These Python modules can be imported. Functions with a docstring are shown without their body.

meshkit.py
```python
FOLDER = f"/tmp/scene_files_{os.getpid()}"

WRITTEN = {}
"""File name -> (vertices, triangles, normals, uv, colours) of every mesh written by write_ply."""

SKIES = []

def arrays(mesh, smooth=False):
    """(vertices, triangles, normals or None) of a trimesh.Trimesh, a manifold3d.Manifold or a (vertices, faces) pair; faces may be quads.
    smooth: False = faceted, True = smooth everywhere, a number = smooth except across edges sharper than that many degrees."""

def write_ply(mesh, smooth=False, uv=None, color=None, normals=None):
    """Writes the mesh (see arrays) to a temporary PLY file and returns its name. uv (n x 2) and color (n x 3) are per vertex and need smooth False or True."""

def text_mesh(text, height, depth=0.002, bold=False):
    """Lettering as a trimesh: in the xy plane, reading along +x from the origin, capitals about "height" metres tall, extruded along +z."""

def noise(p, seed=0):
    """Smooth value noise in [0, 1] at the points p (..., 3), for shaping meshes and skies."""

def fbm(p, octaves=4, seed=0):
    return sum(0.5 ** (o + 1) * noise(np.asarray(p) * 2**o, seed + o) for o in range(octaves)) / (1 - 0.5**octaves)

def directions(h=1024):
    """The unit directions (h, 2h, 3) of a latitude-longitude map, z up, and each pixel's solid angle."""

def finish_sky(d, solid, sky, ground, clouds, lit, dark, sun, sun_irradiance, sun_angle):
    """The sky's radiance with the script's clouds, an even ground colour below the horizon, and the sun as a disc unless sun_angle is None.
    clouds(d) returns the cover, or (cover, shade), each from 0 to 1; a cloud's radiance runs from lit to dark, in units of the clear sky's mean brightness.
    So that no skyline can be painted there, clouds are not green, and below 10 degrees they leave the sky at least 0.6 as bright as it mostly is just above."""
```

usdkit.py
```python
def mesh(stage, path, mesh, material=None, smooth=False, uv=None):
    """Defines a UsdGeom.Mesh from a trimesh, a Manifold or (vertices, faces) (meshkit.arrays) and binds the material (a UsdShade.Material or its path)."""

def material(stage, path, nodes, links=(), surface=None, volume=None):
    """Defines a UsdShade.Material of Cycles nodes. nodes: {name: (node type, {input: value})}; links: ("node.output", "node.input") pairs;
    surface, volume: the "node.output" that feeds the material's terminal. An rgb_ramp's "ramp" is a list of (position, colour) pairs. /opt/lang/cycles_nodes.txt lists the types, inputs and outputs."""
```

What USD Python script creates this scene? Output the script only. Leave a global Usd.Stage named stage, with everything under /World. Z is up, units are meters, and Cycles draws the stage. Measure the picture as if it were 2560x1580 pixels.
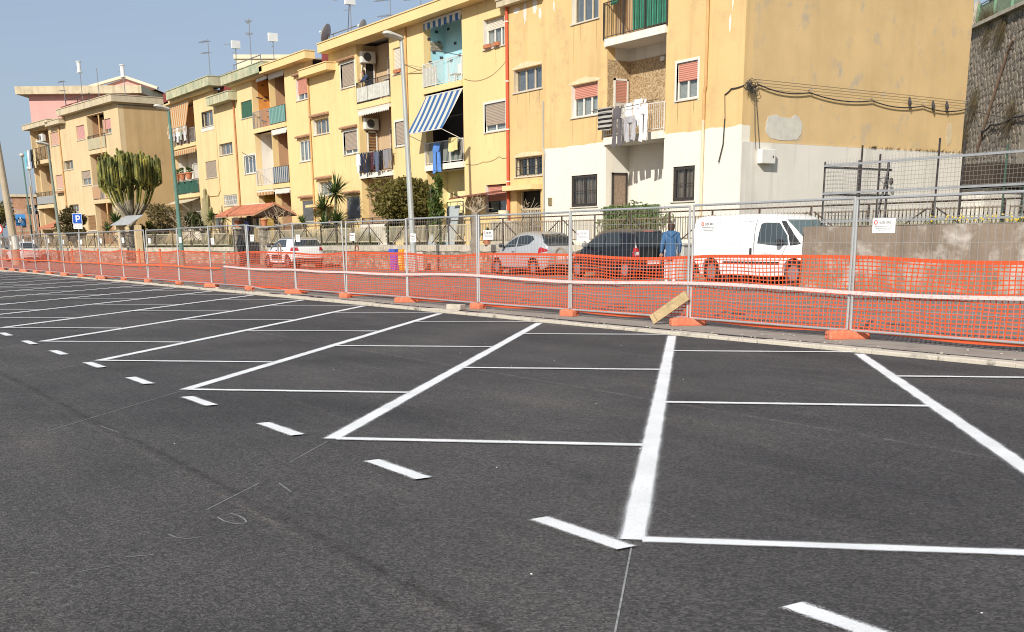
import math, random
import numpy as np, trimesh, usdkit, meshkit
import manifold3d as m3
from shapely.geometry import Polygon, box as sbox
from shapely.ops import unary_union
from pxr import Usd, UsdGeom, UsdLux, UsdShade, Gf, Sdf, Vt

stage = Usd.Stage.CreateInMemory()
UsdGeom.SetStageUpAxis(stage, "Z"); UsdGeom.SetStageMetersPerUnit(stage, 1.0)
W = UsdGeom.Xform.Define(stage, "/World"); stage.SetDefaultPrim(W.GetPrim())
UsdGeom.Scope.Define(stage, "/World/Looks")
PI = math.pi

# ---------------------------------------------------------------- camera
FW = (-0.80919047, 0.53409554, -0.24485247); RT = (0.55280743, 0.83325665, -0.00934375); UP = (-0.19903449, 0.14291714, 0.96951532)
cam = UsdGeom.Camera.Define(stage, "/World/camera")
cam.CreateHorizontalApertureAttr(36.0); cam.CreateVerticalApertureAttr(36.0 * 632 / 1024)
cam.CreateFocalLengthAttr(2750.0 / 2560 * 36)
cam.CreateVerticalApertureOffsetAttr((1295.18 - 790) / 2560 * 36)
cam.CreateExposureAttr(0.0)
cam.AddTransformOp().Set(Gf.Matrix4d(*RT, 0, *UP, 0, -FW[0], -FW[1], -FW[2], 0, 0, 0, 1.5, 1))
# ---------------------------------------------------------------- sky and sun
SUN_AZ, SUN_EL = math.radians(32), math.radians(33)          # the sun stands to the right behind the camera
S = np.array([math.sin(SUN_AZ) * math.cos(SUN_EL), -math.cos(SUN_AZ) * math.cos(SUN_EL), math.sin(SUN_EL)])
dome = UsdLux.DomeLight.Define(stage, "/World/sky")
usdkit.material(stage, "/World/Looks/sky_look", {
    "s": ("sky_texture", {"sky_type": "single_scattering", "sun_disc": False, "sun_elevation": float(SUN_EL), "sun_rotation": float(math.atan2(S[0], S[1])), "air_density": 1.0, "aerosol_density": 2.2, "ozone_density": 1.2}),
    "h": ("mix_color", {"fac": 0.72, "b": (1.78, 2.16, 2.82), "use_clamp": False}),   # thin even high haze over the whole sky
    "b": ("background_shader", {"strength": 0.15})}, [("s.color", "h.a"), ("h.result", "b.color")], surface="b.background")
UsdShade.MaterialBindingAPI.Apply(dome.GetPrim()).Bind(UsdShade.Material.Get(stage, "/World/Looks/sky_look"))
dome.GetPrim().SetCustomDataByKey("kind", "structure")
sun = UsdLux.DistantLight.Define(stage, "/World/sun")
sun.CreateNormalizeAttr(True); sun.CreateIntensityAttr(1.1); sun.CreateAngleAttr(0.5); sun.CreateColorAttr(Gf.Vec3f(1.0, 0.95, 0.87))
zax = S; xax = np.cross([0, 0, 1.0], zax); xax /= np.linalg.norm(xax); yax = np.cross(zax, xax)
sun.AddTransformOp().Set(Gf.Matrix4d(*xax, 0, *yax, 0, *zax, 0, 0, 0, 0, 1))
EXPOSURE = 0.33
cam.GetExposureAttr().Set(EXPOSURE)

# ---------------------------------------------------------------- materials
LOOKS = {}
def pm(name, col, rough=0.7, var=0.12, sc=1.5, bump=0.0, bsc=60.0, spec=0.3, metal=0.0, dirt=None, streak=0.0, extra=None):
    """A principled look: base colour varied by noise in world position, optional dirt colour in blotches, vertical streaks, bump."""
    if name in LOOKS: return LOOKS[name]
    c = np.array(col, float)
    n = {"g": ("geometry", {}), "n": ("noise_texture", {"scale": sc, "detail": 6.0, "roughness": 0.6}),
         "r": ("rgb_ramp", {"ramp": [(0.25, tuple(c * (1 - var))), (0.75, tuple(np.minimum(c * (1 + var), 0.95)))]}),
         "p": ("principled_bsdf", {"roughness": rough, "specular_ior_level": spec, "metallic": metal})}
    l = [("g.position", "n.vector"), ("n.fac", "r.fac")]
    out = "r.color"
    if streak:
        n["sm"] = ("mapping", {"mapping_type": "point", "scale": (2.2, 2.2, 0.10)})
        n["sn"] = ("noise_texture", {"scale": 1.0, "detail": 5.0, "roughness": 0.65})
        n["sr"] = ("rgb_ramp", {"ramp": [(0.5, (1, 1, 1)), (0.78, (1 - streak, 1 - streak * 1.05, 1 - streak * 1.1))]})
        n["sx"] = ("mix_color", {"blend_type": "multiply", "fac": 1.0})
        l += [("g.position", "sm.vector"), ("sm.vector", "sn.vector"), ("sn.fac", "sr.fac"), (out, "sx.a"), ("sr.color", "sx.b")]; out = "sx.result"
    if dirt is not None:
        dcol, dsc, lo, hi = dirt
        n["dn"] = ("noise_texture", {"scale": dsc, "detail": 8.0, "roughness": 0.7})
        n["dr"] = ("rgb_ramp", {"ramp": [(lo, (0, 0, 0)), (hi, (1, 1, 1))]})
        n["dx"] = ("mix_color", {"b": dcol})
        l += [("g.position", "dn.vector"), ("dn.fac", "dr.fac"), ("dr.color", "dx.fac"), (out, "dx.a")]; out = "dx.result"
    if extra:
        en, el, out = extra(n, l, out)
    l.append((out, "p.base_color"))
    if bump:
        n["bn"] = ("noise_texture", {"scale": bsc, "detail": 5.0, "roughness": 0.6})
        n["b"] = ("bump", {"strength": min(1.0, bump), "distance": 0.02})
        l += [("g.position", "bn.vector"), ("bn.fac", "b.height"), ("b.normal", "p.normal")]
    LOOKS[name] = usdkit.material(stage, f"/World/Looks/{name}", n, l, surface="p.BSDF")
    return LOOKS[name]

def leafmat(name, col, col2, trans=0.3, sc=2.0):
    if name in LOOKS: return LOOKS[name]
    n = {"g": ("geometry", {}), "n": ("noise_texture", {"scale": sc, "detail": 3.0}), "r": ("rgb_ramp", {"ramp": [(0.3, col), (0.7, col2)]}),
         "w": ("white_noise_texture", {"dimensions": "1D"}), "wr": ("rgb_ramp", {"ramp": [(0, (0.72, 0.72, 0.72)), (1, (1.25, 1.25, 1.25))]}),
         "x": ("mix_color", {"blend_type": "multiply", "fac": 1.0, "use_clamp": False}),
         "p": ("principled_bsdf", {"roughness": 0.5, "specular_ior_level": 0.3}), "t": ("translucent_bsdf", {}), "m": ("mix_closure", {"fac": trans})}
    l = [("g.position", "n.vector"), ("n.fac", "r.fac"), ("g.random_per_island", "w.w"), ("w.value", "wr.fac"), ("r.color", "x.a"), ("wr.color", "x.b"), ("x.result", "p.base_color"), ("x.result", "t.color"), ("p.BSDF", "m.closure1"), ("t.BSDF", "m.closure2")]
    LOOKS[name] = usdkit.material(stage, f"/World/Looks/{name}", n, l, surface="m.closure")
    return LOOKS[name]

def glassmat(name, tint=(0.55, 0.6, 0.62), refl=1.5):
    """Window pane: clear glass that lets the light through and mirrors by fresnel."""
    if name in LOOKS: return LOOKS[name]
    n = {"lw": ("layer_weight", {"blend": 0.5}), "pw": ("math", {"math_type": "power", "value2": 3.0}), "f": ("math", {"math_type": "multiply_add", "value2": 0.85, "value3": 0.05}), "t": ("transparent_bsdf", {"color": tint}), "g": ("glossy_bsdf", {"roughness": 0.02, "color": (0.9, 0.9, 0.9)}), "m": ("mix_closure", {})}
    l = [("lw.facing", "pw.value1"), ("pw.value", "f.value1"), ("f.value", "m.fac"), ("t.BSDF", "m.closure1"), ("g.BSDF", "m.closure2")]
    LOOKS[name] = usdkit.material(stage, f"/World/Looks/{name}", n, l, surface="m.closure")
    return LOOKS[name]

# ---------------------------------------------------------------- mesh and prim helpers
_names = {}
def unique(parent, name):
    k = (parent, name); i = _names.get(k, -1) + 1; _names[k] = i
    return f"{parent}/{name}" + (f"_{i:03d}" if i else "")
ORG = {}
def tag(p, label=None, cat=None, group=None, kind=None):
    for k, v in (("label", label), ("category", cat), ("group", group), ("kind", kind)):
        if v: p.SetCustomDataByKey(k, v)
    return p
def thing(name, label, cat, loc=(0, 0, 0), rz=0.0, group=None, kind=None, local=False):
    """An Xform at the thing's base; parts are given in world coordinates, or in the thing's own if local."""
    path = unique("/World", name); x = UsdGeom.Xform.Define(stage, path); x.AddTranslateOp().Set(Gf.Vec3d(*map(float, loc)))
    if rz: x.AddRotateZOp().Set(float(rz))
    ORG[path] = np.zeros(3) if local else np.array(loc, float)
    tag(x.GetPrim(), label, cat, group, kind); return path
def dup(src, loc, rz=0.0, label=None, group=None):
    was = stage.GetPrimAtPath(src).GetCustomData(); base = src.split("/")[-1]
    if base[-4:-3] == "_" and base[-3:].isdigit(): base = base[:-4]
    path = unique("/World", base); x = UsdGeom.Xform.Define(stage, path); p = x.GetPrim()
    p.GetReferences().AddInternalReference(src)
    x.ClearXformOpOrder(); x.AddTranslateOp().Set(Gf.Vec3d(*map(float, loc))); x.AddRotateZOp().Set(float(rz))
    tag(p, label or was.get("label"), was.get("category"), group or was.get("group")); p.SetInstanceable(True); return path
class MB:
    def __init__(s): s.v, s.f, s.n = [], [], 0
    def raw(s, v, f):
        v = np.asarray(v, float); f = np.asarray(f, int)
        if f.shape[1] == 4: f = np.vstack([f[:, [0, 1, 2]], f[:, [0, 2, 3]]])
        s.v.append(v); s.f.append(f + s.n); s.n += len(v); return s
    def add(s, m, T=None):
        if hasattr(m, "to_mesh"):
            q = m.to_mesh(); v, f = q.vert_properties[:, :3], q.tri_verts
        else: v, f = np.array(m.vertices), np.array(m.faces)
        if T is not None: v = trimesh.transform_points(v, T)
        return s.raw(v, f)
    def box(s, x0, x1, y0, y1, z0, z1):
        v = [(x, y, z) for z in (z0, z1) for y in (y0, y1) for x in (x0, x1)]
        return s.raw(v, [(0, 2, 3, 1), (4, 5, 7, 6), (0, 1, 5, 4), (2, 6, 7, 3), (0, 4, 6, 2), (1, 3, 7, 5)])
    def obox(s, c, ax, sx, sy, sz):
        """box centred at c, its x axis along ax (3D direction), sizes"""
        a = np.array(ax, float); a /= np.linalg.norm(a); b = np.cross([0, 0, 1.0], a) if abs(a[2]) < 0.95 else np.array([0, 1.0, 0]); b /= np.linalg.norm(b); d = np.cross(a, b)
        v = [np.array(c) + a * sx * i / 2 + b * sy * j / 2 + d * sz * k / 2 for k in (-1, 1) for j in (-1, 1) for i in (-1, 1)]
        return s.raw(v, [(0, 2, 3, 1), (4, 5, 7, 6), (0, 1, 5, 4), (2, 6, 7, 3), (0, 4, 6, 2), (1, 3, 7, 5)])
    def bar(s, a, b, w, h=None):
        a, b = np.array(a, float), np.array(b, float); return s.obox((a + b) / 2, b - a, np.linalg.norm(b - a), w, h or w)
    def tube(s, pts, r, n=6, cap=True):
        p = np.asarray(pts, float); r = np.broadcast_to(np.asarray(r, float), (len(p),))
        t = np.gradient(p, axis=0); t /= np.linalg.norm(t, axis=1, keepdims=True) + 1e-12
        ref = np.array([0, 0, 1.0]) if np.abs(t[:, 2]).mean() < 0.9 else np.array([1.0, 0, 0])
        a = np.cross(t, ref); a /= np.linalg.norm(a, axis=1, keepdims=True) + 1e-12; b = np.cross(t, a)
        g = np.arange(n) * 2 * PI / n
        v = (p[:, None] + r[:, None, None] * (np.cos(g)[None, :, None] * a[:, None] + np.sin(g)[None, :, None] * b[:, None])).reshape(-1, 3)
        f = []
        for i in range(len(p) - 1):
            for j in range(n): k = (j + 1) % n; f.append((i * n + j, i * n + k, (i + 1) * n + k, (i + 1) * n + j))
        s.raw(v, f)
        if cap:
            for e in (0, len(p) - 1):
                c = np.vstack([v[e * n:(e + 1) * n], p[e]]); s.raw(c, [(j, (j + 1) % n, n) if e else ((j + 1) % n, j, n) for j in range(n)])
        return s
    def prism(s, poly, d0, d1, axis="y"):
        """extrude a 2D polygon (list or shapely) from d0 to d1 along an axis; polygon coordinates are the other two axes in order"""
        g = poly if hasattr(poly, "geom_type") else Polygon(poly)
        for q in getattr(g, "geoms", [g]):
            m = trimesh.creation.extrude_polygon(q, 1.0, engine="earcut"); v = np.array(m.vertices); e = d0 + v[:, 2] * (d1 - d0)
            o = {"y": (v[:, 0], e, v[:, 1]), "x": (e, v[:, 0], v[:, 1]), "z": (v[:, 0], v[:, 1], e)}[axis]
            s.raw(np.stack(o, 1), m.faces)
        return s
    def quad(s, a, b, c, d): return s.raw([a, b, c, d], [(0, 1, 2, 3)])
    def build(s, name, mat, parent, smooth=False, label=None, kind=None, uv=None):
        top = "/".join(parent.split("/")[:3]); o = ORG.get(top, np.zeros(3))
        path = unique(parent, name); v = np.vstack(s.v) - o; f = np.vstack(s.f)
        usdkit.mesh(stage, path, (v, f), mat, smooth=smooth, uv=uv)
        if label or kind: tag(stage.GetPrimAtPath(path), label, kind=kind)
        return path
def single(name, mb, mat, label, cat, group=None, kind=None, smooth=False):
    """a thing that is one mesh"""
    path = unique("/World", name); usdkit.mesh(stage, path, (np.vstack(mb.v), np.vstack(mb.f)), mat, smooth=smooth)
    tag(stage.GetPrimAtPath(path), label, cat, group, kind); return path
def wall_rects(x0, x1, z0, z1, holes):
    """the rectangles left of a wall when the holes (x0,x1,z0,z1) are cut out"""
    xs = sorted({x0, x1, *[min(max(h[i], x0), x1) for h in holes for i in (0, 1)]}); out = []
    for a, b in zip(xs, xs[1:]):
        if b - a < 1e-6: continue
        m = (a + b) / 2; hs = sorted([(max(h[2], z0), min(h[3], z1)) for h in holes if h[0] < m < h[1]]); z = z0
        for p, q in hs:
            if p > z + 1e-6: out.append((a, b, z, p))
            z = max(z, q)
        if z < z1 - 1e-6: out.append((a, b, z, z1))
    return out
def ico(c, r, sub=1, sq=(1, 1, 1)):
    m = trimesh.creation.icosphere(sub, 1.0); m.vertices = m.vertices * np.array(sq) * r + np.array(c); return m
def hullsph(pts, n=12):
    """hull of spheres (x,y,z,r)"""
    return m3.Manifold.batch_hull([m3.Manifold.sphere(p[3], n).translate([p[0], p[1], p[2]]) for p in pts])
def rbox(x0, x1, y0, y1, z0, z1, r, n=8):
    return hullsph([(x, y, z, r) for x in (x0 + r, x1 - r) for y in (y0 + r, y1 - r) for z in (z0 + r, z1 - r)], n)
# ================================================================ SETTING
def asphalt_extra(n, l, out):
    # paving seams and faint wheel sweeps along the lot, as wear of the surface itself
    n["sep"] = ("separate_xyz", {}); l.append(("g.position", "sep.vector"))
    n["wob"] = ("noise_texture", {"scale": 0.35, "detail": 4.0}); l.append(("g.position", "wob.vector"))
    n["yy"] = ("math", {"math_type": "multiply_add", "value2": 0.16, "value3": 0.0}); l.append(("wob.fac", "yy.value1"))
    n["ya"] = ("math", {"math_type": "add"}); l += [("sep.y", "ya.value1"), ("yy.value", "ya.value2")]
    cur = out
    for i, (yc, w, gain) in enumerate(((7.03, 0.05, 2.3), (2.31, 0.05, 0.62), (2.21, 0.04, 1.7), (9.7, 0.04, 1.6), (4.85, 0.04, 1.5), (-1.6, 0.08, 1.4))):
        n[f"d{i}"] = ("math", {"math_type": "subtract", "value2": yc}); l.append(("ya.value", f"d{i}.value1"))
        n[f"a{i}"] = ("math", {"math_type": "absolute"}); l.append((f"d{i}.value", f"a{i}.value1"))
        n[f"m{i}"] = ("map_range", {"from_min": w, "from_max": 0.0, "to_min": 0.0, "to_max": 1.0, "clamp": True}); l.append((f"a{i}.value", f"m{i}.value"))
        n[f"bn{i}"] = ("noise_texture", {"scale": 5.0, "detail": 5.0}); l.append(("g.position", f"bn{i}.vector"))
        n[f"br{i}"] = ("map_range", {"from_min": 0.35, "from_max": 0.65, "to_min": 0.0, "to_max": 1.0, "clamp": True}); l.append((f"bn{i}.fac", f"br{i}.value"))
        n[f"mm{i}"] = ("math", {"math_type": "multiply"}); l += [(f"m{i}.result", f"mm{i}.value1"), (f"br{i}.result", f"mm{i}.value2")]
        n[f"c{i}"] = ("mix_color", {"b": tuple(np.array((0.062, 0.056, 0.05)) * gain)}); l += [(f"mm{i}.value", f"c{i}.fac"), (cur, f"c{i}.a")]; cur = f"c{i}.result"
    # long soft smears across the lot
    n["smm"] = ("mapping", {"mapping_type": "point", "rotation": (0, 0, 0.35), "scale": (0.16, 1.5, 1.0)}); l.append(("g.position", "smm.vector"))
    n["smn"] = ("noise_texture", {"scale": 1.0, "detail": 6.0, "roughness": 0.6}); l.append(("smm.vector", "smn.vector"))
    n["smr"] = ("rgb_ramp", {"ramp": [(0.3, (0.84, 0.84, 0.86)), (0.55, (1, 1, 1)), (0.74, (1.22, 1.18, 1.12))]}); l.append(("smn.fac", "smr.fac"))
    n["smx"] = ("mix_color", {"blend_type": "multiply", "fac": 1.0, "use_clamp": False}); l += [(cur, "smx.a"), ("smr.color", "smx.b")]
    # broad tonal patches and pale dust, roller lanes along the lot
    n["bp"] = ("noise_texture", {"scale": 0.28, "detail": 5.0, "roughness": 0.55, "distortion": 0.6}); n["bpr"] = ("rgb_ramp", {"ramp": [(0.32, (0.76, 0.76, 0.77)), (0.5, (1, 1, 1)), (0.68, (1.26, 1.23, 1.19))]}); n["bpx"] = ("mix_color", {"blend_type": "multiply", "fac": 1.0, "use_clamp": False}); l += [("g.position", "bp.vector"), ("bp.fac", "bpr.fac"), ("smx.result", "bpx.a"), ("bpr.color", "bpx.b")]
    n["dm"] = ("mapping", {"mapping_type": "point", "rotation": (0, 0, -0.75), "scale": (0.5, 2.6, 1.0)}); n["dn1"] = ("noise_texture", {"scale": 1.0, "detail": 9.0, "roughness": 0.72, "distortion": 0.8}); n["dr1"] = ("map_range", {"from_min": 0.56, "from_max": 0.78, "to_min": 0.0, "to_max": 0.5, "clamp": True}); n["dd"] = ("mix_color", {"b": (0.135, 0.125, 0.112)}); l += [("g.position", "dm.vector"), ("dm.vector", "dn1.vector"), ("dn1.fac", "dr1.value"), ("dr1.result", "dd.fac"), ("bpx.result", "dd.a")]
    # stone grain
    n["gr"] = ("voronoi_texture", {"scale": 75.0}); l.append(("g.position", "gr.vector"))
    n["grr"] = ("rgb_ramp", {"ramp": [(0.0, (0.4, 0.4, 0.4)), (0.5, (0.93, 0.93, 0.93)), (1.0, (1.95, 1.92, 1.86))]}); l.append(("gr.color", "grr.fac"))
    n["grx"] = ("mix_color", {"blend_type": "multiply", "fac": 0.9, "use_clamp": False}); l += [("dd.result", "grx.a"), ("grr.color", "grx.b")]
    return n, l, "grx.result"
ASPH = pm("fresh_asphalt", (0.073, 0.0695, 0.0675), rough=0.85, var=0.14, sc=0.7, bump=0.8, bsc=70, spec=0.25, extra=asphalt_extra)
def paintmat(name):
    """sprayed road paint: solid in the middle, breaking into specks of overspray at its edges (uv = half width, distance from the middle line)"""
    n = {"g": ("geometry", {}), "t": ("texture_coordinate", {}), "s": ("separate_xyz", {}), "a": ("math", {"math_type": "absolute"}), "d": ("math", {"math_type": "subtract"}),
         "e": ("map_range", {"from_min": -0.012, "from_max": 0.045, "to_min": 0.0, "to_max": 1.0, "clamp": True}), "ep": ("math", {"math_type": "power", "value2": 0.42}),
         "n": ("noise_texture", {"scale": 190.0, "detail": 3.0, "roughness": 0.75}), "nm": ("map_range", {"from_min": 0.30, "from_max": 0.70, "to_min": 0.0, "to_max": 1.0, "clamp": True}), "n2": ("noise_texture", {"scale": 5.0, "detail": 5.0}), "q": ("math", {"math_type": "multiply_add", "value2": 0.35, "value3": -0.17}), "ns": ("math", {"math_type": "add"}),
         "k": ("math", {"math_type": "less_than"}), "w": ("noise_texture", {"scale": 60.0, "detail": 5.0, "roughness": 0.7}), "wr": ("rgb_ramp", {"ramp": [(0.3, (0.52, 0.52, 0.51)), (0.42, (0.79, 0.79, 0.78)), (0.7, (0.84, 0.84, 0.83))]}), "big": ("noise_texture", {"scale": 2.2, "detail": 5.0}), "br": ("rgb_ramp", {"ramp": [(0.35, (0.88, 0.88, 0.87)), (0.65, (1, 1, 1))]}), "mx": ("mix_color", {"blend_type": "multiply", "fac": 1.0}),
         "bn": ("noise_texture", {"scale": 110.0, "detail": 4.0}), "b": ("bump", {"strength": 0.4, "distance": 0.02}), "p": ("principled_bsdf", {"roughness": 0.6, "specular_ior_level": 0.3}), "tr": ("transparent_bsdf", {}), "m": ("mix_closure", {})}
    l = [("t.UV", "s.vector"), ("s.y", "a.value1"), ("a.value", "d.value1"), ("s.x", "d.value2"), ("d.value", "e.value"), ("e.result", "ep.value1"), ("g.position", "n.vector"), ("n.fac", "nm.value"), ("g.position", "n2.vector"), ("n2.fac", "q.value1"), ("nm.result", "ns.value1"), ("q.value", "ns.value2"), ("ep.value", "k.value1"), ("ns.value", "k.value2"),
         ("g.position", "w.vector"), ("w.fac", "wr.fac"), ("g.position", "big.vector"), ("big.fac", "br.fac"), ("wr.color", "mx.a"), ("br.color", "mx.b"), ("mx.result", "p.base_color"), ("g.position", "bn.vector"), ("bn.fac", "b.height"), ("b.normal", "p.normal"), ("k.value", "m.fac"), ("tr.BSDF", "m.closure1"), ("p.BSDF", "m.closure2")]
    return usdkit.material(stage, f"/World/Looks/{name}", n, l, surface="m.closure")
PAINT = paintmat("road_paint")
CHALK = pm("chalk", (0.24, 0.24, 0.235), rough=0.9, var=0.5, sc=20)
STREET = pm("street_asphalt", (0.19, 0.165, 0.145), rough=0.85, var=0.18, sc=0.9, bump=0.4, bsc=50, dirt=((0.24, 0.21, 0.18), 0.5, 0.5, 0.75))
PAVE = pm("pavement_concrete", (0.27, 0.245, 0.21), rough=0.9, var=0.16, sc=2.5, bump=0.4, bsc=40, dirt=((0.12, 0.11, 0.1), 3.0, 0.55, 0.75))
KERB = pm("kerb_stone", (0.52, 0.47, 0.385), rough=0.85, var=0.18, sc=3, bump=0.4, bsc=30, dirt=((0.16, 0.145, 0.12), 3.0, 0.52, 0.68))
TAR = pm("tar_joint", (0.035, 0.034, 0.034), rough=0.8, var=0.3, sc=8, bump=0.6, bsc=30)
SOIL = pm("garden_soil", (0.16, 0.13, 0.085), rough=0.95, var=0.3, sc=1.2, dirt=((0.09, 0.12, 0.03), 0.9, 0.45, 0.6), bump=0.6, bsc=8)

def sheet(name, poly, z, mat, parent=None, label=None):
    mb = MB(); q = np.array(poly, float)
    if q.shape[1] == 2: q = np.c_[q, np.full(len(q), z)]
    if len(q) == 4: mb.raw(q, [(0, 1, 2), (0, 2, 3)])
    else: mb.prism([tuple(p[:2]) for p in q], z - 0.004, z, "z")
    if parent: return mb.build(name, mat, parent)
    p = single(name, mb, mat, label, None, kind="structure"); return p
sheet("ground", [(-900, -900), (900, -900), (900, 900), (-900, 900)], -0.06, SOIL)
lot = thing("car_park", None, None, kind="structure")
sheet("asphalt", [(-140, -60), (40, -60), (40, 12.02), (-140, 12.02)], 0.0, ASPH, lot)
P0 = np.array((-4.2053, 3.5172)); U = np.array((-9.1193, 8.3581)); V = np.array((-3.6815, 0.0)); LU = np.linalg.norm(U); u = U / LU; th = np.array((1.6414, 1.74416)); th /= np.linalg.norm(th)
rng = np.random.default_rng(5)
def strip(a, b, w, z=0.004, seg=1, jitter=0.0, mat=PAINT, name="bay_line", enda=None, endb=None):
    """a painted stripe from a to b; its ends may be cut along given directions"""
    a, b = np.array(a, float), np.array(b, float); d = (b - a) / np.linalg.norm(b - a); nrm = np.array((-d[1], d[0]))
    def off(e, s): return nrm * s if e is None else np.array(e) * (s / np.dot(e, nrm))
    mg = 0.045 if mat is PAINT else 0.0; hw = w / 2 + mg
    mb = MB(); n = max(1, seg); L, R, ul, ur = [], [], [], []
    for i in range(n + 1):
        t = i / n; c = a + (b - a) * t; e = enda if i == 0 else endb if i == n else None; j = rng.normal(0, jitter, 2) if 0 < i < n else (0, 0)
        L.append((*(c + off(e, hw)), z)); R.append((*(c + off(e, -hw)), z)); ul.append((w / 2 + j[0], hw)); ur.append((w / 2 + j[0], -hw))
    v = L + R; mb.raw(v, [(i, n + 1 + i, n + 2 + i, i + 1) for i in range(n)]); return mb.build(name, mat, lot, uv=ul + ur)
for k in range(-3, 19):
    b = P0 + k * V
    strip(b, b + U, 0.13, z=0.006, seg=60, jitter=0.0022, enda=th, endb=th)
    for q in (0.0, 4.95, 9.9):
        p = P0 + (k + 1) * V + u * q
        strip(p + th * 0.05, p + th * 2.488 - th * 0.055, 0.10, z=0.010, seg=20, jitter=0.002, enda=u, endb=u)
for i in range(-4, 40):
    x = (-4.46 - 2.045 * i) if i >= 0 else (-2.63 - 2.05 * (i + 1)); y = 3.372 - i * 0.008
    strip((x - 0.375, y), (x + 0.375, y), 0.115, z=0.013, seg=10, jitter=0.0015, name="dash_mark", enda=(0.02, 1), endb=(0.02, 1))
# chalk setting-out lines and scuffs left by the line painters
for k, L in ((-1, 2.0), (0, 2.6), (1, 0.85), (2, 2.5), (3, 1.6), (4, 1.2)):
    b = P0 + k * V - u * 0.09; strip(b, b - u * L, 0.009, z=0.003, seg=14, jitter=0.003, mat=CHALK, name="chalk_line")
def scuff(pts, w=0.009):
    for a, b in zip(pts, pts[1:]): strip(a, b, w, z=0.003, mat=CHALK, name="chalk_mark")
for pts in ([(-6.15, 1.94), (-6.67, 2.46)], [(-5.98, 2.02), (-5.9, 2.04), (-5.82, 2.04), (-5.76, 2.03), (-5.73, 2.02), (-5.71, 1.99), (-5.72, 1.97), (-5.77, 1.945), (-5.83, 1.93), (-5.94, 1.93)], [(-5.72, 1.59), (-5.65, 1.60), (-5.57, 1.64), (-5.57, 1.72)], [(-5.28, 1.03), (-5.29, 1.18)], [(-5.41, 1.28), (-5.37, 1.41)], [(-5.4, 0.84), (-5.36, 0.87)], [(-9.68, 2.19), (-9.21, 2.23)], [(-6.6, 2.56), (-6.29, 2.52)]): scuff(pts)
# pavement, kerb and street (the street stands a little higher than the lot and has a slight cross fall)
kx = [-140, -90, -60, -33, -20, -12, -4, 20]; ky = [11.6, 11.9, 12.05, 12.2, 12.12, 12.02, 12.1, 12.3]
def band(name, y0, y1, z0, z1, mat, seg=1):
    mb = MB()
    for a in range(len(kx) - 1):
        q = [(kx[a], ky[a] + y0, z0), (kx[a + 1], ky[a + 1] + y0, z0), (kx[a + 1], ky[a + 1] + y1, z1), (kx[a], ky[a] + y1, z1)]; mb.quad(*q)
    return single(name, mb, mat, None, None, kind="structure")
kmb = MB(); rk = np.random.default_rng(3)
kpath = thing("kerb", None, None, kind="structure")
x = -70.0
while x < 2:
    L = rk.uniform(0.95, 1.05); y = np.interp(x + L / 2, kx, ky); sl = (np.interp(x + L, kx, ky) - np.interp(x, kx, ky)) / L; j = rk.normal(0, 0.006, 2)
    m = rbox(0, L - 0.012, 0, 0.235, -0.12, 0.045 + j[0], 0.012, 6).rotate([0, 0, math.degrees(math.atan(sl))]).translate([x, y - 0.02 + j[1], 0]); MB().add(m).build("kerb_stone", KERB, kpath); x += L
MB().box(-140, -70, 11.6, 12.15, -0.1, 0.045).build("kerb_run", KERB, kpath)
band("tar_joint", 0.2, 0.40, 0.036, 0.038, TAR); band("pavement", 0.392, 1.45, 0.040, 0.044, PAVE)
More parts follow.
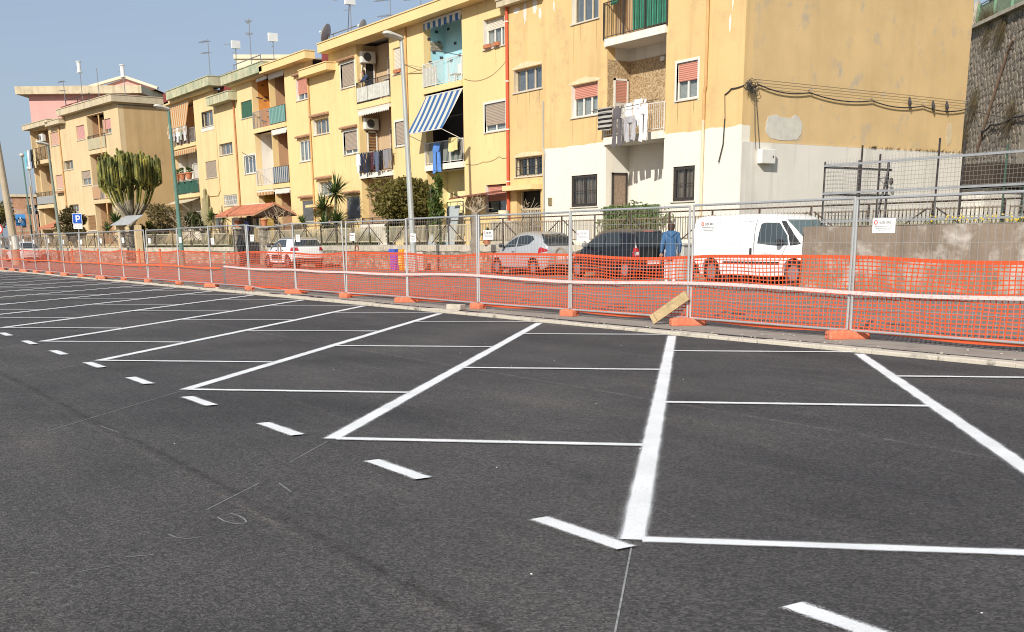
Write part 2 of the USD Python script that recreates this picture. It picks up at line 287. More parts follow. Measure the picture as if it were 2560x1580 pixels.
band("pavement_edge", 1.448, 2.6, 0.049, 0.06, pm("old_asphalt", (0.10, 0.095, 0.09), rough=0.85, var=0.2, sc=1.5, bump=0.4, bsc=50, dirt=((0.16, 0.15, 0.13), 1.1, 0.5, 0.7)))
sheet("street", [(-260, 13.6, 0.05), (40, 14.2, 0.055), (40, 19.0, 0.27), (-260, 19.0, 0.27)], 0, STREET)
sheet("street_far_lane", [(-260, 18.99, 0.266), (40, 18.99, 0.266), (40, 30, 0.27), (-260, 30, 0.27)], 0, STREET)
# ================================================================ BUILDINGS
def paint_line(z_at, x_min, low, noise=0.10):
    """a lower coat of another colour, its top edge roughly level at z_at, from x_min to the right"""
    def f(n, l, out):
        n["ps"] = ("separate_xyz", {}); l.append(("g.position", "ps.vector"))
        n["pn"] = ("noise_texture", {"scale": 1.1, "detail": 5.0, "roughness": 0.65}); l.append(("g.position", "pn.vector"))
        n["pz"] = ("math", {"math_type": "multiply_add", "value2": noise * 2.4}); l += [("pn.fac", "pz.value1"), ("ps.z", "pz.value3")]
        n["pc"] = ("math", {"math_type": "less_than", "value2": z_at + noise * 1.2}); l.append(("pz.value", "pc.value1"))
        n["px"] = ("math", {"math_type": "greater_than", "value2": x_min}); l.append(("ps.x", "px.value1"))
        n["pa"] = ("math", {"math_type": "multiply"}); l += [("pc.value", "pa.value1"), ("px.value", "pa.value2")]
        n["pw"] = ("noise_texture", {"scale": 0.7, "detail": 7.0, "roughness": 0.6}); l.append(("g.position", "pw.vector"))
        n["pr"] = ("rgb_ramp", {"ramp": [(0.3, tuple(np.array(low) * 0.93)), (0.6, low)]}); l.append(("pw.fac", "pr.fac"))
        n["pm"] = ("mix_color", {}); l += [("pa.value", "pm.fac"), (out, "pm.a"), ("pr.color", "pm.b")]
        return n, l, "pm.result"
    return f
OCHRE = pm("ochre_plaster", (0.65, 0.45, 0.21), rough=0.9, var=0.10, sc=0.5, streak=0.2, bump=0.25, bsc=14, spec=0.15, dirt=((0.50, 0.355, 0.185), 1.2, 0.54, 0.68), extra=paint_line(5.05, -38.3, (0.74, 0.69, 0.58)))
GABLE = pm("gable_plaster", (0.60, 0.425, 0.215), rough=0.9, var=0.10, sc=0.7, streak=0.07, bump=0.3, bsc=14, spec=0.12, dirt=((0.43, 0.36, 0.27), 1.1, 0.56, 0.70))
WHITEW = pm("white_plaster", (0.70, 0.66, 0.58), rough=0.9, var=0.05, sc=0.8, streak=0.22, bump=0.2, bsc=14, spec=0.15)
GREYW = pm("grey_white_plaster", (0.66, 0.62, 0.55), rough=0.9, var=0.07, sc=0.8, streak=0.3, bump=0.2, bsc=14, spec=0.15)
YELLOW = pm("yellow_plaster", (0.72, 0.535, 0.26), rough=0.9, var=0.07, sc=0.4, streak=0.12, bump=0.2, bsc=14, spec=0.15, dirt=((0.62, 0.43, 0.2), 1.5, 0.6, 0.75))
YELLOW2 = pm("pale_yellow_plaster", (0.70, 0.53, 0.28), rough=0.9, var=0.08, sc=0.5, streak=0.16, bump=0.2, bsc=14, spec=0.15, dirt=((0.58, 0.43, 0.25), 1.3, 0.6, 0.75))
TAN = pm("tan_plaster", (0.60, 0.46, 0.27), rough=0.9, var=0.08, sc=0.6, streak=0.22, bump=0.2, bsc=14, spec=0.15, dirt=((0.48, 0.36, 0.22), 1.3, 0.58, 0.75))
PALE = pm("pale_yellow_wall", (0.76, 0.66, 0.36), rough=0.9, var=0.05, sc=0.8, spec=0.15)
CREAM = pm("cream_wall", (0.66, 0.58, 0.42), rough=0.9, var=0.08, sc=0.6, streak=0.15, spec=0.15)
PINK = pm("pink_plaster", (0.60, 0.33, 0.29), rough=0.9, var=0.06, sc=0.6, streak=0.12, spec=0.15)
GREENC = pm("mossy_cornice", (0.46, 0.44, 0.29), rough=0.9, var=0.25, sc=1.4, streak=0.4, dirt=((0.20, 0.30, 0.20), 1.3, 0.5, 0.7), bump=0.3, bsc=10)
GREYC = pm("weathered_cornice", (0.52, 0.44, 0.30), rough=0.9, var=0.2, sc=1.6, streak=0.35, dirt=((0.2, 0.19, 0.13), 1.6, 0.58, 0.75), bump=0.3, bsc=10)
REDROOF = pm("dark_red_render", (0.20, 0.045, 0.04), rough=0.85, var=0.2, sc=1.5)
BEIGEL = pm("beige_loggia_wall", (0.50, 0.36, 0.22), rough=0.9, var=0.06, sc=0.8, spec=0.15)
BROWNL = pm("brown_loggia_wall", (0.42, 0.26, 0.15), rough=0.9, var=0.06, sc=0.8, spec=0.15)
FRAMEW = pm("white_frame", (0.66, 0.63, 0.56), rough=0.55, var=0.06, sc=6)
FRAMEB = pm("beige_frame", (0.50, 0.42, 0.30), rough=0.6, var=0.08, sc=6)
FRAMED = pm("dark_brown_frame", (0.045, 0.038, 0.034), rough=0.5, var=0.2, sc=6)
MARBLE = pm("sill_stone", (0.56, 0.52, 0.44), rough=0.6, var=0.1, sc=4)
SHRED = pm("red_shutter", (0.52, 0.235, 0.17), rough=0.6, var=0.08, sc=5)
SHGREY = pm("grey_beige_shutter", (0.36, 0.29, 0.225), rough=0.6, var=0.08, sc=5)
SHWHITE = pm("white_shutter", (0.62, 0.56, 0.46), rough=0.6, var=0.06, sc=5)
SHBROWN = pm("brown_shutter", (0.26, 0.145, 0.065), rough=0.6, var=0.1, sc=5)
SHGREEN = pm("green_shutter", (0.05, 0.13, 0.085), rough=0.55, var=0.12, sc=5)
SHBLUE = pm("slate_shutter", (0.13, 0.135, 0.14), rough=0.5, var=0.12, sc=5)
SHPINK = pm("pink_shutter", (0.55, 0.35, 0.27), rough=0.6, var=0.08, sc=5)
IRON = pm("dark_iron", (0.045, 0.038, 0.034), rough=0.6, var=0.25, sc=9, spec=0.4)
IRONG = pm("grey_iron", (0.30, 0.30, 0.29), rough=0.55, var=0.15, sc=9, spec=0.4)
IRONW = pm("white_iron", (0.62, 0.60, 0.55), rough=0.55, var=0.1, sc=9, spec=0.4)
GLASS = glassmat("window_glass", (0.82, 0.85, 0.86))
CURT = pm("lace_curtain", (0.50, 0.48, 0.43), rough=0.95, var=0.22, sc=9)
CURTD = pm("brown_curtain", (0.26, 0.19, 0.135), rough=0.95, var=0.3, sc=9)
CURTG = pm("grey_curtain", (0.22, 0.23, 0.25), rough=0.95, var=0.2, sc=6)
TILEH = pm("terracotta", (0.40, 0.235, 0.14), rough=0.85, var=0.25, sc=6, dirt=((0.25, 0.17, 0.12), 5, 0.55, 0.75))
ACM = pm("ac_casing", (0.66, 0.64, 0.58), rough=0.5, var=0.05, sc=4)
ACF = pm("ac_grille", (0.10, 0.10, 0.10), rough=0.6, var=0.1, sc=10)
PIPEY = pm("ochre_pipe", (0.55, 0.33, 0.14), rough=0.7, var=0.15, sc=3, streak=0.2)
PIPER = pm("red_pipe", (0.52, 0.095, 0.04), rough=0.5, var=0.1, sc=3)
PIPEW = pm("white_pipe", (0.66, 0.62, 0.54), rough=0.6, var=0.1, sc=3)
CABLE = pm("cable", (0.055, 0.05, 0.045), rough=0.8, var=0.2, sc=5)
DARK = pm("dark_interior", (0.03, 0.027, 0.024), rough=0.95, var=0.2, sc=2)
CONC = pm("grey_render", (0.40, 0.38, 0.33), rough=0.95, var=0.12, sc=3, bump=0.5, bsc=25)
BLACKP = pm("black_plastic", (0.02, 0.02, 0.022), rough=0.5, var=0.1, sc=5)

def slats(x0, x1, z0, z1, y, pitch=0.06, d=0.016):
    mb = MB(); n = max(1, int(round((z1 - z0) / pitch))); p = (z1 - z0) / n
    for i in range(n):
        a = z0 + i * p; b = a + p
        mb.quad((x0, y, a), (x1, y, a), (x1, y - d, a + p * 0.45), (x0, y - d, a + p * 0.45)).quad((x0, y - d, a + p * 0.45), (x1, y - d, a + p * 0.45), (x1, y, b), (x0, y, b))
    mb.box(x0, x1, y + 0.002, y + 0.02, z0, z1); return mb
def folds(x0, x1, z0, z1, y, k=9, amp=0.03, seed=0):
    n = 4 * k; r = np.random.default_rng(seed); xs = np.linspace(x0, x1, n + 1); ys = y + amp * np.sin(np.linspace(0, k * 2 * PI, n + 1) + r.uniform(0, 6))
    v = [(a, b, z0) for a, b in zip(xs, ys)] + [(a, b, z1) for a, b in zip(xs, ys)]
    return MB().raw(v, [(i, i + 1, n + 2 + i, n + 1 + i) for i in range(n)])
wseed = [0]; STAINM = [None]
def window(b, x0, x1, z0, z1, y0, frame=FRAMEW, mull=1, sh=0.0, shm=SHGREY, curtain=None, sill=True, depth=0.14, reveal=None, hood=False, surround=None, fw=0.06, bars=None):
    """A window in a wall opening: a frame with mullions, its panes, roller shutter, sill, curtain. sh: how far the shutter is down (0..1)."""
    wseed[0] += 1; y = y0 + depth; f = fw; mb = MB()
    mb.box(x0, x0 + f, y, y + 0.07, z0, z1).box(x1 - f, x1, y, y + 0.07, z0, z1).box(x0 + f, x1 - f, y, y + 0.07, z0, z0 + f).box(x0 + f, x1 - f, y, y + 0.07, z1 - f, z1)
    xs = np.linspace(x0 + f, x1 - f, mull + 2); zs = z1 - f - (z1 - z0 - 2 * f) * sh
    for m in xs[1:-1]: mb.box(m - 0.035, m + 0.035, y + 0.012, y + 0.07, z0 + f, z1 - f)
    w = mb.build("window", frame, b)
    if sh < 0.98:
        for i in range(mull + 1):
            MB().box(xs[i] + (0.035 if i else 0) + 0.002, xs[i + 1] - (0.035 if i < mull else 0) - 0.002, y + 0.036, y + 0.044, z0 + f + 0.002, z1 - f - 0.002).build("pane", GLASS, w)
    if sh > 0.01: slats(x0 + f * 0.6, x1 - f * 0.6, zs, z1 - f * 0.5, y - 0.004).build("shutter", shm, w)
    if curtain is not None: folds(x0 + 0.05, x1 - 0.05, z0 + 0.05, z1 - 0.05, y + 0.12, k=7 + 3 * mull, seed=wseed[0]).build("curtain", curtain, w)
    MB().box(x0 - 0.02, x1 + 0.02, y0 + 0.42, y0 + 0.44, z0 - 0.05, z1 + 0.05).build("backing", DARK, w)
    if sill: MB().box(x0 - 0.07, x1 + 0.07, y0 - 0.05, y0 + depth, z0 - 0.045, z0 - 0.002).build("sill", MARBLE, w)
    if sill and STAINM[0] is not None:
        rs_ = np.random.default_rng(wseed[0] * 13)
        for q in (0.04, rs_.uniform(0.3, 0.6), 0.95):
            X = x0 + (x1 - x0) * q; ww = rs_.uniform(0.012, 0.035); zz = z0 - 0.05; L = rs_.uniform(0.35, 0.95)
            MB().prism([(X - ww, zz), (X + ww, zz), (X + ww * 0.8, zz - L * 0.5), (X + ww * 0.2, zz - L), (X - ww * 0.3, zz - L * 0.9), (X - ww * 0.9, zz - L * 0.5)], y0 - 0.004, y0 + 0.01).build("rain_stain", STAINM[0], w)
    if reveal is not None:
        MB().box(x0 - 0.001, x0 + 0.012, y0 - 0.004, y, z0, z1).build("reveal", reveal, w); MB().box(x1 - 0.012, x1 + 0.001, y0 - 0.004, y, z0, z1).build("reveal", reveal, w)
    if surround is not None:
        s = 0.09; MB().box(x0 - s, x0, y0 - 0.012, y0 + 0.1, z0 - s, z1 + s).box(x1, x1 + s, y0 - 0.012, y0 + 0.1, z0 - s, z1 + s).box(x0, x1, y0 - 0.012, y0 + 0.1, z1, z1 + s).build("surround", surround, w)
    if hood:
        h = MB(); n = 12; xa, xb = x0 - 0.2, x1 + 0.1
        for i in range(n):
            c = xa + (xb - xa) * (i + 0.5) / n; r = (xb - xa) / n / 2
            h.tube([(c, y0 + 0.02, z1 + 0.27), (c, y0 - 0.2, z1 + 0.19)], r * 0.7, 6)
        h.box(xa, xb, y0 - 0.17, y0 - 0.001, z1 + 0.15, z1 + 0.185); h.build("hood", TILEH, w)
    if bars:
        g = MB(); n = int((x1 - x0) / (0.13 if bars != 2 else 0.26))
        for i in range(n + 1): X = x0 + 0.03 + (x1 - x0 - 0.06) * i / n; g.bar((X, y0 + 0.03, z0), (X + (0.03 if bars == 2 else 0) * (-1) ** i, y0 + 0.03, z1), 0.018)
        for q in (0.08, 0.5, 0.92): g.box(x0, x1, y0 + 0.02, y0 + 0.035, z0 + (z1 - z0) * q - 0.012, z0 + (z1 - z0) * q + 0.012)
        g.build("grille", IRONW if bars == 3 else IRON, w)
    return w
def facade(b, x0, x1, z0, z1, y0, holes, mat, th=0.38, name="wall"):
    mb = MB()
    for a, c, d, e in wall_rects(x0, x1, z0, z1, holes): mb.box(a, c, y0, y0 + th, d, e)
    return mb.build(name, mat, b)
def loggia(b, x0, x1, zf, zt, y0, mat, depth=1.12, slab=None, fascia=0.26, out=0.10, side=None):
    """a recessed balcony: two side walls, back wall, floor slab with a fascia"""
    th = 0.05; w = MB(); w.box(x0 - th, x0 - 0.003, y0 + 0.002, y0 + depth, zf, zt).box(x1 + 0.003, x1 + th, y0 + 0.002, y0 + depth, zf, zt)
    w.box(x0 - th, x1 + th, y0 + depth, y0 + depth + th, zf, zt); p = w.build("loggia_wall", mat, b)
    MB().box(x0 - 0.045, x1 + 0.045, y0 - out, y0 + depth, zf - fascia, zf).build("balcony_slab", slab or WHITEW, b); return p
def railing(b, x0, x1, z, y, h=1.0, mat=IRONW, pitch=0.11, sides=None, name="railing", bw=0.014, top=0.035):
    mb = MB(); mb.box(x0, x1, y - top / 2, y + top / 2, z + h - 0.03, z + h).box(x0, x1, y - 0.012, y + 0.012, z + 0.06, z + 0.085)
    for X in np.arange(x0 + pitch / 2, x1, pitch): mb.box(X - bw / 2, X + bw / 2, y - bw / 2, y + bw / 2, z + 0.08, z + h - 0.02)
    for X in np.linspace(x0, x1, max(2, int((x1 - x0) / 1.1) + 1)): mb.box(X - 0.016, X + 0.016, y - 0.018, y + 0.018, z - 0.02, z + h)
    if sides:
        for X in (x0, x1): mb.box(X - 0.015, X + 0.015, y, sides, z + h - 0.03, z + h)
    return mb.build(name, mat, b)
def sidedoor(b, x, ya, yb, z0, z1, frame, leaf, shut=None):
    """a door or window on a wall that faces +x"""
    d = MB().box(x + 0.001, x + 0.05, ya, ya + 0.07, z0, z1).box(x + 0.001, x + 0.05, yb - 0.07, yb, z0, z1).box(x + 0.001, x + 0.05, ya, yb, z1 - 0.07, z1).build("door", frame, b)
    MB().box(x + 0.002, x + 0.022, ya + 0.07, yb - 0.07, z0, z1 - 0.07).build("door_leaf", leaf, d)
    if shut:
        n = 14; m = MB(); zb = z1 - 0.07 - (z1 - z0) * shut[1]
        for i in range(n): a = zb + (z1 - 0.07 - zb) * i / n; m.box(x + 0.022, x + 0.036, ya + 0.07, yb - 0.07, a, a + (z1 - 0.07 - zb) / n * 0.7)
        m.build("shutter", shut[0], d)
    return d
def backdoor(b, xa, xb, z0, z1, y, frame, leaf, shut=None):
    """a door or window on a wall that faces -y"""
    d = MB().box(xa, xa + 0.07, y - 0.05, y - 0.001, z0, z1).box(xb - 0.07, xb, y - 0.05, y - 0.001, z0, z1).box(xa, xb, y - 0.05, y - 0.001, z1 - 0.07, z1).build("door", frame, b)
    MB().box(xa + 0.07, xb - 0.07, y - 0.022, y - 0.002, z0, z1 - 0.07).build("door_leaf", leaf, d)
    if shut: slats(xa + 0.07, xb - 0.07, z1 - 0.07 - (z1 - z0) * shut[1], z1 - 0.07, y - 0.045).build("shutter", shut[0], d)
    return d
def aircon(b, c, face="x"):
    x, y, z = c
    if face == "x":
        p = MB().add(rbox(x, x + 0.30, y, y + 0.80, z, z + 0.56, 0.03)).build("air_conditioner", ACM, b); MB().tube([(x + 0.29, y + 0.32, z + 0.28), (x + 0.306, y + 0.32, z + 0.28)], 0.22, 20).build("fan_grille", ACF, p)
        MB().bar((x - 0.02, y + 0.1, z - 0.02), (x + 0.28, y + 0.1, z - 0.02), 0.03).bar((x - 0.02, y + 0.7, z - 0.02), (x + 0.28, y + 0.7, z - 0.02), 0.03).build("bracket", IRONG, p)
    else:
        p = MB().add(rbox(x, x + 0.80, y - 0.30, y, z, z + 0.56, 0.03)).build("air_conditioner", ACM, b); MB().tube([(x + 0.30, y - 0.29, z + 0.28), (x + 0.30, y - 0.306, z + 0.28)], 0.22, 20).build("fan_grille", ACF, p)
        MB().bar((x + 0.1, y, z - 0.02), (x + 0.1, y - 0.3, z - 0.02), 0.03).bar((x + 0.7, y, z - 0.02), (x + 0.7, y - 0.3, z - 0.02), 0.03).build("bracket", IRONG, p)
    return p
def stripemat(name, c1, c2, pitch, axis="x", duty=0.5):
    if name in LOOKS: return LOOKS[name]
    n = {"g": ("geometry", {}), "s": ("separate_xyz", {}), "d": ("math", {"math_type": "divide", "value2": pitch}), "f": ("math", {"math_type": "fraction"}), "c": ("math", {"math_type": "less_than", "value2": duty}),
         "m": ("mix_color", {"a": c1, "b": c2}), "p": ("principled_bsdf", {"roughness": 0.85, "specular_ior_level": 0.15}), "t": ("translucent_bsdf", {}), "x": ("mix_closure", {"fac": 0.3}), "o": ("math", {"math_type": "add", "value2": 1000.0})}
    l = [("g.position", "s.vector"), (f"s.{axis}", "o.value1"), ("o.value", "d.value1"), ("d.value", "f.value1"), ("f.value", "c.value1"), ("c.value", "m.fac"), ("m.result", "p.base_color"), ("m.result", "t.color"), ("p.BSDF", "x.closure1"), ("t.BSDF", "x.closure2")]
    LOOKS[name] = usdkit.material(stage, f"/World/Looks/{name}", n, l, surface="x.closure"); return LOOKS[name]
def awning(b, x0, x1, ya, za, yb, zb, mat, xs=0.0, valance=0.18, arms=True, name="awning", frame=IRONW):
    """cloth from the wall line (ya,za) down and out to (yb,zb), with a scalloped valance"""
    mb = MB(); n = 8
    for i in range(n):
        t, s = i / n, (i + 1) / n; sag = lambda q: -0.05 * math.sin(q * PI)
        P = lambda q, X: (X + xs * q, ya + (yb - ya) * q, za + (zb - za) * q + sag(q)); mb.quad(P(t, x0), P(t, x1), P(s, x1), P(s, x0))
    if valance:
        k = int((x1 - x0) / 0.22) + 1
        for i in range(k):
            a, c = x0 + xs + (x1 - x0) * i / k, x0 + xs + (x1 - x0) * (i + 1) / k; m = (a + c) / 2
            mb.raw([(a, yb, zb), (c, yb, zb), (c, yb, zb - valance * 0.7), (m, yb, zb - valance), (a, yb, zb - valance * 0.7)], [(0, 1, 2), (0, 2, 3), (0, 3, 4)])
    p = mb.build(name, mat, b)
    fr = MB().tube([(x0 + xs, yb, zb), (x1 + xs, yb, zb)], 0.02, 6).tube([(x0, ya, za), (x1, ya, za)], 0.03, 6)
    if arms:
        for X in (x0 + 0.05, x1 - 0.05): fr.bar((X + xs, yb, zb), (X, ya + 0.03, zb - 0.45), 0.025)
    fr.build("awning_frame", frame, p); return p
def cassette(b, x0, x1, y, z, mat, cloth=None, drop=0.0):
    p = MB().box(x0, x1, y - 0.14, y, z - 0.16, z).build("awning_box", mat, b)
    k = int((x1 - x0) / 0.2) + 1; mb = MB()
    for i in range(k):
        a, c = x0 + (x1 - x0) * i / k, x0 + (x1 - x0) * (i + 1) / k; m = (a + c) / 2
        mb.raw([(a, y - 0.146, z - 0.1), (c, y - 0.146, z - 0.1), (c, y - 0.146, z - 0.26 - drop), (m, y - 0.146, z - 0.33 - drop), (a, y - 0.146, z - 0.26 - drop)], [(0, 1, 2), (0, 2, 3), (0, 3, 4)])
    mb.build("valance", cloth or mat, p); return p
def cornice(b, x0, x1, z0, z1, y0, out, back, mat, name="cornice", over=0.0):
    mb = MB().box(x0, x1, y0 - out, back, z0, z1); mb.box(x0 - 0.03, x1 + 0.03, y0 - out - 0.04, back, z1 + 0.002, z1 + 0.05); return mb.build(name, mat, b)
def wirepath(pts, sag=0.0, n=8):
    out = []
    for a, c in zip(pts, pts[1:]):
        a, c = np.array(a, float), np.array(c, float)
        for i in range(n): t = i / n; out.append(a + (c - a) * t - np.array([0, 0, sag * 4 * t * (1 - t)]))
    return out + [np.array(pts[-1], float)]
Y0 = 27.0
# ------------------------------------------------ A: ochre end building
A = thing("apartment_building", "ochre end apartment building with white lower storey and big blank gable", "building", (-34, 27, 0), group=None)
ha = [(-36.42, -34.77, 6.08, 7.26), (-36.42, -34.77, 9.45, 10.62), (-36.43, -34.77, 2.75, 3.93), (-30.39, -29.35, 6.10, 7.30), (-30.39, -29.35, 9.50, 10.7), (-30.46, -29.35, 2.77, 3.93),
      (-40.46, -38.42, 7.42, 8.3), (-40.40, -38.42, 4.08, 4.85), (-40.30, -38.55, 1.30, 3.5), (-34.25, -30.97, 1.72, 4.92), (-34.25, -30.97, 4.92, 8.36), (-34.25, -30.97, 8.36, 11.5)]
facade(A, -40.9, -27.2, 0.6, 11.7, Y0, ha, OCHRE)
MB().box(-27.58, -27.2, Y0 + 0.38, 38.6, 4.55, 11.7).build("gable_wall", GABLE, A)
MB().box(-27.58, -27.15, Y0 + 0.001, 38.62, 0.3, 4.54).build("gable_base", GREYW, A, label="white lower part of the gable wall")
MB().box(-40.6, -27.6, 38.2, 38.6, 0.5, 11.7).box(-40.9, -40.6, Y0 + 0.38, 38.2, 0.5, 11.7).build("rear_wall", OCHRE, A)
MB().box(-40.9, -27.2, Y0, 38.6, 11.7, 11.8).build("roof", CONC, A)
cornice(A, -38.3, -26.9, 11.35, 11.78, Y0, 0.55, Y0 - 0.001, YELLOW); cornice(A, -41.2, -38.2, 10.78, 11.02, Y0, 0.35, Y0 - 0.001, GREYC)
window(A, -36.42, -34.77, 6.08, 7.26, Y0, FRAMEW, 2, 0.42, SHRED, CURT, reveal=FRAMEW); window(A, -36.42, -34.77, 9.45, 10.62, Y0, FRAMEB, 2, 0.0, SHRED, CURTG, reveal=FRAMEW)
window(A, -36.43, -34.77, 2.75, 3.93, Y0, FRAMED, 1, 0.0, curtain=CURTD, depth=0.03, fw=0.12, bars=2); window(A, -30.46, -29.35, 2.77, 3.93, Y0, FRAMED, 1, 0.0, curtain=CURTD, depth=0.03, fw=0.12, bars=2)
window(A, -30.39, -29.35, 6.10, 7.30, Y0, FRAMEW, 1, 0.5, SHRED, CURT, depth=0.06, surround=FRAMEW); window(A, -30.39, -29.35, 9.5, 10.7, Y0, FRAMEW, 1, 0.7, SHRED, CURT)
window(A, -40.46, -38.42, 7.42, 8.3, Y0, FRAMEB, 2, 0.0, curtain=CURTG, reveal=FRAMEB); window(A, -40.40, -38.42, 4.08, 4.85, Y0, FRAMEB, 2, 0.0, bars=2, reveal=FRAMEB)
# peeled paint near the eaves
r = np.random.default_rng(90)
for (x, z, w_, h) in ((-39.6, 10.4, 0.14, 0.5), (-38.9, 10.55, 0.2, 0.35), (-38.55, 10.2, 0.1, 0.25), (-40.2, 10.55, 0.3, 0.12), (-37.6, 10.3, 0.06, 0.2), (-27.9, 8.2, 0.05, 0.3), (-33.0 + 5.2, 9.0, 0.04, 0.5)):
    MB().prism([(x + w_ * (0.6 + 0.5 * r.random()) * math.cos(a), z + h * (0.6 + 0.5 * r.random()) * math.sin(a)) for a in np.linspace(0, 2 * PI, 22, endpoint=False)], Y0 - 0.006, Y0 + 0.01).build("peeled_plaster", WHITEW, A)
STAIN = pm("rain_stain", (0.40, 0.275, 0.125), rough=0.95, var=0.25, sc=4)
for (x, z0, z1) in ((-36.35, 5.1, 6.0), (-34.85, 5.2, 6.0), (-36.3, 8.0, 9.4), (-35.9, 8.6, 9.4), (-34.9, 8.3, 9.4), (-40.2, 6.9, 7.4), (-39.3, 6.6, 7.4), (-38.6, 6.8, 7.4), (-30.3, 5.3, 6.05), (-29.5, 5.5, 6.05)):
    w_ = r.uniform(0.012, 0.03); MB().prism([(x - w_, z1), (x + w_, z1), (x + w_ * 0.8, (z0 + z1) / 2), (x + w_ * 0.2, z0), (x - w_ * 0.3, z0 + 0.1), (x - w_ * 0.9, (z0 + z1) / 2)], Y0 - 0.004, Y0 + 0.01).build("rain_stain", STAIN, A)
# broken plaster above the two openings
for (xa, xb, z) in ((-36.6, -34.6, 7.28), (-40.6, -38.4, 8.32), (-40.5, -38.4, 4.87)):
    r = np.random.default_rng(int(-xa * 10)); n = 14; xs = np.linspace(xa, xb, n); top = [z + 0.05 + 0.16 * math.sin(PI * i / (n - 1)) * (0.6 + 0.5 * r.random()) for i in range(n)]
    MB().prism([(x, z) for x in xs] + [(x, t) for x, t in zip(xs[::-1], top[::-1])], Y0 - 0.012, Y0 + 0.01).build("patched_plaster", pm("cream_patch", (0.66, 0.53, 0.33), rough=0.95, var=0.18, sc=5, bump=0.5, bsc=15), A)
loggia(A, -34.25, -30.97, 8.62, 11.7, Y0, BEIGEL); loggia(A, -34.25, -30.97, 1.72, 4.93, Y0, WHITEW); 
lw = loggia(A, -34.25, -30.97, 5.19, 8.36, Y0, WHITEW)
def mosaic(n, l, out):
    n["vv"] = ("voronoi_texture", {"scale": 24.0, "randomness": 0.4}); l.append(("g.position", "vv.vector")); n["vr"] = ("rgb_ramp", {"ramp": [(0.0, (0.16, 0.095, 0.05)), (0.45, (0.36, 0.25, 0.13)), (1.0, (0.55, 0.43, 0.27))]}); l.append(("vv.color", "vr.fac")); return n, l, "vr.color"
MOSA = pm("brown_mosaic", (0.4, 0.3, 0.17), rough=0.5, extra=mosaic)
MB().box(-34.25, -34.225, Y0 + 0.03, Y0 + 1.1, 5.2, 7.93).box(-34.22, -30.98, Y0 + 1.085, Y0 + 1.115, 5.2, 7.93).build("tile_dado", MOSA, A)
sidedoor(A, -34.222, Y0 + 0.3, Y0 + 0.98, 5.2, 7.3, FRAMEW, CURT, (SHRED, 0.36)); backdoor(A, -31.75, -30.99, 5.2, 7.55, Y0 + 1.083, FRAMEW, CURTD, (SHRED, 0.95))
sidedoor(A, -34.247, Y0 + 0.28, Y0 + 1.02, 1.75, 3.95, FRAMED, CURTD)
MB().box(-32.42, -32.2, Y0 + 0.98, Y0 + 1.08, 7.72, 7.86).build("wall_lamp", FRAMEW, A); MB().box(-31.55, -31.2, Y0 + 1.0, Y0 + 1.1, 4.3, 4.42).bar((-31.5, Y0 + 1.1, 4.36), (-31.45, Y0 + 0.75, 4.28), 0.06).build("bracket", BEIGEL, A)
railing(A, -34.3, -30.92, 5.2, Y0 - 0.06, 0.95, IRONW, 0.11); railing(A, -34.4, -30.9, 8.62, Y0 - 0.06, 1.25, IRON, 0.13); railing(A, -34.25, -30.97, 1.72, Y0 - 0.06, 0.9, IRONG, 0.12)
GRT = pm("green_tarp", (0.035, 0.20, 0.12), rough=0.7, var=0.25, sc=3, streak=0.3)
folds(-32.85, -31.0, 8.7, 11.4, Y0 + 0.02, 8, 0.03, 3).build("green_screen", GRT, A); folds(-34.1, -33.7, 9.75, 11.4, Y0 + 0.04, 3, 0.03, 4).build("green_screen", GRT, A); MB().bar((-33.9, Y0 - 0.05, 10.0), (-33.2, Y0 - 0.8, 10.7), 0.05).build("awning_arm", IRONW, A)
# entrance under a small slab
MB().box(-40.6, -38.42, Y0 - 0.55, Y0 - 0.002, 3.52, 3.72).build("entrance_canopy", YELLOW, A)
d = MB().box(-40.28, -40.2, Y0 + 0.2, Y0 + 0.26, 1.3, 3.46).box(-38.65, -38.57, Y0 + 0.2, Y0 + 0.26, 1.3, 3.46).box(-40.28, -38.57, Y0 + 0.2, Y0 + 0.26, 2.72, 2.8).build("door", FRAMEB, A)
g = MB()
for X in np.arange(-40.15, -38.65, 0.13): g.box(X, X + 0.035, Y0 + 0.21, Y0 + 0.25, 1.3, 2.72)
g.build("grille", FRAMEB, d); MB().box(-40.3, -38.5, Y0 + 0.36, Y0 + 0.4, 1.2, 3.6).build("backing", DARK, d)
MB().tube([(-40.82, Y0 - 0.09, 11.0), (-40.82, Y0 - 0.09, 1.4)], 0.065, 10).build("drainpipe", PIPER, A, label="bright red drainpipe between the two buildings")
for z in (10.2, 7.9, 6.0, 3.9): MB().tube([(-40.82, Y0 - 0.09, z), (-40.82, Y0 - 0.09, z + 0.05)], 0.078, 10).build("pipe_collar", FRAMEW, A)
MB().tube([(-28.88, Y0 - 0.07, 11.3), (-28.88, Y0 - 0.07, 6.4), (-28.93, Y0 - 0.07, 6.2), (-28.93, Y0 - 0.07, 5.35)], 0.05, 8).build("drainpipe", PIPEY, A)
MB().tube([(-28.93, Y0 - 0.07, 5.35), (-28.93, Y0 - 0.07, 1.4)], 0.05, 8).build("drainpipe", pm("ochre_white_pipe", (0.66, 0.53, 0.36), rough=0.7, var=0.2, sc=1.5), A)
MB().tube([(-38.3, Y0 - 0.03, 6.9), (-38.3, Y0 - 0.03, 5.1), (-38.2, Y0 - 0.04, 4.9), (-38.25, Y0 - 0.04, 4.4), (-38.25, Y0 - 0.04, 1.3)], 0.035, 6).build("conduit", pm("grey_conduit", (0.36, 0.34, 0.3), rough=0.7), A)
MB().box(-37.95, -37.72, Y0 - 0.05, Y0 - 0.002, 2.86, 3.16).build("doorbell_panel", pm("brass_panel", (0.33, 0.27, 0.15), rough=0.4, metal=0.5), A)
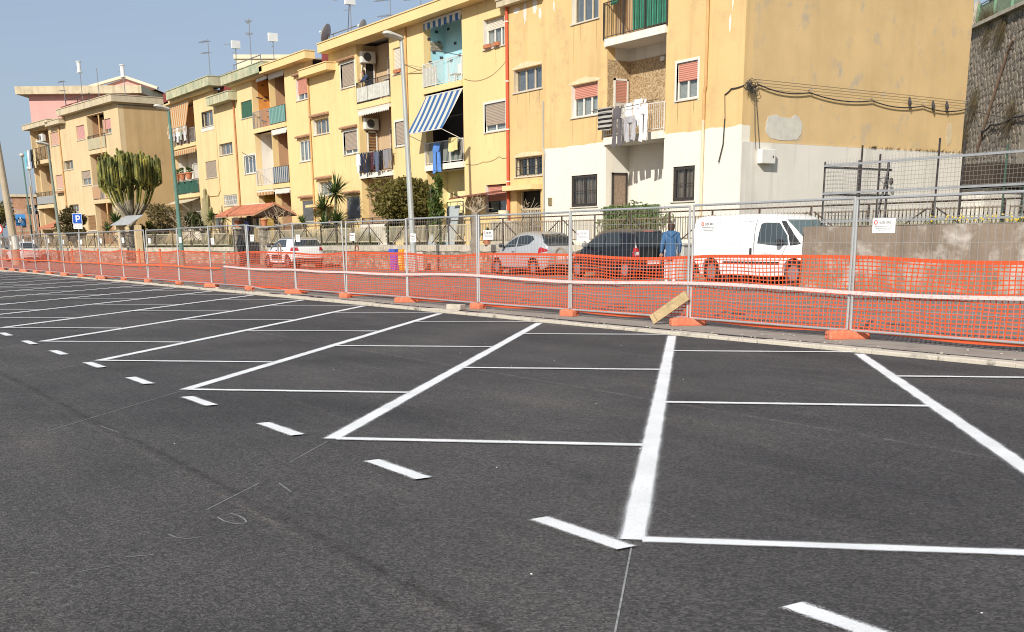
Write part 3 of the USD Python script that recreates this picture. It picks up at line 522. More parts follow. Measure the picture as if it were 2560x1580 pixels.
MB().tube(wirepath([(-28.0, Y0 - 0.03, 6.05), (-27.95, Y0 - 0.03, 5.3)], 0, 4), 0.012, 5).tube([(-27.95, Y0 - 0.04, 5.3), (-27.98, Y0 - 0.05, 4.5), (-28.15, Y0 - 0.06, 3.95)], 0.022, 5).tube(wirepath([(-28.0, Y0 - 0.03, 6.05), (-27.7, Y0 - 0.04, 6.2), (-27.1, Y0 - 0.02, 6.25)], 0.02, 5), 0.02, 5).build("loose_cable", CABLE, A)
# gable: old plaster patch, cables, meter box, weeds on the ledge
ang = np.linspace(0, 2 * PI, 40, endpoint=False); r = np.random.default_rng(4)
pp = [(28.95 + 0.86 * math.copysign(abs(math.cos(a)) ** 0.7, math.cos(a)) + r.normal(0, 0.015), 5.06 + (0.42 - (0.10 if math.sin(a) > 0 and abs(math.cos(a) - 0.05) < 0.35 else 0)) * math.copysign(abs(math.sin(a)) ** 0.7, math.sin(a)) + r.normal(0, 0.015)) for a in ang]
MB().prism(pp, -27.199, -27.188, "x").build("bare_render_patch", pm("patch_pale", (0.56, 0.53, 0.46), rough=0.95, var=0.12, sc=4, bump=0.5, bsc=25), A)
MB().prism([(37.75 + 0.2 * math.cos(a) + r.normal(0, .02), 5.2 + 0.4 * math.sin(a) + r.normal(0, .02)) for a in ang], -27.199, -27.19, "x").build("bare_render_patch", pm("patch_cream", (0.56, 0.45, 0.28), rough=0.9, var=0.15, sc=4), A)
mbx = MB().add(rbox(-27.15, -26.93, 27.70, 28.34, 3.87, 4.32, 0.02)).build("meter_box", ACM, A); MB().box(-26.932, -26.922, 28.2, 28.24, 4.05, 4.12).build("lock", IRON, mbx)
gx = -27.12; yz = [(27.05, 6.32), (27.6, 6.3), (30.0, 6.2), (33.2, 6.12), (36.0, 6.1), (38.55, 6.12)]
for i, (dz, rr, sg) in enumerate(((0, 0.022, 0.13),)):
    MB().tube(wirepath([(gx + 0.02 * i, y, z + dz) for y, z in yz], sg, 10), rr, 5).build("cable", CABLE, A)
for dz in (0.12, 0.03): MB().tube([(gx + 0.05, 27.2, 6.42 + dz - 0.1), (gx + 0.05, 38.6, 6.42 + dz - 0.1 - 0.05)], 0.007, 4).build("cable", CABLE, A)
MB().tube(wirepath([(gx, 38.5, 6.12), (-24.0, 52.0, 6.0)], 0.5, 10), 0.016, 5).build("cable", CABLE, A)
for y, z in yz[1:-1]: MB().tube([(-27.2, y, z + 0.08), (-27.02, y, z + 0.12), (-27.02, y, z)], 0.012, 5).build("insulator_hook", IRONG, A)
jb = MB(); r = np.random.default_rng(8)
for i in range(22):
    c = np.array((-27.08, 27.2, 6.28)) + r.normal(0, 0.05, 3) * (0.5, 1.2, 1.0); a = r.uniform(0, 6.28); q = r.uniform(0.08, 0.2); jb.tube([c + np.array((0.02 * k, q * math.cos(a + k * 0.9), 0.8 * q * math.sin(a + k * 0.9) - 0.03 * k)) for k in range(6)], 0.009, 4)
jb.build("cable_bundle", CABLE, A)
MB().tube(wirepath([(gx, 27.45, 6.25), (gx, 27.62, 5.2), (gx, 27.78, 4.3)], 0, 3), 0.012, 4).tube(wirepath([(gx, 27.4, 6.2), (gx, 27.5, 5.0), (gx, 27.6, 4.3)], 0, 3), 0.01, 4).build("cable", CABLE, A)
MB().tube([(-27.2, 33.9, 3.5), (-26.95, 33.9, 3.55), (-26.9, 34.2, 3.5)], 0.015, 4).add(ico((-26.9, 34.25, 3.42), 0.09, 1, (0.8, 0.8, 1.6))).build("wall_fitting", IRON, A)
# ------------------------------------------------ B: yellow building in the middle of the row
B = thing("apartment_building", "bright yellow middle apartment building with light-blue loggia and striped awning", "building", (-54, 27, 0))
STAINM[0] = pm("rain_stain_yellow", (0.60, 0.43, 0.195), rough=0.95, var=0.2, sc=4)
W_ = {2: (9.4, 10.58), 1: (6.05, 7.2), 0: (2.70, 3.86)}
LA, LB, LC = (-55.05, -51.42), (-47.97, -44.53), (-67.10, -64.72)
hb = []
for f, (a, c) in W_.items():
    hb += [(-42.75, -41.1, a, c), (-57.0, -55.35, a, c), (-63.05, -61.35, a, c)]
    if f: hb.append((-51.05, -50.02, a, c))
for l in (LA, LB, LC): hb += [(*l, 1.72, 4.72), (*l, 4.98, 8.16), (*l, 8.42, 11.33)]
hb += [(-60.88, -58.8, 7.35, 8.15), (-60.6, -58.8, 4.03, 4.8), (-60.5, -59.0, 1.3, 3.4)]
facade(B, -67.15, -40.92, 0.6, 10.55, Y0, [h for h in hb if h[2] < 10.55], YELLOW)
facade(B, -67.15, -61.4, 10.551, 11.5, Y0, [h for h in hb if h[3] > 10.551], YELLOW); facade(B, -58.5, -40.92, 10.551, 11.5, Y0, [h for h in hb if h[3] > 10.551], YELLOW)
MB().box(-67.15, -40.92, 37.6, 38.0, 0.5, 11.5).box(-41.3, -40.93, Y0 + 0.38, 37.6, 0.5, 11.5).box(-67.15, -66.8, Y0 + 0.38 + 1.2, 37.6, 0.5, 11.5).build("rear_wall", YELLOW, B)
MB().box(-67.15, -61.4, Y0 + 0.01, 38, 11.5, 11.58).box(-58.5, -40.92, Y0 + 0.01, 38, 11.5, 11.58).box(-61.4, -58.5, Y0 + 0.01, 38, 10.5, 10.58).build("roof", CONC, B)
cornice(B, -58.5, -40.9, 11.33, 11.76, Y0, 0.6, Y0 - 0.001, YELLOW); cornice(B, -67.05, -60.2, 11.32, 11.70, Y0, 0.6, Y0 - 0.001, YELLOW); cornice(B, -61.3, -57.6, 10.42, 10.78, Y0, 0.55, Y0 - 0.001, YELLOW)
MB().box(-61.3, -59.2, Y0 + 0.9, 31, 10.6, 12.0).build("stair_head", REDROOF, B, label="dark red stair head on the roof")
for z in (4.72, 8.16, 11.33):   # soffit faces of the loggias are the slabs above; the top one is the roof's underside
    pass
window(B, -42.75, -41.1, 9.4, 10.58, Y0, FRAMEW, 2, 0.35, SHWHITE, CURT, reveal=FRAMEW, depth=0.2); window(B, -42.75, -41.1, 6.05, 7.2, Y0, FRAMEW, 1, 0.8, SHGREY, CURT, depth=0.06, surround=FRAMEW); window(B, -42.75, -41.1, 2.7, 3.86, Y0, FRAMED, 1, 0.6, SHRED, CURT, reveal=FRAMEW)
window(B, -57.0, -55.35, 9.4, 10.58, Y0, FRAMEW, 1, 0.97, SHGREY, None, depth=0.08, hood=True, surround=FRAMEW); window(B, -57.0, -55.35, 6.05, 7.2, Y0, FRAMEW, 1, 0.85, SHGREY, CURT, depth=0.08, hood=True, surround=FRAMEW)
w = window(B, -57.0, -55.35, 2.7, 3.86, Y0, SHBLUE, 1, 0.99, SHBLUE, None, depth=0.04, hood=True)
window(B, -63.05, -61.35, 9.4, 10.58, Y0, FRAMEW, 1, 0.75, SHRED, CURTG, depth=0.12, hood=True, reveal=FRAMEW); window(B, -63.05, -61.35, 6.05, 7.2, Y0, FRAMEW, 2, 0.0, SHGREY, CURT, depth=0.05, hood=True); window(B, -63.05, -61.35, 2.7, 3.86, Y0, SHBLUE, 1, 0.99, SHBLUE, None, depth=0.04, hood=True)
window(B, -51.05, -50.02, 9.4, 10.58, Y0, FRAMEW, 1, 0.85, SHWHITE, CURTG, depth=0.08); window(B, -51.05, -50.02, 6.05, 7.2, Y0, FRAMEW, 1, 0.97, SHGREY, None, depth=0.05, surround=FRAMEW)
window(B, -60.88, -58.8, 7.35, 8.15, Y0, FRAMEB, 2, 0.0, curtain=CURTG, reveal=FRAMEW, hood=True); window(B, -60.6, -58.8, 4.03, 4.8, Y0, FRAMEB, 1, 0.0, curtain=CURT, reveal=FRAMEW, hood=True)
d = MB().box(-60.48, -60.4, Y0 + 0.2, Y0 + 0.26, 1.3, 3.36).box(-59.1, -59.02, Y0 + 0.2, Y0 + 0.26, 1.3, 3.36).build("door", FRAMEB, B); MB().box(-60.4, -59.1, Y0 + 0.22, Y0 + 0.25, 1.3, 3.36).build("door_leaf", BROWNL, d)
MB().box(-61.0, -58.6, Y0 - 0.7, Y0 - 0.002, 3.42, 3.56).build("entrance_canopy", YELLOW, B)
# loggia A
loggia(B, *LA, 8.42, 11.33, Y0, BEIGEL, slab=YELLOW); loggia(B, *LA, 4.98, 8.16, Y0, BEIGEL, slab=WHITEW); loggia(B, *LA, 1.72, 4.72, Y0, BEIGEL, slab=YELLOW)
for z, sh in ((8.42, None), (4.98, (SHBROWN, 0.95))):
    sidedoor(B, LA[0] + 0.0, Y0 + 0.42, Y0 + 1.0, z, z + 2.15, FRAMEW, DARK, sh); backdoor(B, LA[0] + 1.35, LA[0] + 2.7, z + (0.3 if sh is None else 0.2), z + 2.2, Y0 + 1.118, FRAMEW, SHGREY if sh is None else SHBROWN, (SHGREY if sh is None else SHBROWN, 0.9))
aircon(B, (LA[0] + 0.02, Y0 + 0.15, 10.45)); aircon(B, (LA[0] + 0.02, Y0 + 0.2, 7.2))
MB().tube([(LA[0] + 0.03, Y0 + 0.3, 10.4), (LA[0] + 0.03, Y0 + 0.22, 9.9), (LA[0] + 0.03, Y0 + 0.22, 8.5)], 0.025, 5).build("ac_pipe", PIPEW, B)
railing(B, LA[0] - 0.02, LA[1] + 0.02, 8.42, Y0 - 0.05, 1.05, IRON, 0.11); folds(LA[0], LA[1], 8.52, 9.2, Y0 - 0.07, 14, 0.008, 1).build("railing_screen", pm("reed_screen", (0.50, 0.49, 0.43), rough=0.9, var=0.25, sc=5), B)
railing(B, LA[0] - 0.02, LA[1] + 0.02, 4.98, Y0 - 0.05, 1.0, IRON, 0.11)
cassette(B, LA[0] + 0.2, LA[1] + 0.06, Y0 - 0.002, 8.12, SHWHITE, FRAMEW)
railing(B, LA[0], LA[1], 1.72, Y0 - 0.05, 1.0, IRON, 0.11); MB().box(LA[0] - 0.05, LA[1] + 0.05, Y0 - 0.16, Y0 - 0.1, 0.5, 2.4).build("parapet", WHITEW, B)
# light-blue loggia
LBLUE = pm("light_blue_wall", (0.36, 0.60, 0.66), rough=0.85, var=0.05, sc=2, spec=0.15)
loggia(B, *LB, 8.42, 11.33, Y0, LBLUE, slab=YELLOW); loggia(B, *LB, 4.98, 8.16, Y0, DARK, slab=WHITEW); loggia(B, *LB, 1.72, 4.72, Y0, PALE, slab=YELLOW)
r = np.random.default_rng(12); xw, yb = LB[0], Y0 + 1.12
STONE = pm("decor_stone", (0.30, 0.25, 0.19), rough=0.9, var=0.3, sc=8); DSTONE = pm("dark_decor_stone", (0.05, 0.055, 0.06), rough=0.8, var=0.3, sc=8)
for (dy, z) in ((0.2, 10.55), (0.62, 10.9), (0.45, 10.0), (0.75, 10.45), (0.25, 9.55), (0.85, 9.8)): MB().box(xw + 0.001, xw + 0.025, Y0 + dy, Y0 + dy + 0.16, z, z + 0.1).build("decor_stone", DSTONE, B)
for (dx, z) in ((0.3, 11.0), (0.9, 10.3), (1.7, 10.9), (1.3, 9.75), (2.3, 10.35), (2.8, 9.7), (0.5, 9.6), (2.0, 9.9), (2.9, 10.9)): MB().box(xw + dx, xw + dx + 0.2, yb - 0.025, yb - 0.001, z, z + 0.11).build("decor_stone", DSTONE, B)
for i in range(5):
    for j in range(3): MB().box(xw + 0.001, xw + 0.03, Y0 + 0.34 + 0.13 * i + 0.05 * (j % 2), Y0 + 0.455 + 0.13 * i + 0.05 * (j % 2), 10.12 + 0.13 * j, 10.23 + 0.13 * j).build("decor_stone", STONE, B)
railing(B, LB[0] - 0.03, LB[1] + 0.03, 8.42, Y0 - 0.06, 1.05, IRONW, 0.10); folds(LB[0] - 0.02, LB[0] + 1.2, 8.5, 9.3, Y0 - 0.03, 8, 0.008, 2).build("railing_screen", LOOKS["reed_screen"], B)
BLUEST = stripemat("blue_white_cloth", (0.72, 0.68, 0.58), (0.07, 0.16, 0.36), 0.50)
cassette(B, LB[0] + 0.1, LB[1], Y0 + 0.1, 11.3, FRAMEW, BLUEST, 0.08)
awning(B, LB[0] + 0.15, LB[1] + 0.02, Y0 - 0.03, 8.05, Y0 - 1.0, 6.35, BLUEST, xs=-0.25, valance=0.0)
railing(B, LB[0] - 0.03, LB[1] + 0.03, 4.98, Y0 - 0.06, 1.0, IRONW, 0.11); folds(LB[0] + 0.35, LB[1] - 0.3, 5.05, 5.98, Y0 - 0.02, 10, 0.012, 5).build("railing_screen", pm("dark_green_net", (0.025, 0.06, 0.05), rough=0.85, var=0.2, sc=4), B)
MB().box(LB[0] + 2.0, LB[1], Y0 - 0.14, Y0 - 0.08, 1.8, 2.75).build("parapet", WHITEW, B); railing(B, LB[0] + 2.0, LB[1], 2.75, Y0 - 0.1, 0.5, IRON, 0.6)
MB().bar((LB[0] + 2.1, Y0 - 0.1, 3.7), (LB[1], Y0 - 0.05, 3.35), 0.03).build("drying_arm", IRON, B)
lm = MB().tube([(LB[0] + 2.6, Y0 + 0.8, 4.7), (LB[0] + 2.6, Y0 + 0.8, 4.35)], 0.01, 4).add(trimesh.creation.icosphere(1, 0.13), trimesh.transformations.translation_matrix((LB[0] + 2.6, Y0 + 0.8, 4.22))).build("hanging_lantern", IRON, B)
MB().bar((LB[0] - 0.1, Y0 - 0.1, 9.2), (LB[0] - 1.3, Y0 - 0.5, 9.65), 0.03).bar((LB[0] - 0.1, Y0 - 0.05, 9.35), (LB[0] - 1.3, Y0 - 0.5, 9.65), 0.015).bar((LB[1] + 0.05, Y0 - 0.05, 9.4), (LB[1] - 1.2, Y0 - 0.7, 9.75), 0.03).build("drying_arm", IRON, B)
# small loggia at the left end
ORT = stripemat("unused_cloth", (0.6, 0.5, 0.4), (0.5, 0.4, 0.3), 0.3)
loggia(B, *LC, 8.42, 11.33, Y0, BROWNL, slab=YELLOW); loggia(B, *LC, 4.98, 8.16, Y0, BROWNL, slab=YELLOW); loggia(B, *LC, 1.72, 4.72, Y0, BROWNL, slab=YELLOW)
GST = stripemat("teal_slats", (0.34, 0.52, 0.46), (0.11, 0.30, 0.27), 0.22); BST = stripemat("blue_slats", (0.55, 0.56, 0.52), (0.10, 0.14, 0.19), 0.30)
for z, m in ((8.42, GST), (4.98, BST)):
    railing(B, LC[0], LC[1] + 0.02, z, Y0 - 0.05, 1.0, IRON, 0.12)
    for i, X in enumerate(np.arange(LC[0] + 0.02, LC[1] - 0.05, 0.12)): MB().box(X, X + 0.1, Y0 - 0.085, Y0 - 0.07, z + 0.05, z + 0.97).build("slat", m, B)
for z in (11.3, 8.13, 4.7): cassette(B, LC[0] + 0.05, LC[1], Y0 - 0.002 + 0.1, z, FRAMEW, FRAMEW)
railing(B, LC[0], LC[1], 1.72, Y0 - 0.05, 0.9, pm("peach_iron", (0.55, 0.38, 0.25), rough=0.6), 0.2)
for (x, zt, zb) in ((-49.62, 11.35, 1.4), (-61.2, 10.4, 1.4)): MB().tube([(x, Y0 - 0.07, zt), (x, Y0 - 0.07, zb)], 0.055, 8).build("drainpipe", PIPEY, B)
MB().tube(wirepath([(-44.4, Y0 - 0.02, 8.45), (-42.6, Y0 - 0.02, 8.25), (-41.0, Y0 - 0.02, 8.75)], 0.1, 8), 0.007, 4).tube(wirepath([(-44.4, Y0 - 0.02, 4.85), (-42.9, Y0 - 0.02, 4.85), (-41.6, Y0 - 0.02, 5.0), (-40.95, Y0 - 0.02, 4.95)], 0.08, 8), 0.007, 4).build("cable", CABLE, B)
# tin porch roof beside the red pipe
MB().raw([(-44.3, Y0 - 1.0, 3.35), (-40.7, Y0 - 1.0, 3.5), (-40.7, Y0 - 0.01, 3.62), (-44.3, Y0 - 0.01, 3.5), (-44.3, Y0 - 1.0, 3.28), (-40.7, Y0 - 1.0, 3.43), (-40.7, Y0 - 0.01, 3.55), (-44.3, Y0 - 0.01, 3.43)], [(0, 1, 2, 3), (7, 6, 5, 4), (0, 4, 5, 1), (1, 5, 6, 2), (0, 3, 7, 4)]).build("porch_roof", pm("rusty_tin", (0.20, 0.075, 0.05), rough=0.8, var=0.3, sc=4), B)

# ------------------------------------------------ C: building with mossy green cornices
C = thing("apartment_building", "yellow apartment building with mossy green cornices and orange striped awning", "building", (-77, 27, 0))
STAINM[0] = pm("rain_stain_pale", (0.57, 0.42, 0.21), rough=0.95, var=0.2, sc=4)
LL, LG = (-87.0, -81.4), (-69.95, -67.17)
hc = []
for f, (a, c) in {2: (9.35, 10.35), 1: (5.95, 7.05)}.items(): hc += [(-79.8, -77.5, a, c), (-72.1, -70.1, a - 0.12, c - 0.12)]
hc += [(-76.7, -74.1, 7.27, 8.0), (-76.5, -73.9, 3.96, 4.66), (-79.4, -77.2, 2.55, 3.5), (-72.0, -70.1, 2.5, 3.5)]
for l in (LL, LG): hc += [(*l, 1.72, 4.72), (*l, 4.98, 8.16), (*l, 8.42, 11.4)]
facade(C, -87.4, -67.17, 0.6, 10.55, Y0, [h for h in hc if h[2] < 10.5], YELLOW2)
facade(C, -87.4, -77.2, 10.551, 11.5, Y0, [h for h in hc if h[3] > 10.551], YELLOW2); facade(C, -73.6, -67.17, 10.551, 11.5, Y0, [h for h in hc if h[3] > 10.551], YELLOW2)
MB().box(-87.4, -67.2, 37.6, 38.0, 0.5, 11.5).box(-87.4, -87.05, Y0 + 0.38, 37.6, 0.5, 11.5).box(-67.5, -67.2, Y0 + 1.3, 37.6, 0.5, 11.5).build("rear_wall", YELLOW2, C)
MB().box(-87.4, -77.2, Y0 + 0.01, 38, 11.5, 11.6).box(-73.6, -67.17, Y0 + 0.01, 38, 11.5, 11.6).box(-77.2, -73.6, Y0 + 0.01, 38, 10.55, 10.6).build("roof", CONC, C)
cornice(C, -85.6, -76.2, 11.72, 12.28, Y0, 0.6, Y0 + 0.6, GREENC); cornice(C, -73.8, -66.6, 11.42, 11.95, Y0, 0.6, Y0 + 0.6, GREENC); cornice(C, -76.9, -72.6, 10.45, 10.95, Y0, 0.6, Y0 - 0.001, GREENC)
MB().box(-87.4, -77.0, Y0 - 0.3, Y0 - 0.001, 11.5, 11.718).box(-73.6, -67.17, Y0 - 0.3, Y0 - 0.001, 11.3, 11.419).build("eave_board", YELLOW2, C)
MB().box(-77.1, -73.7, Y0 + 0.5, 30, 10.62, 12.3).box(-87.3, -86.2, Y0 - 0.3, 30, 11.6, 12.35).build("stair_head", REDROOF, C, label="dark red stair head on the roof")
window(C, -79.8, -77.5, 9.35, 10.35, Y0, FRAMEB, 1, 0.0, curtain=CURTD, reveal=FRAMED, surround=None); MB().box(-80.0, -77.4, Y0 - 0.02, Y0 - 0.001, 9.05, 9.28).build("patched_plaster", WHITEW, C)
window(C, -72.1, -70.1, 9.23, 10.23, Y0, SHGREEN, 0, 0.99, SHGREEN, None, depth=0.05, hood=False); window(C, -79.8, -77.5, 5.95, 7.05, Y0, SHGREY, 1, 0.99, SHGREY, None, depth=0.05); window(C, -72.1, -70.1, 5.83, 6.93, Y0, FRAMEW, 2, 0.0, curtain=CURTG, depth=0.04, surround=FRAMEW)
window(C, -76.7, -74.1, 7.27, 8.0, Y0, FRAMEB, 2, 0.0, curtain=CURTG, reveal=FRAMEB); window(C, -76.5, -73.9, 3.96, 4.66, Y0, FRAMEW, 1, 0.0, curtain=CURTG, bars=3); window(C, -79.4, -77.2, 2.55, 3.5, Y0, FRAMED, 1, 0.0, curtain=CURTD); window(C, -72.0, -70.1, 2.5, 3.5, Y0, FRAMED, 1, 0.0, curtain=CURTD)
MB().box(-72.4, -68.9, Y0 - 0.02, Y0 - 0.001, 3.6, 3.95).build("patched_plaster", WHITEW, C)
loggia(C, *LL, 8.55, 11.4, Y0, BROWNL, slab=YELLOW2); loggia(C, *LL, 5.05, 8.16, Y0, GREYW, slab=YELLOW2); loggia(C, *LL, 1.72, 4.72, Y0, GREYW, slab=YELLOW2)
OST = stripemat("orange_stripe_cloth", (0.66, 0.54, 0.36), (0.58, 0.27, 0.10), 0.5)
awning(C, LL[0] + 0.3, LL[1] - 0.9, Y0 - 0.02, 11.35, Y0 - 0.4, 9.55, OST, valance=0.2)
railing(C, LL[0], LL[1], 8.55, Y0 - 0.06, 1.0, IRONG, 0.12); railing(C, LL[0], LL[1], 5.05, Y0 - 0.06, 1.0, IRON, 0.12); folds(LL[0] + 0.1, LL[1] - 0.05, 5.12, 5.95, Y0 - 0.09, 12, 0.012, 6).build("railing_screen", pm("green_net", (0.03, 0.09, 0.06), rough=0.85, var=0.3, sc=4), C)
cassette(C, LL[0], LL[1], Y0 + 0.05, 8.15, OST, OST); sidedoor(C, LL[1] - 2.2, Y0 + 0.3, Y0 + 1.0, 5.1, 7.2, FRAMEW, FRAMEW)
backdoor(C, LL[1] - 1.9, LL[1] - 0.3, 5.1, 7.1, Y0 + 1.118, FRAMEW, FRAMEW); backdoor(C, LL[1] - 1.7, LL[1] - 0.3, 1.75, 4.0, Y0 + 1.118, FRAMEW, GREYW)
MB().raw([(LL[0], Y0 - 0.9, 4.35), (LL[1] - 0.3, Y0 - 0.9, 4.35), (LL[1] - 0.3, Y0, 4.68), (LL[0], Y0, 4.68)], [(0, 1, 2, 3)]).build("awning", pm("beige_canvas", (0.48, 0.42, 0.29), rough=0.9), C)
ORW = pm("orange_stone_wall", (0.55, 0.25, 0.06), rough=0.9, var=0.2, sc=2)
loggia(C, *LG, 8.42, 11.4, Y0, ORW, slab=YELLOW2); loggia(C, *LG, 4.98, 8.16, Y0, GREYW, slab=YELLOW2)
def checks(n, l, out):
    n["bk"] = ("brick_texture", {"scale": 3.0, "color1": (0.50, 0.33, 0.07), "color2": (0.32, 0.2, 0.05), "mortar": (0.6, 0.5, 0.25), "mortar_size": 0.02, "offset": 0.0, "brick_width": 0.6, "row_height": 0.6}); n["mp"] = ("mapping", {"rotation": (PI / 2, 0, 0)}); l += [("g.position", "mp.vector"), ("mp.vector", "bk.vector")]; return n, l, "bk.color"
loggia(C, *LG, 1.72, 4.72, Y0, pm("checked_tiles", (0.4, 0.3, 0.1), rough=0.5, extra=checks), slab=YELLOW2)
r = np.random.default_rng(21)
for i in range(22):
    if i < 11: dy, z = r.uniform(0.1, 0.9), r.uniform(8.7, 11.1); MB().box(LG[0] + 0.001, LG[0] + 0.02, Y0 + dy, Y0 + dy + 0.2, z, z + 0.05).build("decor_stone", DSTONE, C)
    else: dx, z = r.uniform(0.1, 2.4), r.uniform(8.7, 11.1); MB().box(LG[0] + dx, LG[0] + dx + 0.25, Y0 + 1.1, Y0 + 1.119, z, z + 0.05).build("decor_stone", DSTONE, C)
backdoor(C, LG[1] - 1.1, LG[1] - 0.1, 8.45, 10.2, Y0 + 1.095, FRAMEW, DARK); backdoor(C, LG[1] - 1.3, LG[1] - 0.1, 5.0, 6.9, Y0 + 1.118, FRAMEW, FRAMEW)
railing(C, LG[0], LG[1], 8.42, Y0 - 0.06, 1.0, IRONG, 0.12); railing(C, LG[0], LG[1], 4.98, Y0 - 0.06, 1.0, IRONW, 0.12); cassette(C, LG[0] + 1.0, LG[1], Y0 + 0.05, 11.38, OST, FRAMEW); cassette(C, LG[0], LG[1], Y0 + 0.05, 4.7, FRAMEW, OST)
MB().tube([(-73.2, Y0 - 0.07, 10.9), (-73.2, Y0 - 0.07, 1.4)], 0.06, 8).build("drainpipe", pm("brown_pipe", (0.42, 0.2, 0.08), rough=0.7), C)
MB().tube([(-77.0, Y0 - 0.03, 10.3), (-77.0, Y0 - 0.03, 5.0), (-77.4, Y0 - 0.03, 4.7), (-80.5, Y0 - 0.03, 4.7)], 0.025, 5).build("conduit", PIPEY, C)
MB().bar((LG[0] - 0.05, Y0 - 0.1, 6.6), (LG[0] - 1.1, Y0 - 0.5, 7.1), 0.03).build("drying_arm", IRON, C)

# ------------------------------------------------ D: building at the left, turned a little
D = thing("apartment_building", "weathered tan apartment building behind the candelabra tree", "building", (-92.3, 24.63, -0.195), rz=math.degrees(math.atan(0.1)), local=True); UsdGeom.Xform(stage.GetPrimAtPath(D)).AddScaleOp().Set(Gf.Vec3f(1.13, 1.13, 1.13))
STAINM[0] = pm("rain_stain_tan", (0.48, 0.36, 0.2), rough=0.95, var=0.2, sc=4)
hd = []
for a, c in ((9.05, 10.05), (5.8, 6.83)): hd += [(-14.85, -12.85, a, c), (-8.75, -6.95, a, c), (-3.15, -1.55, a, c)] if a > 8 else [(-14.6, -12.6, a, c), (-8.55, -6.6, a, c)]
hd += [(-12.35, -10.2, 7.1, 7.76), (-11.95, -9.9, 3.95, 4.5), (-8.2, -6.2, 2.5, 3.6), (-3.0, -1.5, 5.8, 6.83)]
DL, DR = (-19.7, -15.2), (-6.3, -2.75); hd = [h for h in hd if not (h[0] < -6.3 < h[1] and False)]
hd = [(a, min(b, -6.45) if a < -6.6 and b > -6.5 else b, c, d) for a, b, c, d in hd]
for l in (DL, DR): hd += [(*l, 1.5, 4.4), (*l, 4.68, 7.85), (*l, 8.15, 10.55)]
facade(D, -19.9, 0.0, 0.3, 10.75, 0.0, hd, TAN)
MB().box(-0.38, 0.0, 0.381, 10.5, 0.3, 10.75).build("end_wall", pm("brown_tan_plaster", (0.50, 0.345, 0.17), rough=0.9, var=0.1, sc=0.5, streak=0.2, dirt=((0.38, 0.28, 0.17), 1.2, 0.58, 0.72)), D)
MB().box(-19.9, -19.52, 0.381, 10.5, 0.3, 10.75).box(-19.52, -0.38, 10.1, 10.5, 0.3, 10.75).build("rear_wall", TAN, D)
MB().box(-19.9, 0, 0.01, 10.5, 10.75, 10.85).build("roof", CONC, D)
cornice(D, -11.3, 0.28, 10.95, 11.38, 0.0, 0.5, 10.7, GREYC); cornice(D, -20.2, -13.6, 10.6, 10.95, 0.0, 0.5, 3.75, GREYC); cornice(D, -14.3, -10.9, 10.45, 10.75, 0.0, 0.5, -0.001, GREYC)
MB().box(-0.38, 0.0, 0.0, 10.5, 10.75, 10.949).box(-11.3, -0.38, 0.0, 0.3, 10.75, 10.949).build("attic_wall", TAN, D); MB().box(-13.5, -11.4, 0.6, 3.5, 10.86, 11.9).build("stair_head", REDROOF, D)
hm = MB()
for z in (11.75, 12.1, 12.45): hm.tube([(-14.0, 1.2, z), (-8.6, 1.2, z)], 0.03, 5)
for x in (-14, -11.3, -8.6): hm.tube([(x, 1.2, 10.9), (x, 1.2, 12.5)], 0.03, 5)
hm.build("roof_railing", IRON, D)
for (x0, x1, z0, z1, m, s) in ((-14.85, -12.85, 9.05, 10.05, SHPINK, 0.99), (-8.75, -6.95, 9.05, 10.05, pm("rose_shutter", (0.56, 0.3, 0.27), rough=0.6), 0.99), (-3.15, -1.55, 9.05, 10.05, LOOKS["rose_shutter"], 0.7), (-14.6, -12.6, 5.8, 6.83, SHPINK, 0.99), (-8.55, -6.6, 5.8, 6.83, SHGREY, 0.55), (-3.0, -1.5, 5.8, 6.83, SHGREY, 0.9), (-8.2, -6.45, 2.5, 3.6, SHBROWN, 0.99)):
    window(D, x0, x1, z0, z1, 0.0, FRAMEB, 1, s, m, CURT if s < 0.9 else None, depth=0.08, reveal=FRAMEB if s < 0.9 else None)
window(D, -12.35, -10.2, 7.1, 7.76, 0.0, FRAMEB, 1, 0.0, curtain=CURTD, reveal=FRAMEB); window(D, -11.95, -9.9, 3.95, 4.5, 0.0, FRAMEB, 1, 0.0, curtain=CURTG, reveal=FRAMEB)
for zf, zt in ((8.15, 10.55), (4.68, 7.85), (1.5, 4.4)):
    loggia(D, *DR, zf, zt, 0.0, BROWNL, slab=TAN, fascia=0.28); loggia(D, *DL, zf, zt, 0.0, BROWNL, slab=TAN, fascia=0.28)
railing(D, *DR, 8.15, -0.05, 1.0, IRON, 0.14); MB().box(DR[0], DR[1], -0.09, -0.07, 8.2, 8.95).build("railing_panel", pm("beige_panel", (0.42, 0.37, 0.24), rough=0.8), D); railing(D, *DR, 4.68, -0.05, 1.0, IRONW, 0.14); MB().box(DR[0], DR[0] + 1.6, -0.09, -0.07, 4.75, 5.6).build("railing_panel", BROWNL, D)
railing(D, *DL, 8.15, -0.05, 1.0, IRON, 0.14); railing(D, *DL, 4.68, -0.05, 1.0, IRON, 0.14); MB().box(DL[0], DL[1], -0.09, -0.07, 4.75, 5.35).build("railing_panel", IRONG, D)
backdoor(D, DR[0] + 1.4, DR[0] + 2.5, 8.2, 10.1, 1.118, FRAMEW, SHGREY); backdoor(D, DR[0] + 0.3, DR[0] + 1.1, 4.7, 6.7, 1.118, FRAMED, DARK); backdoor(D, DL[0] + 2.4, DL[0] + 3.4, 8.2, 10.1, 1.118, FRAMEW, FRAMEW); aircon(D, (DL[0] + 2.0, 0.3, 9.6), "y")
lt = MB()
for i in range(6): lt.box(DL[0] + 0.5, DL[0] + 1.6, 1.05, 1.09, 5.0 + i * 0.38, 5.06 + i * 0.38); 
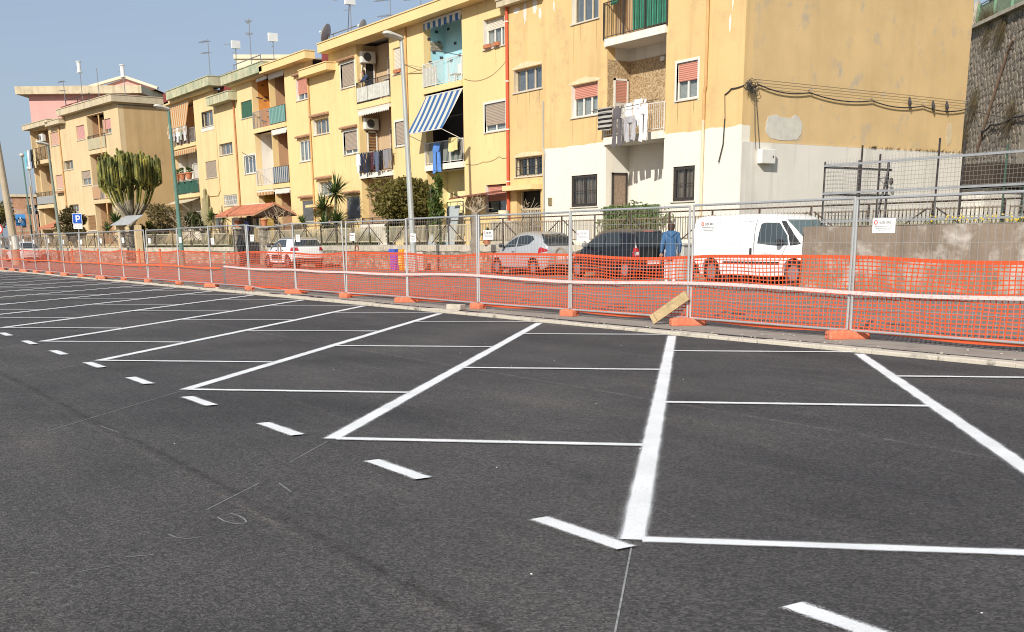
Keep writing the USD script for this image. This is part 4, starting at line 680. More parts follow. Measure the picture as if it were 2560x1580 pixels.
for i in range(4): lt.box(DL[0] + 0.5 + 0.33 * i, DL[0] + 0.56 + 0.33 * i, 1.04, 1.1, 4.9, 7.1)
lt.build("trellis", pm("trellis_wood", (0.40, 0.19, 0.07), rough=0.8), D); MB().box(DL[0] + 2.5, DL[0] + 3.6, 0.9, 1.1, 5.6, 7.0).build("cabinet", FRAMEW, D)
for x in (-3.6, -12.5): MB().tube([(x, -0.07, 10.4), (x, -0.07, 1.4)], 0.06, 8).build("drainpipe", PIPEY, D)
window_box = MB().box(-14.4, -12.9, -0.3, -0.02, 5.45, 5.6).build("flower_shelf", TILEH, D)

# ------------------------------------------------ background buildings
E_ = thing("apartment_building", "pink building with a flat weathered roof slab behind the tan one", "building", (-120.3, 34.3, 0), rz=math.degrees(math.atan2(0.833, 0.553)), local=True)
MB().box(-11.2, 0, 0.0, 9, 0, 16.3).build("wall", PINK, E_); MB().box(-12.2, 0.6, -0.8, 9.5, 16.3, 17.05).build("roof_slab", GREYC, E_)
MB().raw([(-4.2, 3, 17.05), (1.0, 3, 17.05), (1.0, 3, 17.1), (-2.2, 3, 18.2), (-4.2, 3, 17.6), (-4.2, 8, 17.05), (1, 8, 17.05), (1, 8, 17.1), (-2.2, 8, 18.2), (-4.2, 8, 17.6)], [(0, 1, 2, 3), (3, 4, 0, 0), (3, 2, 7, 8), (4, 3, 8, 9), (0, 4, 9, 5), (5, 9, 8, 7), (7, 6, 5, 5), (1, 6, 7, 2)]).build("roof_gable", PINK, E_)
MB().bar((-5.9, 2.8, 17.4), (-2.2, 2.8, 18.35), 0.5, 0.25).bar((-2.2, 2.8, 18.35), (1.2, 2.8, 17.2), 0.5, 0.25).build("roof_edge", CREAM, E_)
F_ = thing("apartment_building", "cream flat-roofed block showing above the green cornice", "building", (-100.3, 43.0, 0), rz=math.degrees(math.atan2(0.86, 0.5)), local=True)
MB().box(-5.3, 0.0, 0, 7, 0, 17.7).build("wall", CREAM, F_); MB().box(-5.5, 0.2, -0.15, 7.2, 17.7, 18.05).build("roof_slab", CREAM, F_)
BRICKF = pm("old_brick", (0.40, 0.22, 0.13), rough=0.95, var=0.3, sc=1.2, streak=0.3, dirt=((0.45, 0.36, 0.27), 0.8, 0.5, 0.65), bump=0.4, bsc=5)
G_ = thing("ruined_building", "old roofless brick building with a dark wing at the far end of the street", "building", (-150, 26.35, 0), rz=80, local=True)
MB().box(0, 2.75, 0, 8, 0, 7.2).build("wall", BRICKF, G_); MB().box(-0.15, 2.9, -0.2, 8, 7.2, 7.5).build("parapet", GREYC, G_); MB().box(2.76, 7, 0.5, 8, 0, 7.9).build("dark_wing", pm("soot_wall", (0.13, 0.125, 0.12), rough=0.95, var=0.3, sc=0.8), G_); MB().box(0.7, 1.3, -0.03, 0.3, 3.6, 5.0).build("window_opening", DARK, G_); MB().box(0.2, 2.5, -0.06, -0.001, 3.1, 3.2).build("string_course", GREYC, G_)
H_ = thing("garden_wall", "long dark shaded wall along the far end of the street", "wall", (-160, 14, 0), rz=70, local=True)
MB().box(-12, 8, 0, 0.5, 0, 2.3).build("wall", pm("dark_wall", (0.10, 0.085, 0.075), rough=0.95, var=0.3, sc=0.7), H_); MB().box(-12, 8, -0.1, 0.6, 2.3, 2.45).build("coping", GREYC, H_)
# ================================================================ TERRACE, WALLS, RAILINGS, HILLSIDE
sheet("terrace", [(-118, 16.2), (-80, 19.9), (-68, 24.4), (-22.4, 24.4), (-20.4, 22.6), (30, 22.6), (30, 120), (-118, 120)], 1.24, SOIL)
def stonework(n, l, out):
    n["vm"] = ("mapping", {"scale": (1, 1, 1.5)}); n["vs"] = ("voronoi_texture", {"scale": 3.4, "feature": "distance_to_edge"}); n["vc"] = ("voronoi_texture", {"scale": 3.4})
    n["ve"] = ("map_range", {"from_min": 0.02, "from_max": 0.09, "to_min": 0.0, "to_max": 1.0, "clamp": True}); n["cr"] = ("rgb_ramp", {"ramp": [(0.2, (0.17, 0.14, 0.10)), (0.5, (0.30, 0.255, 0.19)), (0.8, (0.42, 0.37, 0.29))]})
    n["jm"] = ("mix_color", {"a": (0.22, 0.19, 0.15)}); l += [("g.position", "vm.vector"), ("vm.vector", "vs.vector"), ("vm.vector", "vc.vector"), ("vs.distance", "ve.value"), ("vc.color", "cr.fac"), ("ve.result", "jm.fac"), ("cr.color", "jm.b")]
    n["sn2"] = ("noise_texture", {"scale": 9.0, "detail": 6.0}); n["s2"] = ("rgb_ramp", {"ramp": [(0.3, (0.7, 0.7, 0.7)), (0.7, (1.15, 1.15, 1.15))]}); n["s3"] = ("mix_color", {"blend_type": "multiply", "fac": 1.0}); l += [("g.position", "sn2.vector"), ("sn2.fac", "s2.fac"), ("jm.result", "s3.a"), ("s2.color", "s3.b")]
    return n, l, "s3.result"
STW = pm("rubble_stone", (0.28, 0.24, 0.18), rough=0.95, bump=0.8, bsc=12, extra=stonework)
CAP = pm("mortar_cap", (0.46, 0.41, 0.32), rough=0.95, var=0.2, sc=2.5, dirt=((0.25, 0.23, 0.17), 2.2, 0.5, 0.7), bump=0.5, bsc=20)
ROUGHC = pm("rough_concrete", (0.235, 0.185, 0.14), rough=0.95, var=0.18, sc=1.0, streak=0.35, bump=0.7, bsc=9, dirt=((0.46, 0.42, 0.37), 0.9, 0.5, 0.64))
def wallrun(t, pts, z0, z1, th, matw, capm, name="wall", caph=0.22):
    for (x0, y0), (x1, y1) in zip(pts, pts[1:]):
        d = np.array((x1 - x0, y1 - y0)); L = np.linalg.norm(d); d /= L; nn = np.array((-d[1], d[0])); nn = nn if nn[1] > 0 else -nn; n = max(2, int(L / 0.8)); mb, cb = MB(), MB(); r = np.random.default_rng(int(abs(x0 * 10)))
        for i in range(n):
            a = np.array((x0, y0)) + d * L * i / n; b = np.array((x0, y0)) + d * L * (i + 1) / n
            mb.raw([(*a, z0), (*b, z0), (*b, z1 - caph), (*a, z1 - caph), (*(a + nn * th), z0), (*(b + nn * th), z0), (*(b + nn * th), z1 - caph), (*(a + nn * th), z1 - caph)], [(0, 1, 2, 3), (5, 4, 7, 6)])
        mb.raw([(*p, z) for p in ((x0, y0), (x0 + nn[0] * th, y0 + nn[1] * th)) for z in (z0, z1 - caph)], [(0, 1, 3, 2)]); mb.raw([(*p, z) for p in ((x1, y1), (x1 + nn[0] * th, y1 + nn[1] * th)) for z in (z0, z1 - caph)], [(0, 2, 3, 1)])
        mb.build(name, matw, t)
        xs = np.linspace(0, L, n * 2 + 1); lo = z1 - caph - 0.05 * r.random(len(xs)); f = lambda q, o, z: (x0 + d[0] * q + nn[0] * o, y0 + d[1] * q + nn[1] * o, z)
        tops = z1 + 0.02 * r.random(len(xs))
        for i in range(len(xs) - 1):
            cb.quad(f(xs[i], -0.03, lo[i]), f(xs[i + 1], -0.03, lo[i + 1]), f(xs[i + 1], -0.02, tops[i + 1]), f(xs[i], -0.02, tops[i])).quad(f(xs[i], -0.02, tops[i]), f(xs[i + 1], -0.02, tops[i + 1]), f(xs[i + 1], th + 0.03, tops[i + 1]), f(xs[i], th + 0.03, tops[i])).quad(f(xs[i], -0.03, lo[i]), f(xs[i], 0.03, lo[i]), f(xs[i + 1], 0.03, lo[i + 1]), f(xs[i + 1], -0.03, lo[i + 1]))
        cb.build("coping", capm, t)
lw1 = thing("garden_wall", "low rubble stone wall with mortar coping behind the parked cars", "wall", (-42, 24.2, 0.2)); wallrun(lw1, [(-62.2, 24.15), (-21.0, 24.15)], 0.1, 1.32, 0.3, STW, CAP)
lw2 = thing("garden_wall", "low stone wall running past the candelabra tree to the far end of the street", "wall", (-90, 19, 0.2)); wallrun(lw2, [(-112, 16.5), (-80, 19.5), (-68, 24.15), (-66.9, 24.15)], 0.1, 1.25, 0.3, STW, CAP)
rw = thing("retaining_wall", "rough grey-brown concrete wall at the right with pale patches", "wall", (-13, 22.3, 0.2))
mb = MB(); r = np.random.default_rng(6); nx, nz = 60, 8; xs = np.concatenate([[-20.15, -20.0], np.linspace(-19.8, 6, nx - 2)])
g = np.array([[(x + (0.10 * meshkit.noise(np.array([3.0, 0, k * 1.7]))[()] - 0.05 if i == 0 else 0), 22.3 + 0.05 * meshkit.fbm(np.array([x * 1.3, 0.0, k * 0.6]), 3)[()], 0.1 + (1.755 - 0.1) * k / nz) for k in range(nz + 1)] for i, x in enumerate(xs)])
mb.raw(g.reshape(-1, 3), [(i * (nz + 1) + k, (i + 1) * (nz + 1) + k, (i + 1) * (nz + 1) + k + 1, i * (nz + 1) + k + 1) for i in range(nx - 1) for k in range(nz)])
mb.raw([(x, 22.32, 1.755) for x in xs] + [(x, 22.75, 1.78) for x in xs], [(i, i + 1, nx + i + 1, nx + i) for i in range(nx - 1)])
mb.quad((-20.15, 22.32, 0.1), (-20.15, 22.32, 1.755), (-20.15, 22.75, 1.78), (-20.15, 22.75, 0.1)); mb.build("wall", ROUGHC, rw)
sheet("terrace_right", [(-20.1, 22.74), (30, 22.74), (30, 60), (-20.1, 60)], 1.70, SOIL)
RUST = pm("rusty_brown_iron", (0.085, 0.055, 0.04), rough=0.75, var=0.3, sc=8); PICK = pm("cream_picket", (0.50, 0.44, 0.31), rough=0.7, var=0.12, sc=4); PICKD = pm("worn_picket", (0.20, 0.15, 0.10), rough=0.8, var=0.3, sc=3)
def garden_railing(t, pts, z, h=1.0, pitch=1.9, cream=lambda x: True):
    """brown posts with a top rail and diagonal braces, and picket panels behind them"""
    for (x0, y0), (x1, y1) in zip(pts, pts[1:]):
        d = np.array((x1 - x0, y1 - y0)); L = np.linalg.norm(d); d /= L; n = max(1, round(L / pitch)); f = lambda q, o, zz: (x0 + d[0] * q - d[1] * o, y0 + d[1] * q + d[0] * o, zz)
        MB().tube([f(0, 0, z + h), f(L, 0, z + h)], 0.025, 6).build("top_rail", RUST, t)
        for i in range(n + 1):
            q = L * i / n; MB().bar(f(q, 0, z - 0.1), f(q, 0, z + h), 0.045).build("post", RUST, t)
            if i < n and i % 2 == 0 or i == n: pass
            if i < n:
                a, b = (q + 0.12, q + L / n * 0.75) if i % 2 else (q + L / n - 0.12, q + L / n * 0.25); MB().bar(f(a, -0.03, z + h * 0.85), f(b, -0.03, z + 0.08), 0.03).build("brace", RUST, t)
                p = MB(); q0, q1 = q + 0.1, q + L / n - 0.1; p.bar(f(q0, 0.06, z + 0.82), f(q1, 0.06, z + 0.82), 0.03).bar(f(q0, 0.06, z + 0.18), f(q1, 0.06, z + 0.18), 0.03)
                for s in np.arange(q0, q1 + 0.01, 0.115): p.bar(f(s, 0.06, z + 0.14), f(s, 0.06, z + 0.86), 0.02)
                p.build("picket_panel", PICK if cream(f(q, 0, 0)[0]) else PICKD, t)
gr1 = thing("railing", "brown iron garden railing with cream picket panels along the stone wall", "railing", (-42, 24.3, 1.32)); garden_railing(gr1, [(-62.0, 24.3), (-39.6, 24.3)], 1.32)
gr1b = thing("railing", "dark iron garden railing with thin pickets below the white ground floor", "railing", (-30, 24.3, 1.32)); garden_railing(gr1b, [(-39.2, 24.3), (-10, 24.3)], 1.33, cream=lambda x: -45 > x)
gr2 = thing("railing", "garden railing on the stone wall in front of the tan building", "railing", (-85, 19.2, 1.25)); garden_railing(gr2, [(-110, 16.85), (-80, 19.65), (-68.2, 24.25)], 1.25, cream=lambda x: x > -79)
# wire mesh enclosure above the right wall
GALV = pm("galvanised_steel", (0.46, 0.47, 0.47), rough=0.42, var=0.12, sc=6, metal=0.55, spec=0.5); MESHD = pm("dark_mesh", (0.20, 0.20, 0.19), rough=0.6, var=0.2, sc=6)
me = thing("mesh_fence", "tall square-mesh enclosure with grey rails on the right wall", "fence", (-18, 23.6, 1.75)); Yf = 23.6
for X, zt in ((-20.67, 3.42), (-19.49, 3.75), (-18.92, 3.5), (-17.23, 3.75), (-16.55, 3.7), (-15.45, 3.5), (-14.2, 3.5), (-12.8, 3.5)): MB().bar((X, Yf, 1.6), (X, Yf, zt), 0.034).build("post", IRON if X < -16 else pm("green_post", (0.06, 0.10, 0.075), rough=0.6), me)
for z in (3.31, 2.61, 1.9): MB().box(-20.67, -10, Yf - 0.05, Yf - 0.02, z - 0.026, z + 0.026).build("rail", GALV, me)
def grid(x0, x1, z0, z1, Y, p, w, axis="x"):
    m = MB(); P = (lambda a, z: (a, Y, z)) if axis == "x" else (lambda a, z: (Y, a, z))
    for a in np.arange(x0, x1, p): m.quad(P(a, z0), P(a + w, z0), P(a + w, z1), P(a, z1))
    for z in np.arange(z0, z1, p): m.quad(P(x0, z), P(x1, z), P(x1, z + w), P(x0, z + w))
    return m
grid(-20.65, -11, 1.75, 3.45, Yf - 0.015, 0.10, 0.007).build("wire_mesh", MESHD, me)
for z in (3.28, 2.6): MB().box(-20.69, -20.65, Yf, 26.3, z - 0.03, z + 0.03).build("rail", IRON, me)
for y, zt in ((24.95, 3.5), (26.15, 3.5)): MB().bar((-20.67, y, 1.6), (-20.67, y, zt), 0.05).build("post", IRON, me)
MB().bar((-20.6, 26.1, 3.4), (-20.2, 25.2, 1.9), 0.045).build("brace", IRON, me); grid(23.6, 26.2, 1.75, 3.42, -20.64, 0.10, 0.007, "y").build("wire_mesh", MESHD, me)
# shed and dark container behind the gable
sh = thing("shed", "small pale rendered shed with a dark timber top beside the gable", "shed", (-27.8, 40.6, 1.2), rz=0)
MB().box(-30.5, -27.2, 40.3, 43.3, 1.1, 3.3).build("wall", GREYW, sh); MB().box(-30.5, -27.0, 40.1, 43.5, 3.34, 3.42).build("roof", IRON, sh); MB().box(-30.2, -27.3, 41.0, 43.0, 3.43, 4.3).build("timber_top", pm("dark_timber", (0.05, 0.035, 0.025), rough=0.9, var=0.3, sc=3), sh)
ct = thing("container", "dark green bin container in the shade below the stone wall", "container", (-25.3, 43.2, 1.2)); MB().add(rbox(-27.0, -23.2, 42.4, 44.4, 1.2, 3.6, 0.06)).build("body", pm("dark_green_metal", (0.02, 0.035, 0.03), rough=0.6), ct)
for i in range(6): MB().box(-26.8 + 0.6 * i, -26.72 + 0.6 * i, 42.34, 42.42, 1.3, 3.5).build("rib", LOOKS["dark_green_metal"], ct)

# hillside wall of big irregular stones
hp = np.array((-39.97, 56.75)); hd_ = np.array((0.77, -0.638)); hn = np.array((-0.638, -0.77)); hn /= np.linalg.norm(hn)   # hn: out of the wall
def HW(s, z, o=0.0): b = o + 0.10 * (12.3 - z) * 0.6; q = hp + hd_ * s + hn * b; return (q[0], q[1], z)
hw = thing("retaining_wall", "high stone retaining wall of dark irregular blocks behind the gable", "wall", (*hp, 1.0))
ztop = lambda s: 12.35 - 0.045 * s
MB().raw([HW(-12, 0.8, -0.012), HW(26, 0.8, -0.012), HW(26, ztop(26) - 0.01, -0.012), HW(-12, ztop(-12) - 0.01, -0.012)], [(0, 1, 2, 3)]).build("mortar", pm("pale_mortar", (0.36, 0.315, 0.24), rough=0.95, var=0.25, sc=1.5, bump=0.5, bsc=10), hw)
from scipy.spatial import Voronoi
r = np.random.default_rng(17); pts = []
for j in range(-1, 34):
    for i in range(-1, 27): pts.append((-1.9 + 0.52 * (i + 0.5 * (j % 2)) + r.normal(0, 0.075), 1.0 + 0.345 * j + r.normal(0, 0.045)))
pts = np.array(sorted(pts, key=lambda p: -p[0])); vor = Voronoi(pts); STC = [pm(f"dark_stone_{k}", c, rough=0.95, var=0.3, sc=3.5, bump=0.7, bsc=10) for k, c in zip(("a", "b", "c", "d"), ((0.19, 0.16, 0.125), (0.215, 0.18, 0.14), (0.165, 0.14, 0.115), (0.235, 0.20, 0.155)))]
cnt = 0; rest = MB()
for i, reg in enumerate(vor.point_region):
    q = vor.regions[reg]
    if -1 in q or len(q) < 3: continue
    s, z = pts[i]
    if not (-1.6 < s < 11 and 2.4 < z < ztop(s) - 0.15): continue
    pg = Polygon(vor.vertices[q]).buffer(-0.045, join_style=1).buffer(0.025, join_style=1, quad_segs=2).simplify(0.02)
    if pg.is_empty or pg.geom_type != "Polygon" or pg.area < 0.015: continue
    top = pg.buffer(-0.03).simplify(0.03); 
    if top.is_empty or top.geom_type != "Polygon": continue
    c0 = np.array(pg.exterior.coords)[:-1]; n = len(c0); cen = c0.mean(0); d0 = r.uniform(0.005, 0.03); v = [HW(*p, -0.055) for p in c0] + [HW(*(cen + (p - cen) * 0.86), d0 + r.normal(0, 0.008)) for p in c0] + [HW(*cen, d0 + 0.02)]
    f = [(k, (k + 1) % n, n + (k + 1) % n) for k in range(n)] + [(k, n + (k + 1) % n, n + k) for k in range(n)] + [(n + k, n + (k + 1) % n, 2 * n) for k in range(n)]
    if cnt < 298: MB().raw(v, f).build("stone", STC[r.integers(4)], hw)
    else: rest.raw(v, f)
    cnt += 1
if rest.v: rest.build("stones_beyond", STC[1], hw, kind="stuff")
MB().raw([HW(-12, ztop(-12), -0.1), HW(26, ztop(26), -0.1), HW(26, ztop(26), 0.28), HW(-12, ztop(-12), 0.28), HW(-12, ztop(-12) + 0.18, -0.3), HW(26, ztop(26) + 0.18, -0.3), HW(26, ztop(26) + 0.18, 0.28), HW(-12, ztop(-12) + 0.18, 0.28)], [(0, 3, 2, 1), (4, 5, 6, 7), (3, 7, 6, 2), (0, 1, 5, 4)]).build("coping", CAP, hw)
MB().tube([HW(8.0, 10.6, 0.12), HW(7.3, 10.1, 0.12), HW(4.5, 5.6, 0.12)], 0.06, 6).build("waste_pipe", pm("brown_plastic_pipe", (0.2, 0.13, 0.09), rough=0.6), hw)
MB().tube(wirepath([HW(5.2, 6.7, 0.2), HW(6.5, 6.9, 0.15), HW(10, 6.9, 0.15), HW(14, 7.0, 0.15)], 0.12, 8), 0.05, 5).build("cable", CABLE, hw)
sheet("upper_road", [HW(-12, ztop(-12) + 0.02, -0.25), HW(26, ztop(26) + 0.02, -0.25), HW(26, ztop(26) + 0.02, -12), HW(-12, ztop(-12) + 0.02, -12)], 0, STREET)
hr = thing("railing", "green iron railing on top of the high stone wall", "railing", HW(4, 12.2)); GRI = pm("green_iron", (0.17, 0.30, 0.18), rough=0.6, var=0.15, sc=4)
for s0 in np.arange(-8, 24, 2.9):
    p = MB().bar(HW(s0, ztop(s0) + 0.1, -0.05), HW(s0, ztop(s0) + 1.25, -0.05), 0.13).build("post", GRI, hr)
    pn = MB(); 
    for s in np.arange(s0 + 0.2, s0 + 2.8, 0.13): pn.bar(HW(s, ztop(s) + 0.2, -0.05), HW(s, ztop(s) + 1.1, -0.05), 0.025)
    for h in (1.08, 1.2, 0.2): pn.bar(HW(s0, ztop(s0) + h, -0.05), HW(s0 + 2.9, ztop(s0 + 2.9) + h, -0.05), 0.04)
    pn.build("bars", pm("dull_green_bars", (0.13, 0.17, 0.12), rough=0.7), hr)
pc = thing("concrete_post", "short pale concrete post beside the green railing on the stone wall", "post", HW(0.5, 12.4)); MB().bar(HW(0.5, 12.4, 0.05), HW(0.5, 13.75, 0.05), 0.2).build("post", CAP, pc)
# ================================================================ SITE FENCE, SAFETY NET, FEET
FJ = [(-3.9, 13.3), (-7.4, 13.25), (-10.92, 13.18), (-14.39, 13.2), (-17.7, 13.1), (-20.95, 13.0), (-24.42, 13.1), (-27.6, 12.95), (-30.94, 12.92), (-34.25, 12.75), (-37.6, 12.65), (-41.0, 12.6), (-44.45, 12.45), (-47.5, 12.32), (-50.9, 12.25), (-54.3, 12.2), (-57.9, 12.2), (-61.3, 12.2), (-64.7, 12.2), (-68.1, 12.2), (-71.5, 12.2), (-74.9, 12.2), (-78.3, 12.2)]
FGALV = pm("fence_steel", (0.50, 0.50, 0.49), rough=0.4, var=0.12, sc=5, metal=0.5, spec=0.5); WIRE = pm("fence_wire", (0.42, 0.42, 0.41), rough=0.45, var=0.1, sc=5, metal=0.4)
SIGNW = pm("white_notice", (0.78, 0.78, 0.76), rough=0.5, var=0.03); INK = pm("ink", (0.12, 0.12, 0.12), rough=0.6); REDINK = pm("red_ink", (0.55, 0.07, 0.05), rough=0.6)
TXT = {}
def textm(s, h, depth=0.003, bold=False):
    k = (s, h, bold)
    if k not in TXT: TXT[k] = meshkit.text_mesh(s, h, depth, bold)
    return TXT[k]
r = np.random.default_rng(31)
words = ["nearest the right edge", "with the handwritten notice nearest the van's nose", "in front of the white van", "in front of the dark hatchback", "in front of the silver hatchback", "in front of the tree-trunk gap", "in front of the coloured recycling bags", "left of the grey street lamp"]
for i, ((xr, yr), (xl, yl)) in enumerate(zip(FJ, FJ[1:])):
    d = np.array((xl - xr, yl - yr)); L = np.linalg.norm(d); d /= L; nn = np.array((d[1], -d[0])); nn = nn if nn[1] < 0 else -nn     # nn: towards the car park
    sway = r.normal(0, 0.012); lean = r.normal(0, 0.02); g0, g1 = 0.035, L - 0.035; top = 1.98 + r.normal(0, 0.012)
    f = lambda q, z, o=0.0: (xr + d[0] * (q + sway * z) + nn[0] * (o + lean * z), yr + d[1] * (q + sway * z) + nn[1] * (o + lean * z), z + 0.04)
    lab = ["galvanised site fence panel at the right edge of the picture", "site fence panel carrying the notice in front of the rough grey wall", "site fence panel in front of the white van", "site fence panel in front of the person in the blue jacket and the dark hatchback", "site fence panel in front of the silver hatchback", "site fence panel left of the silver hatchback, before the bare pruned tree", "site fence panel just right of the grey street lamp", "site fence panel just left of the grey street lamp, before the bags", "site fence panel with sagging rails in front of the right half of the white hatchback", "site fence panel in front of the left half of the white hatchback", "site fence panel in front of the person in black at the garden gate", "site fence panel just right of the green street lamp", "site fence panel just left of the green street lamp"]
    near = i < 8
    t = thing("site_barrier", lab[i] if i < len(lab) else "galvanised mesh site fence panel in the far row leading to the left edge", "fence panel", (xr, yr, 0.04), group=None if i < len(lab) else "far site fence panels")
    bend = 0.07 if i == 8 else 0.0
    MB().tube([f(g0, 0.03), f(g0, top + 0.02)], 0.021, 7).build("post", FGALV, t); MB().tube([f(g1, 0.03), f(g1, top + 0.02)], 0.021, 7).build("post", FGALV, t)
    rl = lambda z, b: [f(g0 + (g1 - g0) * k / 8, z - b * math.sin(PI * k / 8)) for k in range(9)]
    MB().tube(rl(top, bend), 0.02, 7).build("top_rail", FGALV, t); MB().tube(rl(0.13, bend), 0.018, 7).build("bottom_rail", FGALV, t)
    w = MB()
    for q in np.arange(g0 + 0.11, g1 - 0.02, 0.115): w.tube([f(q, 0.14), f(q, top)], 0.0027 if i < 9 else 0.0022, 3, cap=False)
    for z in (0.45, 0.95, 1.38, 1.72): w.tube([f(g0, z), f(g1, z)], 0.0027, 3, cap=False)
    w.build("wire_mesh", WIRE, t)
    # a notice board tied to the mesh beside its left post
    q = {1: 3.0, 2: 3.05}.get(i, L - 0.42); wd, hg = (0.38, 0.20) if i < 5 else (0.28, 0.2)
    zc = 1.60 + r.normal(0, 0.04); a, b = q + wd / 2, q - wd / 2; nb = MB(); o0 = 0.012
    pts = [f(a, zc - hg / 2, o0), f(b, zc - hg / 2, o0), f(b, zc + hg / 2, o0), f(a, zc + hg / 2, o0), f(a, zc - hg / 2, o0 + 0.006), f(b, zc - hg / 2, o0 + 0.006), f(b, zc + hg / 2, o0 + 0.006), f(a, zc + hg / 2, o0 + 0.006)]
    nb.raw(pts, [(0, 3, 2, 1), (4, 5, 6, 7), (0, 1, 5, 4), (2, 3, 7, 6), (1, 2, 6, 5), (3, 0, 4, 7)]); nbp = nb.build("notice_board", SIGNW, t)
    if i < 10:
        X = np.array((-d[0], -d[1], 0.0)); Z = np.array((0, 0, 1.0)); N3 = np.array((*nn, 0.0)); o = np.array(f(a, zc - hg / 2, o0 + 0.0065)); T = np.eye(4); T[:3, 0], T[:3, 1], T[:3, 2] = X, Z, N3
        def put(m, x, z): T2 = T.copy(); T2[:3, 3] = o + X * x + Z * z; return MB().add(m, T2)
        s = wd / 0.38
        put(trimesh.creation.annulus(0.018 * s, 0.032 * s, 0.003, sections=20), 0.055 * s, 0.145).build("emblem", REDINK, nbp)
        put(textm("Edil Mo", 0.042 * s), 0.115 * s, 0.125).build("lettering", INK, nbp)
        MB().add(trimesh.creation.box((0.31 * s, 0.007, 0.003)), (lambda M: (M.__setitem__((slice(0, 3), 3), o + X * (wd / 2) + Z * 0.093), M)[1])(T.copy())).build("ruled_line", INK, nbp)
        for k, (ww, zz) in enumerate(((0.26, 0.065), (0.2, 0.04))):
            m2 = MB(); rr = np.random.default_rng(k + 5); x = wd / 2 - ww * s / 2
            while x < wd / 2 + ww * s / 2:
                l = rr.uniform(0.012, 0.03) * s; M = T.copy(); M[:3, 3] = o + X * (x + l / 2) + Z * zz; m2.add(trimesh.creation.box((l, 0.008, 0.003)), M); x += l + 0.006
            m2.build("small_print", INK, nbp, kind="stuff")
# plastic-clad concrete feet
FOOT = pm("orange_foot", (0.58, 0.17, 0.09), rough=0.75, var=0.15, sc=5, dirt=((0.50, 0.30, 0.2), 7.0, 0.55, 0.72), bump=0.4, bsc=20)
def foot_mesh(L):
    b = rbox(-L / 2, L / 2, -0.11, 0.11, 0, 0.135, 0.03, 10)
    for x in np.linspace(-L / 2 + 0.1, L / 2 - 0.1, 5 if L > 0.5 else 3): b = b + rbox(x - 0.045, x + 0.045, -0.115, 0.115, 0.02, 0.15, 0.03, 8)
    for x in (-L / 2, L / 2): b = b - m3.Manifold.cube([0.06, 0.07, 0.05], True).translate([x, 0.05, 0.06])
    return b
lng = {0: 80, 1: 72, 2: 62, 3: 5, 4: 15, 5: 70, 6: 8, 7: 75, 8: 60, 9: 10, 10: 30}
flab = {1: "orange fence foot at the right edge of the picture", 2: "long orange fence foot below the notice, right of the plank", 3: "long orange fence foot right beside the leaning plank", 4: "short orange fence foot in front of the dark hatchback", 5: "short orange fence foot in front of the silver hatchback", 6: "long orange fence foot at the base of the grey street lamp line", 7: "short orange fence foot left of the grey street lamp line", 8: "orange fence foot beside the dark tar stain", 9: "orange fence foot below the white hatchback, first left of the tar stain", 10: "orange fence foot below the person in black at the gate"}
for i, (x, y) in enumerate(FJ):
    a = {2: 62, 3: 62, 4: 8, 5: 4, 6: 66, 7: 10, 8: 55}.get(i, r.uniform(-10, 75)); L = 0.62 if i in (2, 3, 6, 1, 0, 8) else r.choice([0.4, 0.5]) if i > 8 else 0.36
    t = thing("barrier_weight", flab.get(i, "orange fence foot under the far row of fence panels"), "fence foot", (x, y - 0.02, 0.03), rz=a, group=None if i in flab else "orange feet of the far fence panels", local=True)
    MB().add(foot_mesh(L)).build("block", FOOT, t, smooth=40); MB().tube([(0.03, 0, 0.13), (0.03, 0, 0.158)], 0.035, 8).build("socket", IRON, t)
# the orange net tied along the fence, bottom to chest height
NETM = leafmat("orange_net", (0.78, 0.115, 0.04), (0.82, 0.14, 0.05), trans=0.35, sc=0.5)
fx = np.array([p[0] for p in FJ])[::-1]; fy = np.array([p[1] for p in FJ])[::-1]
def netpt(x, t):
    y = np.interp(x, fx, fy) + 0.03 + 0.012 * np.sin(x * 2.3 + t * 3); zt = 1.21 + 0.03 * np.sin(x * 0.9) - 0.022 * np.abs(np.sin((x + 0.4) * PI / 3.4)); zb = 0.15 + 0.02 * np.sin(x * 1.7 + 1)
    return np.stack([x + 0.02 * np.sin(x * 3 + t * 5), y + 0.03 * np.sin(PI * t) * np.sin(x * 0.93), zb + (zt - zb) * t + 0.012 * np.sin(x * 5.1 + 9 * t) * np.sin(PI * t)], -1)
def net(name, x0, x1, label):
    t_ = thing(name, label, "safety net", (x1, float(np.interp(x1, fx, fy)), 0.1)); mb = MB(); xs = np.arange(x0, x1, 0.12); n = len(xs)
    rows = 18; hw_ = [0.026] + [0.0088] * (rows - 1) + [0.026]
    for j in range(rows + 1):
        t = j / rows; c = netpt(xs, np.full(n, t)); lo, hi = c.copy(), c.copy(); lo[:, 2] -= hw_[j]; hi[:, 2] += hw_[j]
        mb.raw(np.vstack([lo, hi]), [(i, i + 1, n + i + 1, n + i) for i in range(n - 1)])
    mb.build("cross_strands", NETM, t_, kind="stuff"); mb = MB()
    for x in np.arange(x0 + 0.04, x1, 0.085):
        ts = np.linspace(0, 1, 7); c = netpt(np.full(7, x), ts); w_ = 0.0095; a, b = c.copy(), c.copy(); a[:, 0] -= w_; b[:, 0] += w_; mb.raw(np.vstack([a, b]), [(i, 7 + i, 8 + i, i + 1) for i in range(6)])
    mb.build("upright_strands", NETM, t_, kind="stuff")
net("safety_net", -36.3, -2.5, "bright orange plastic safety net on the near site fence panels"); net("safety_net", -78.0, -36.42, "orange plastic safety net on the far site fence panels at the left")
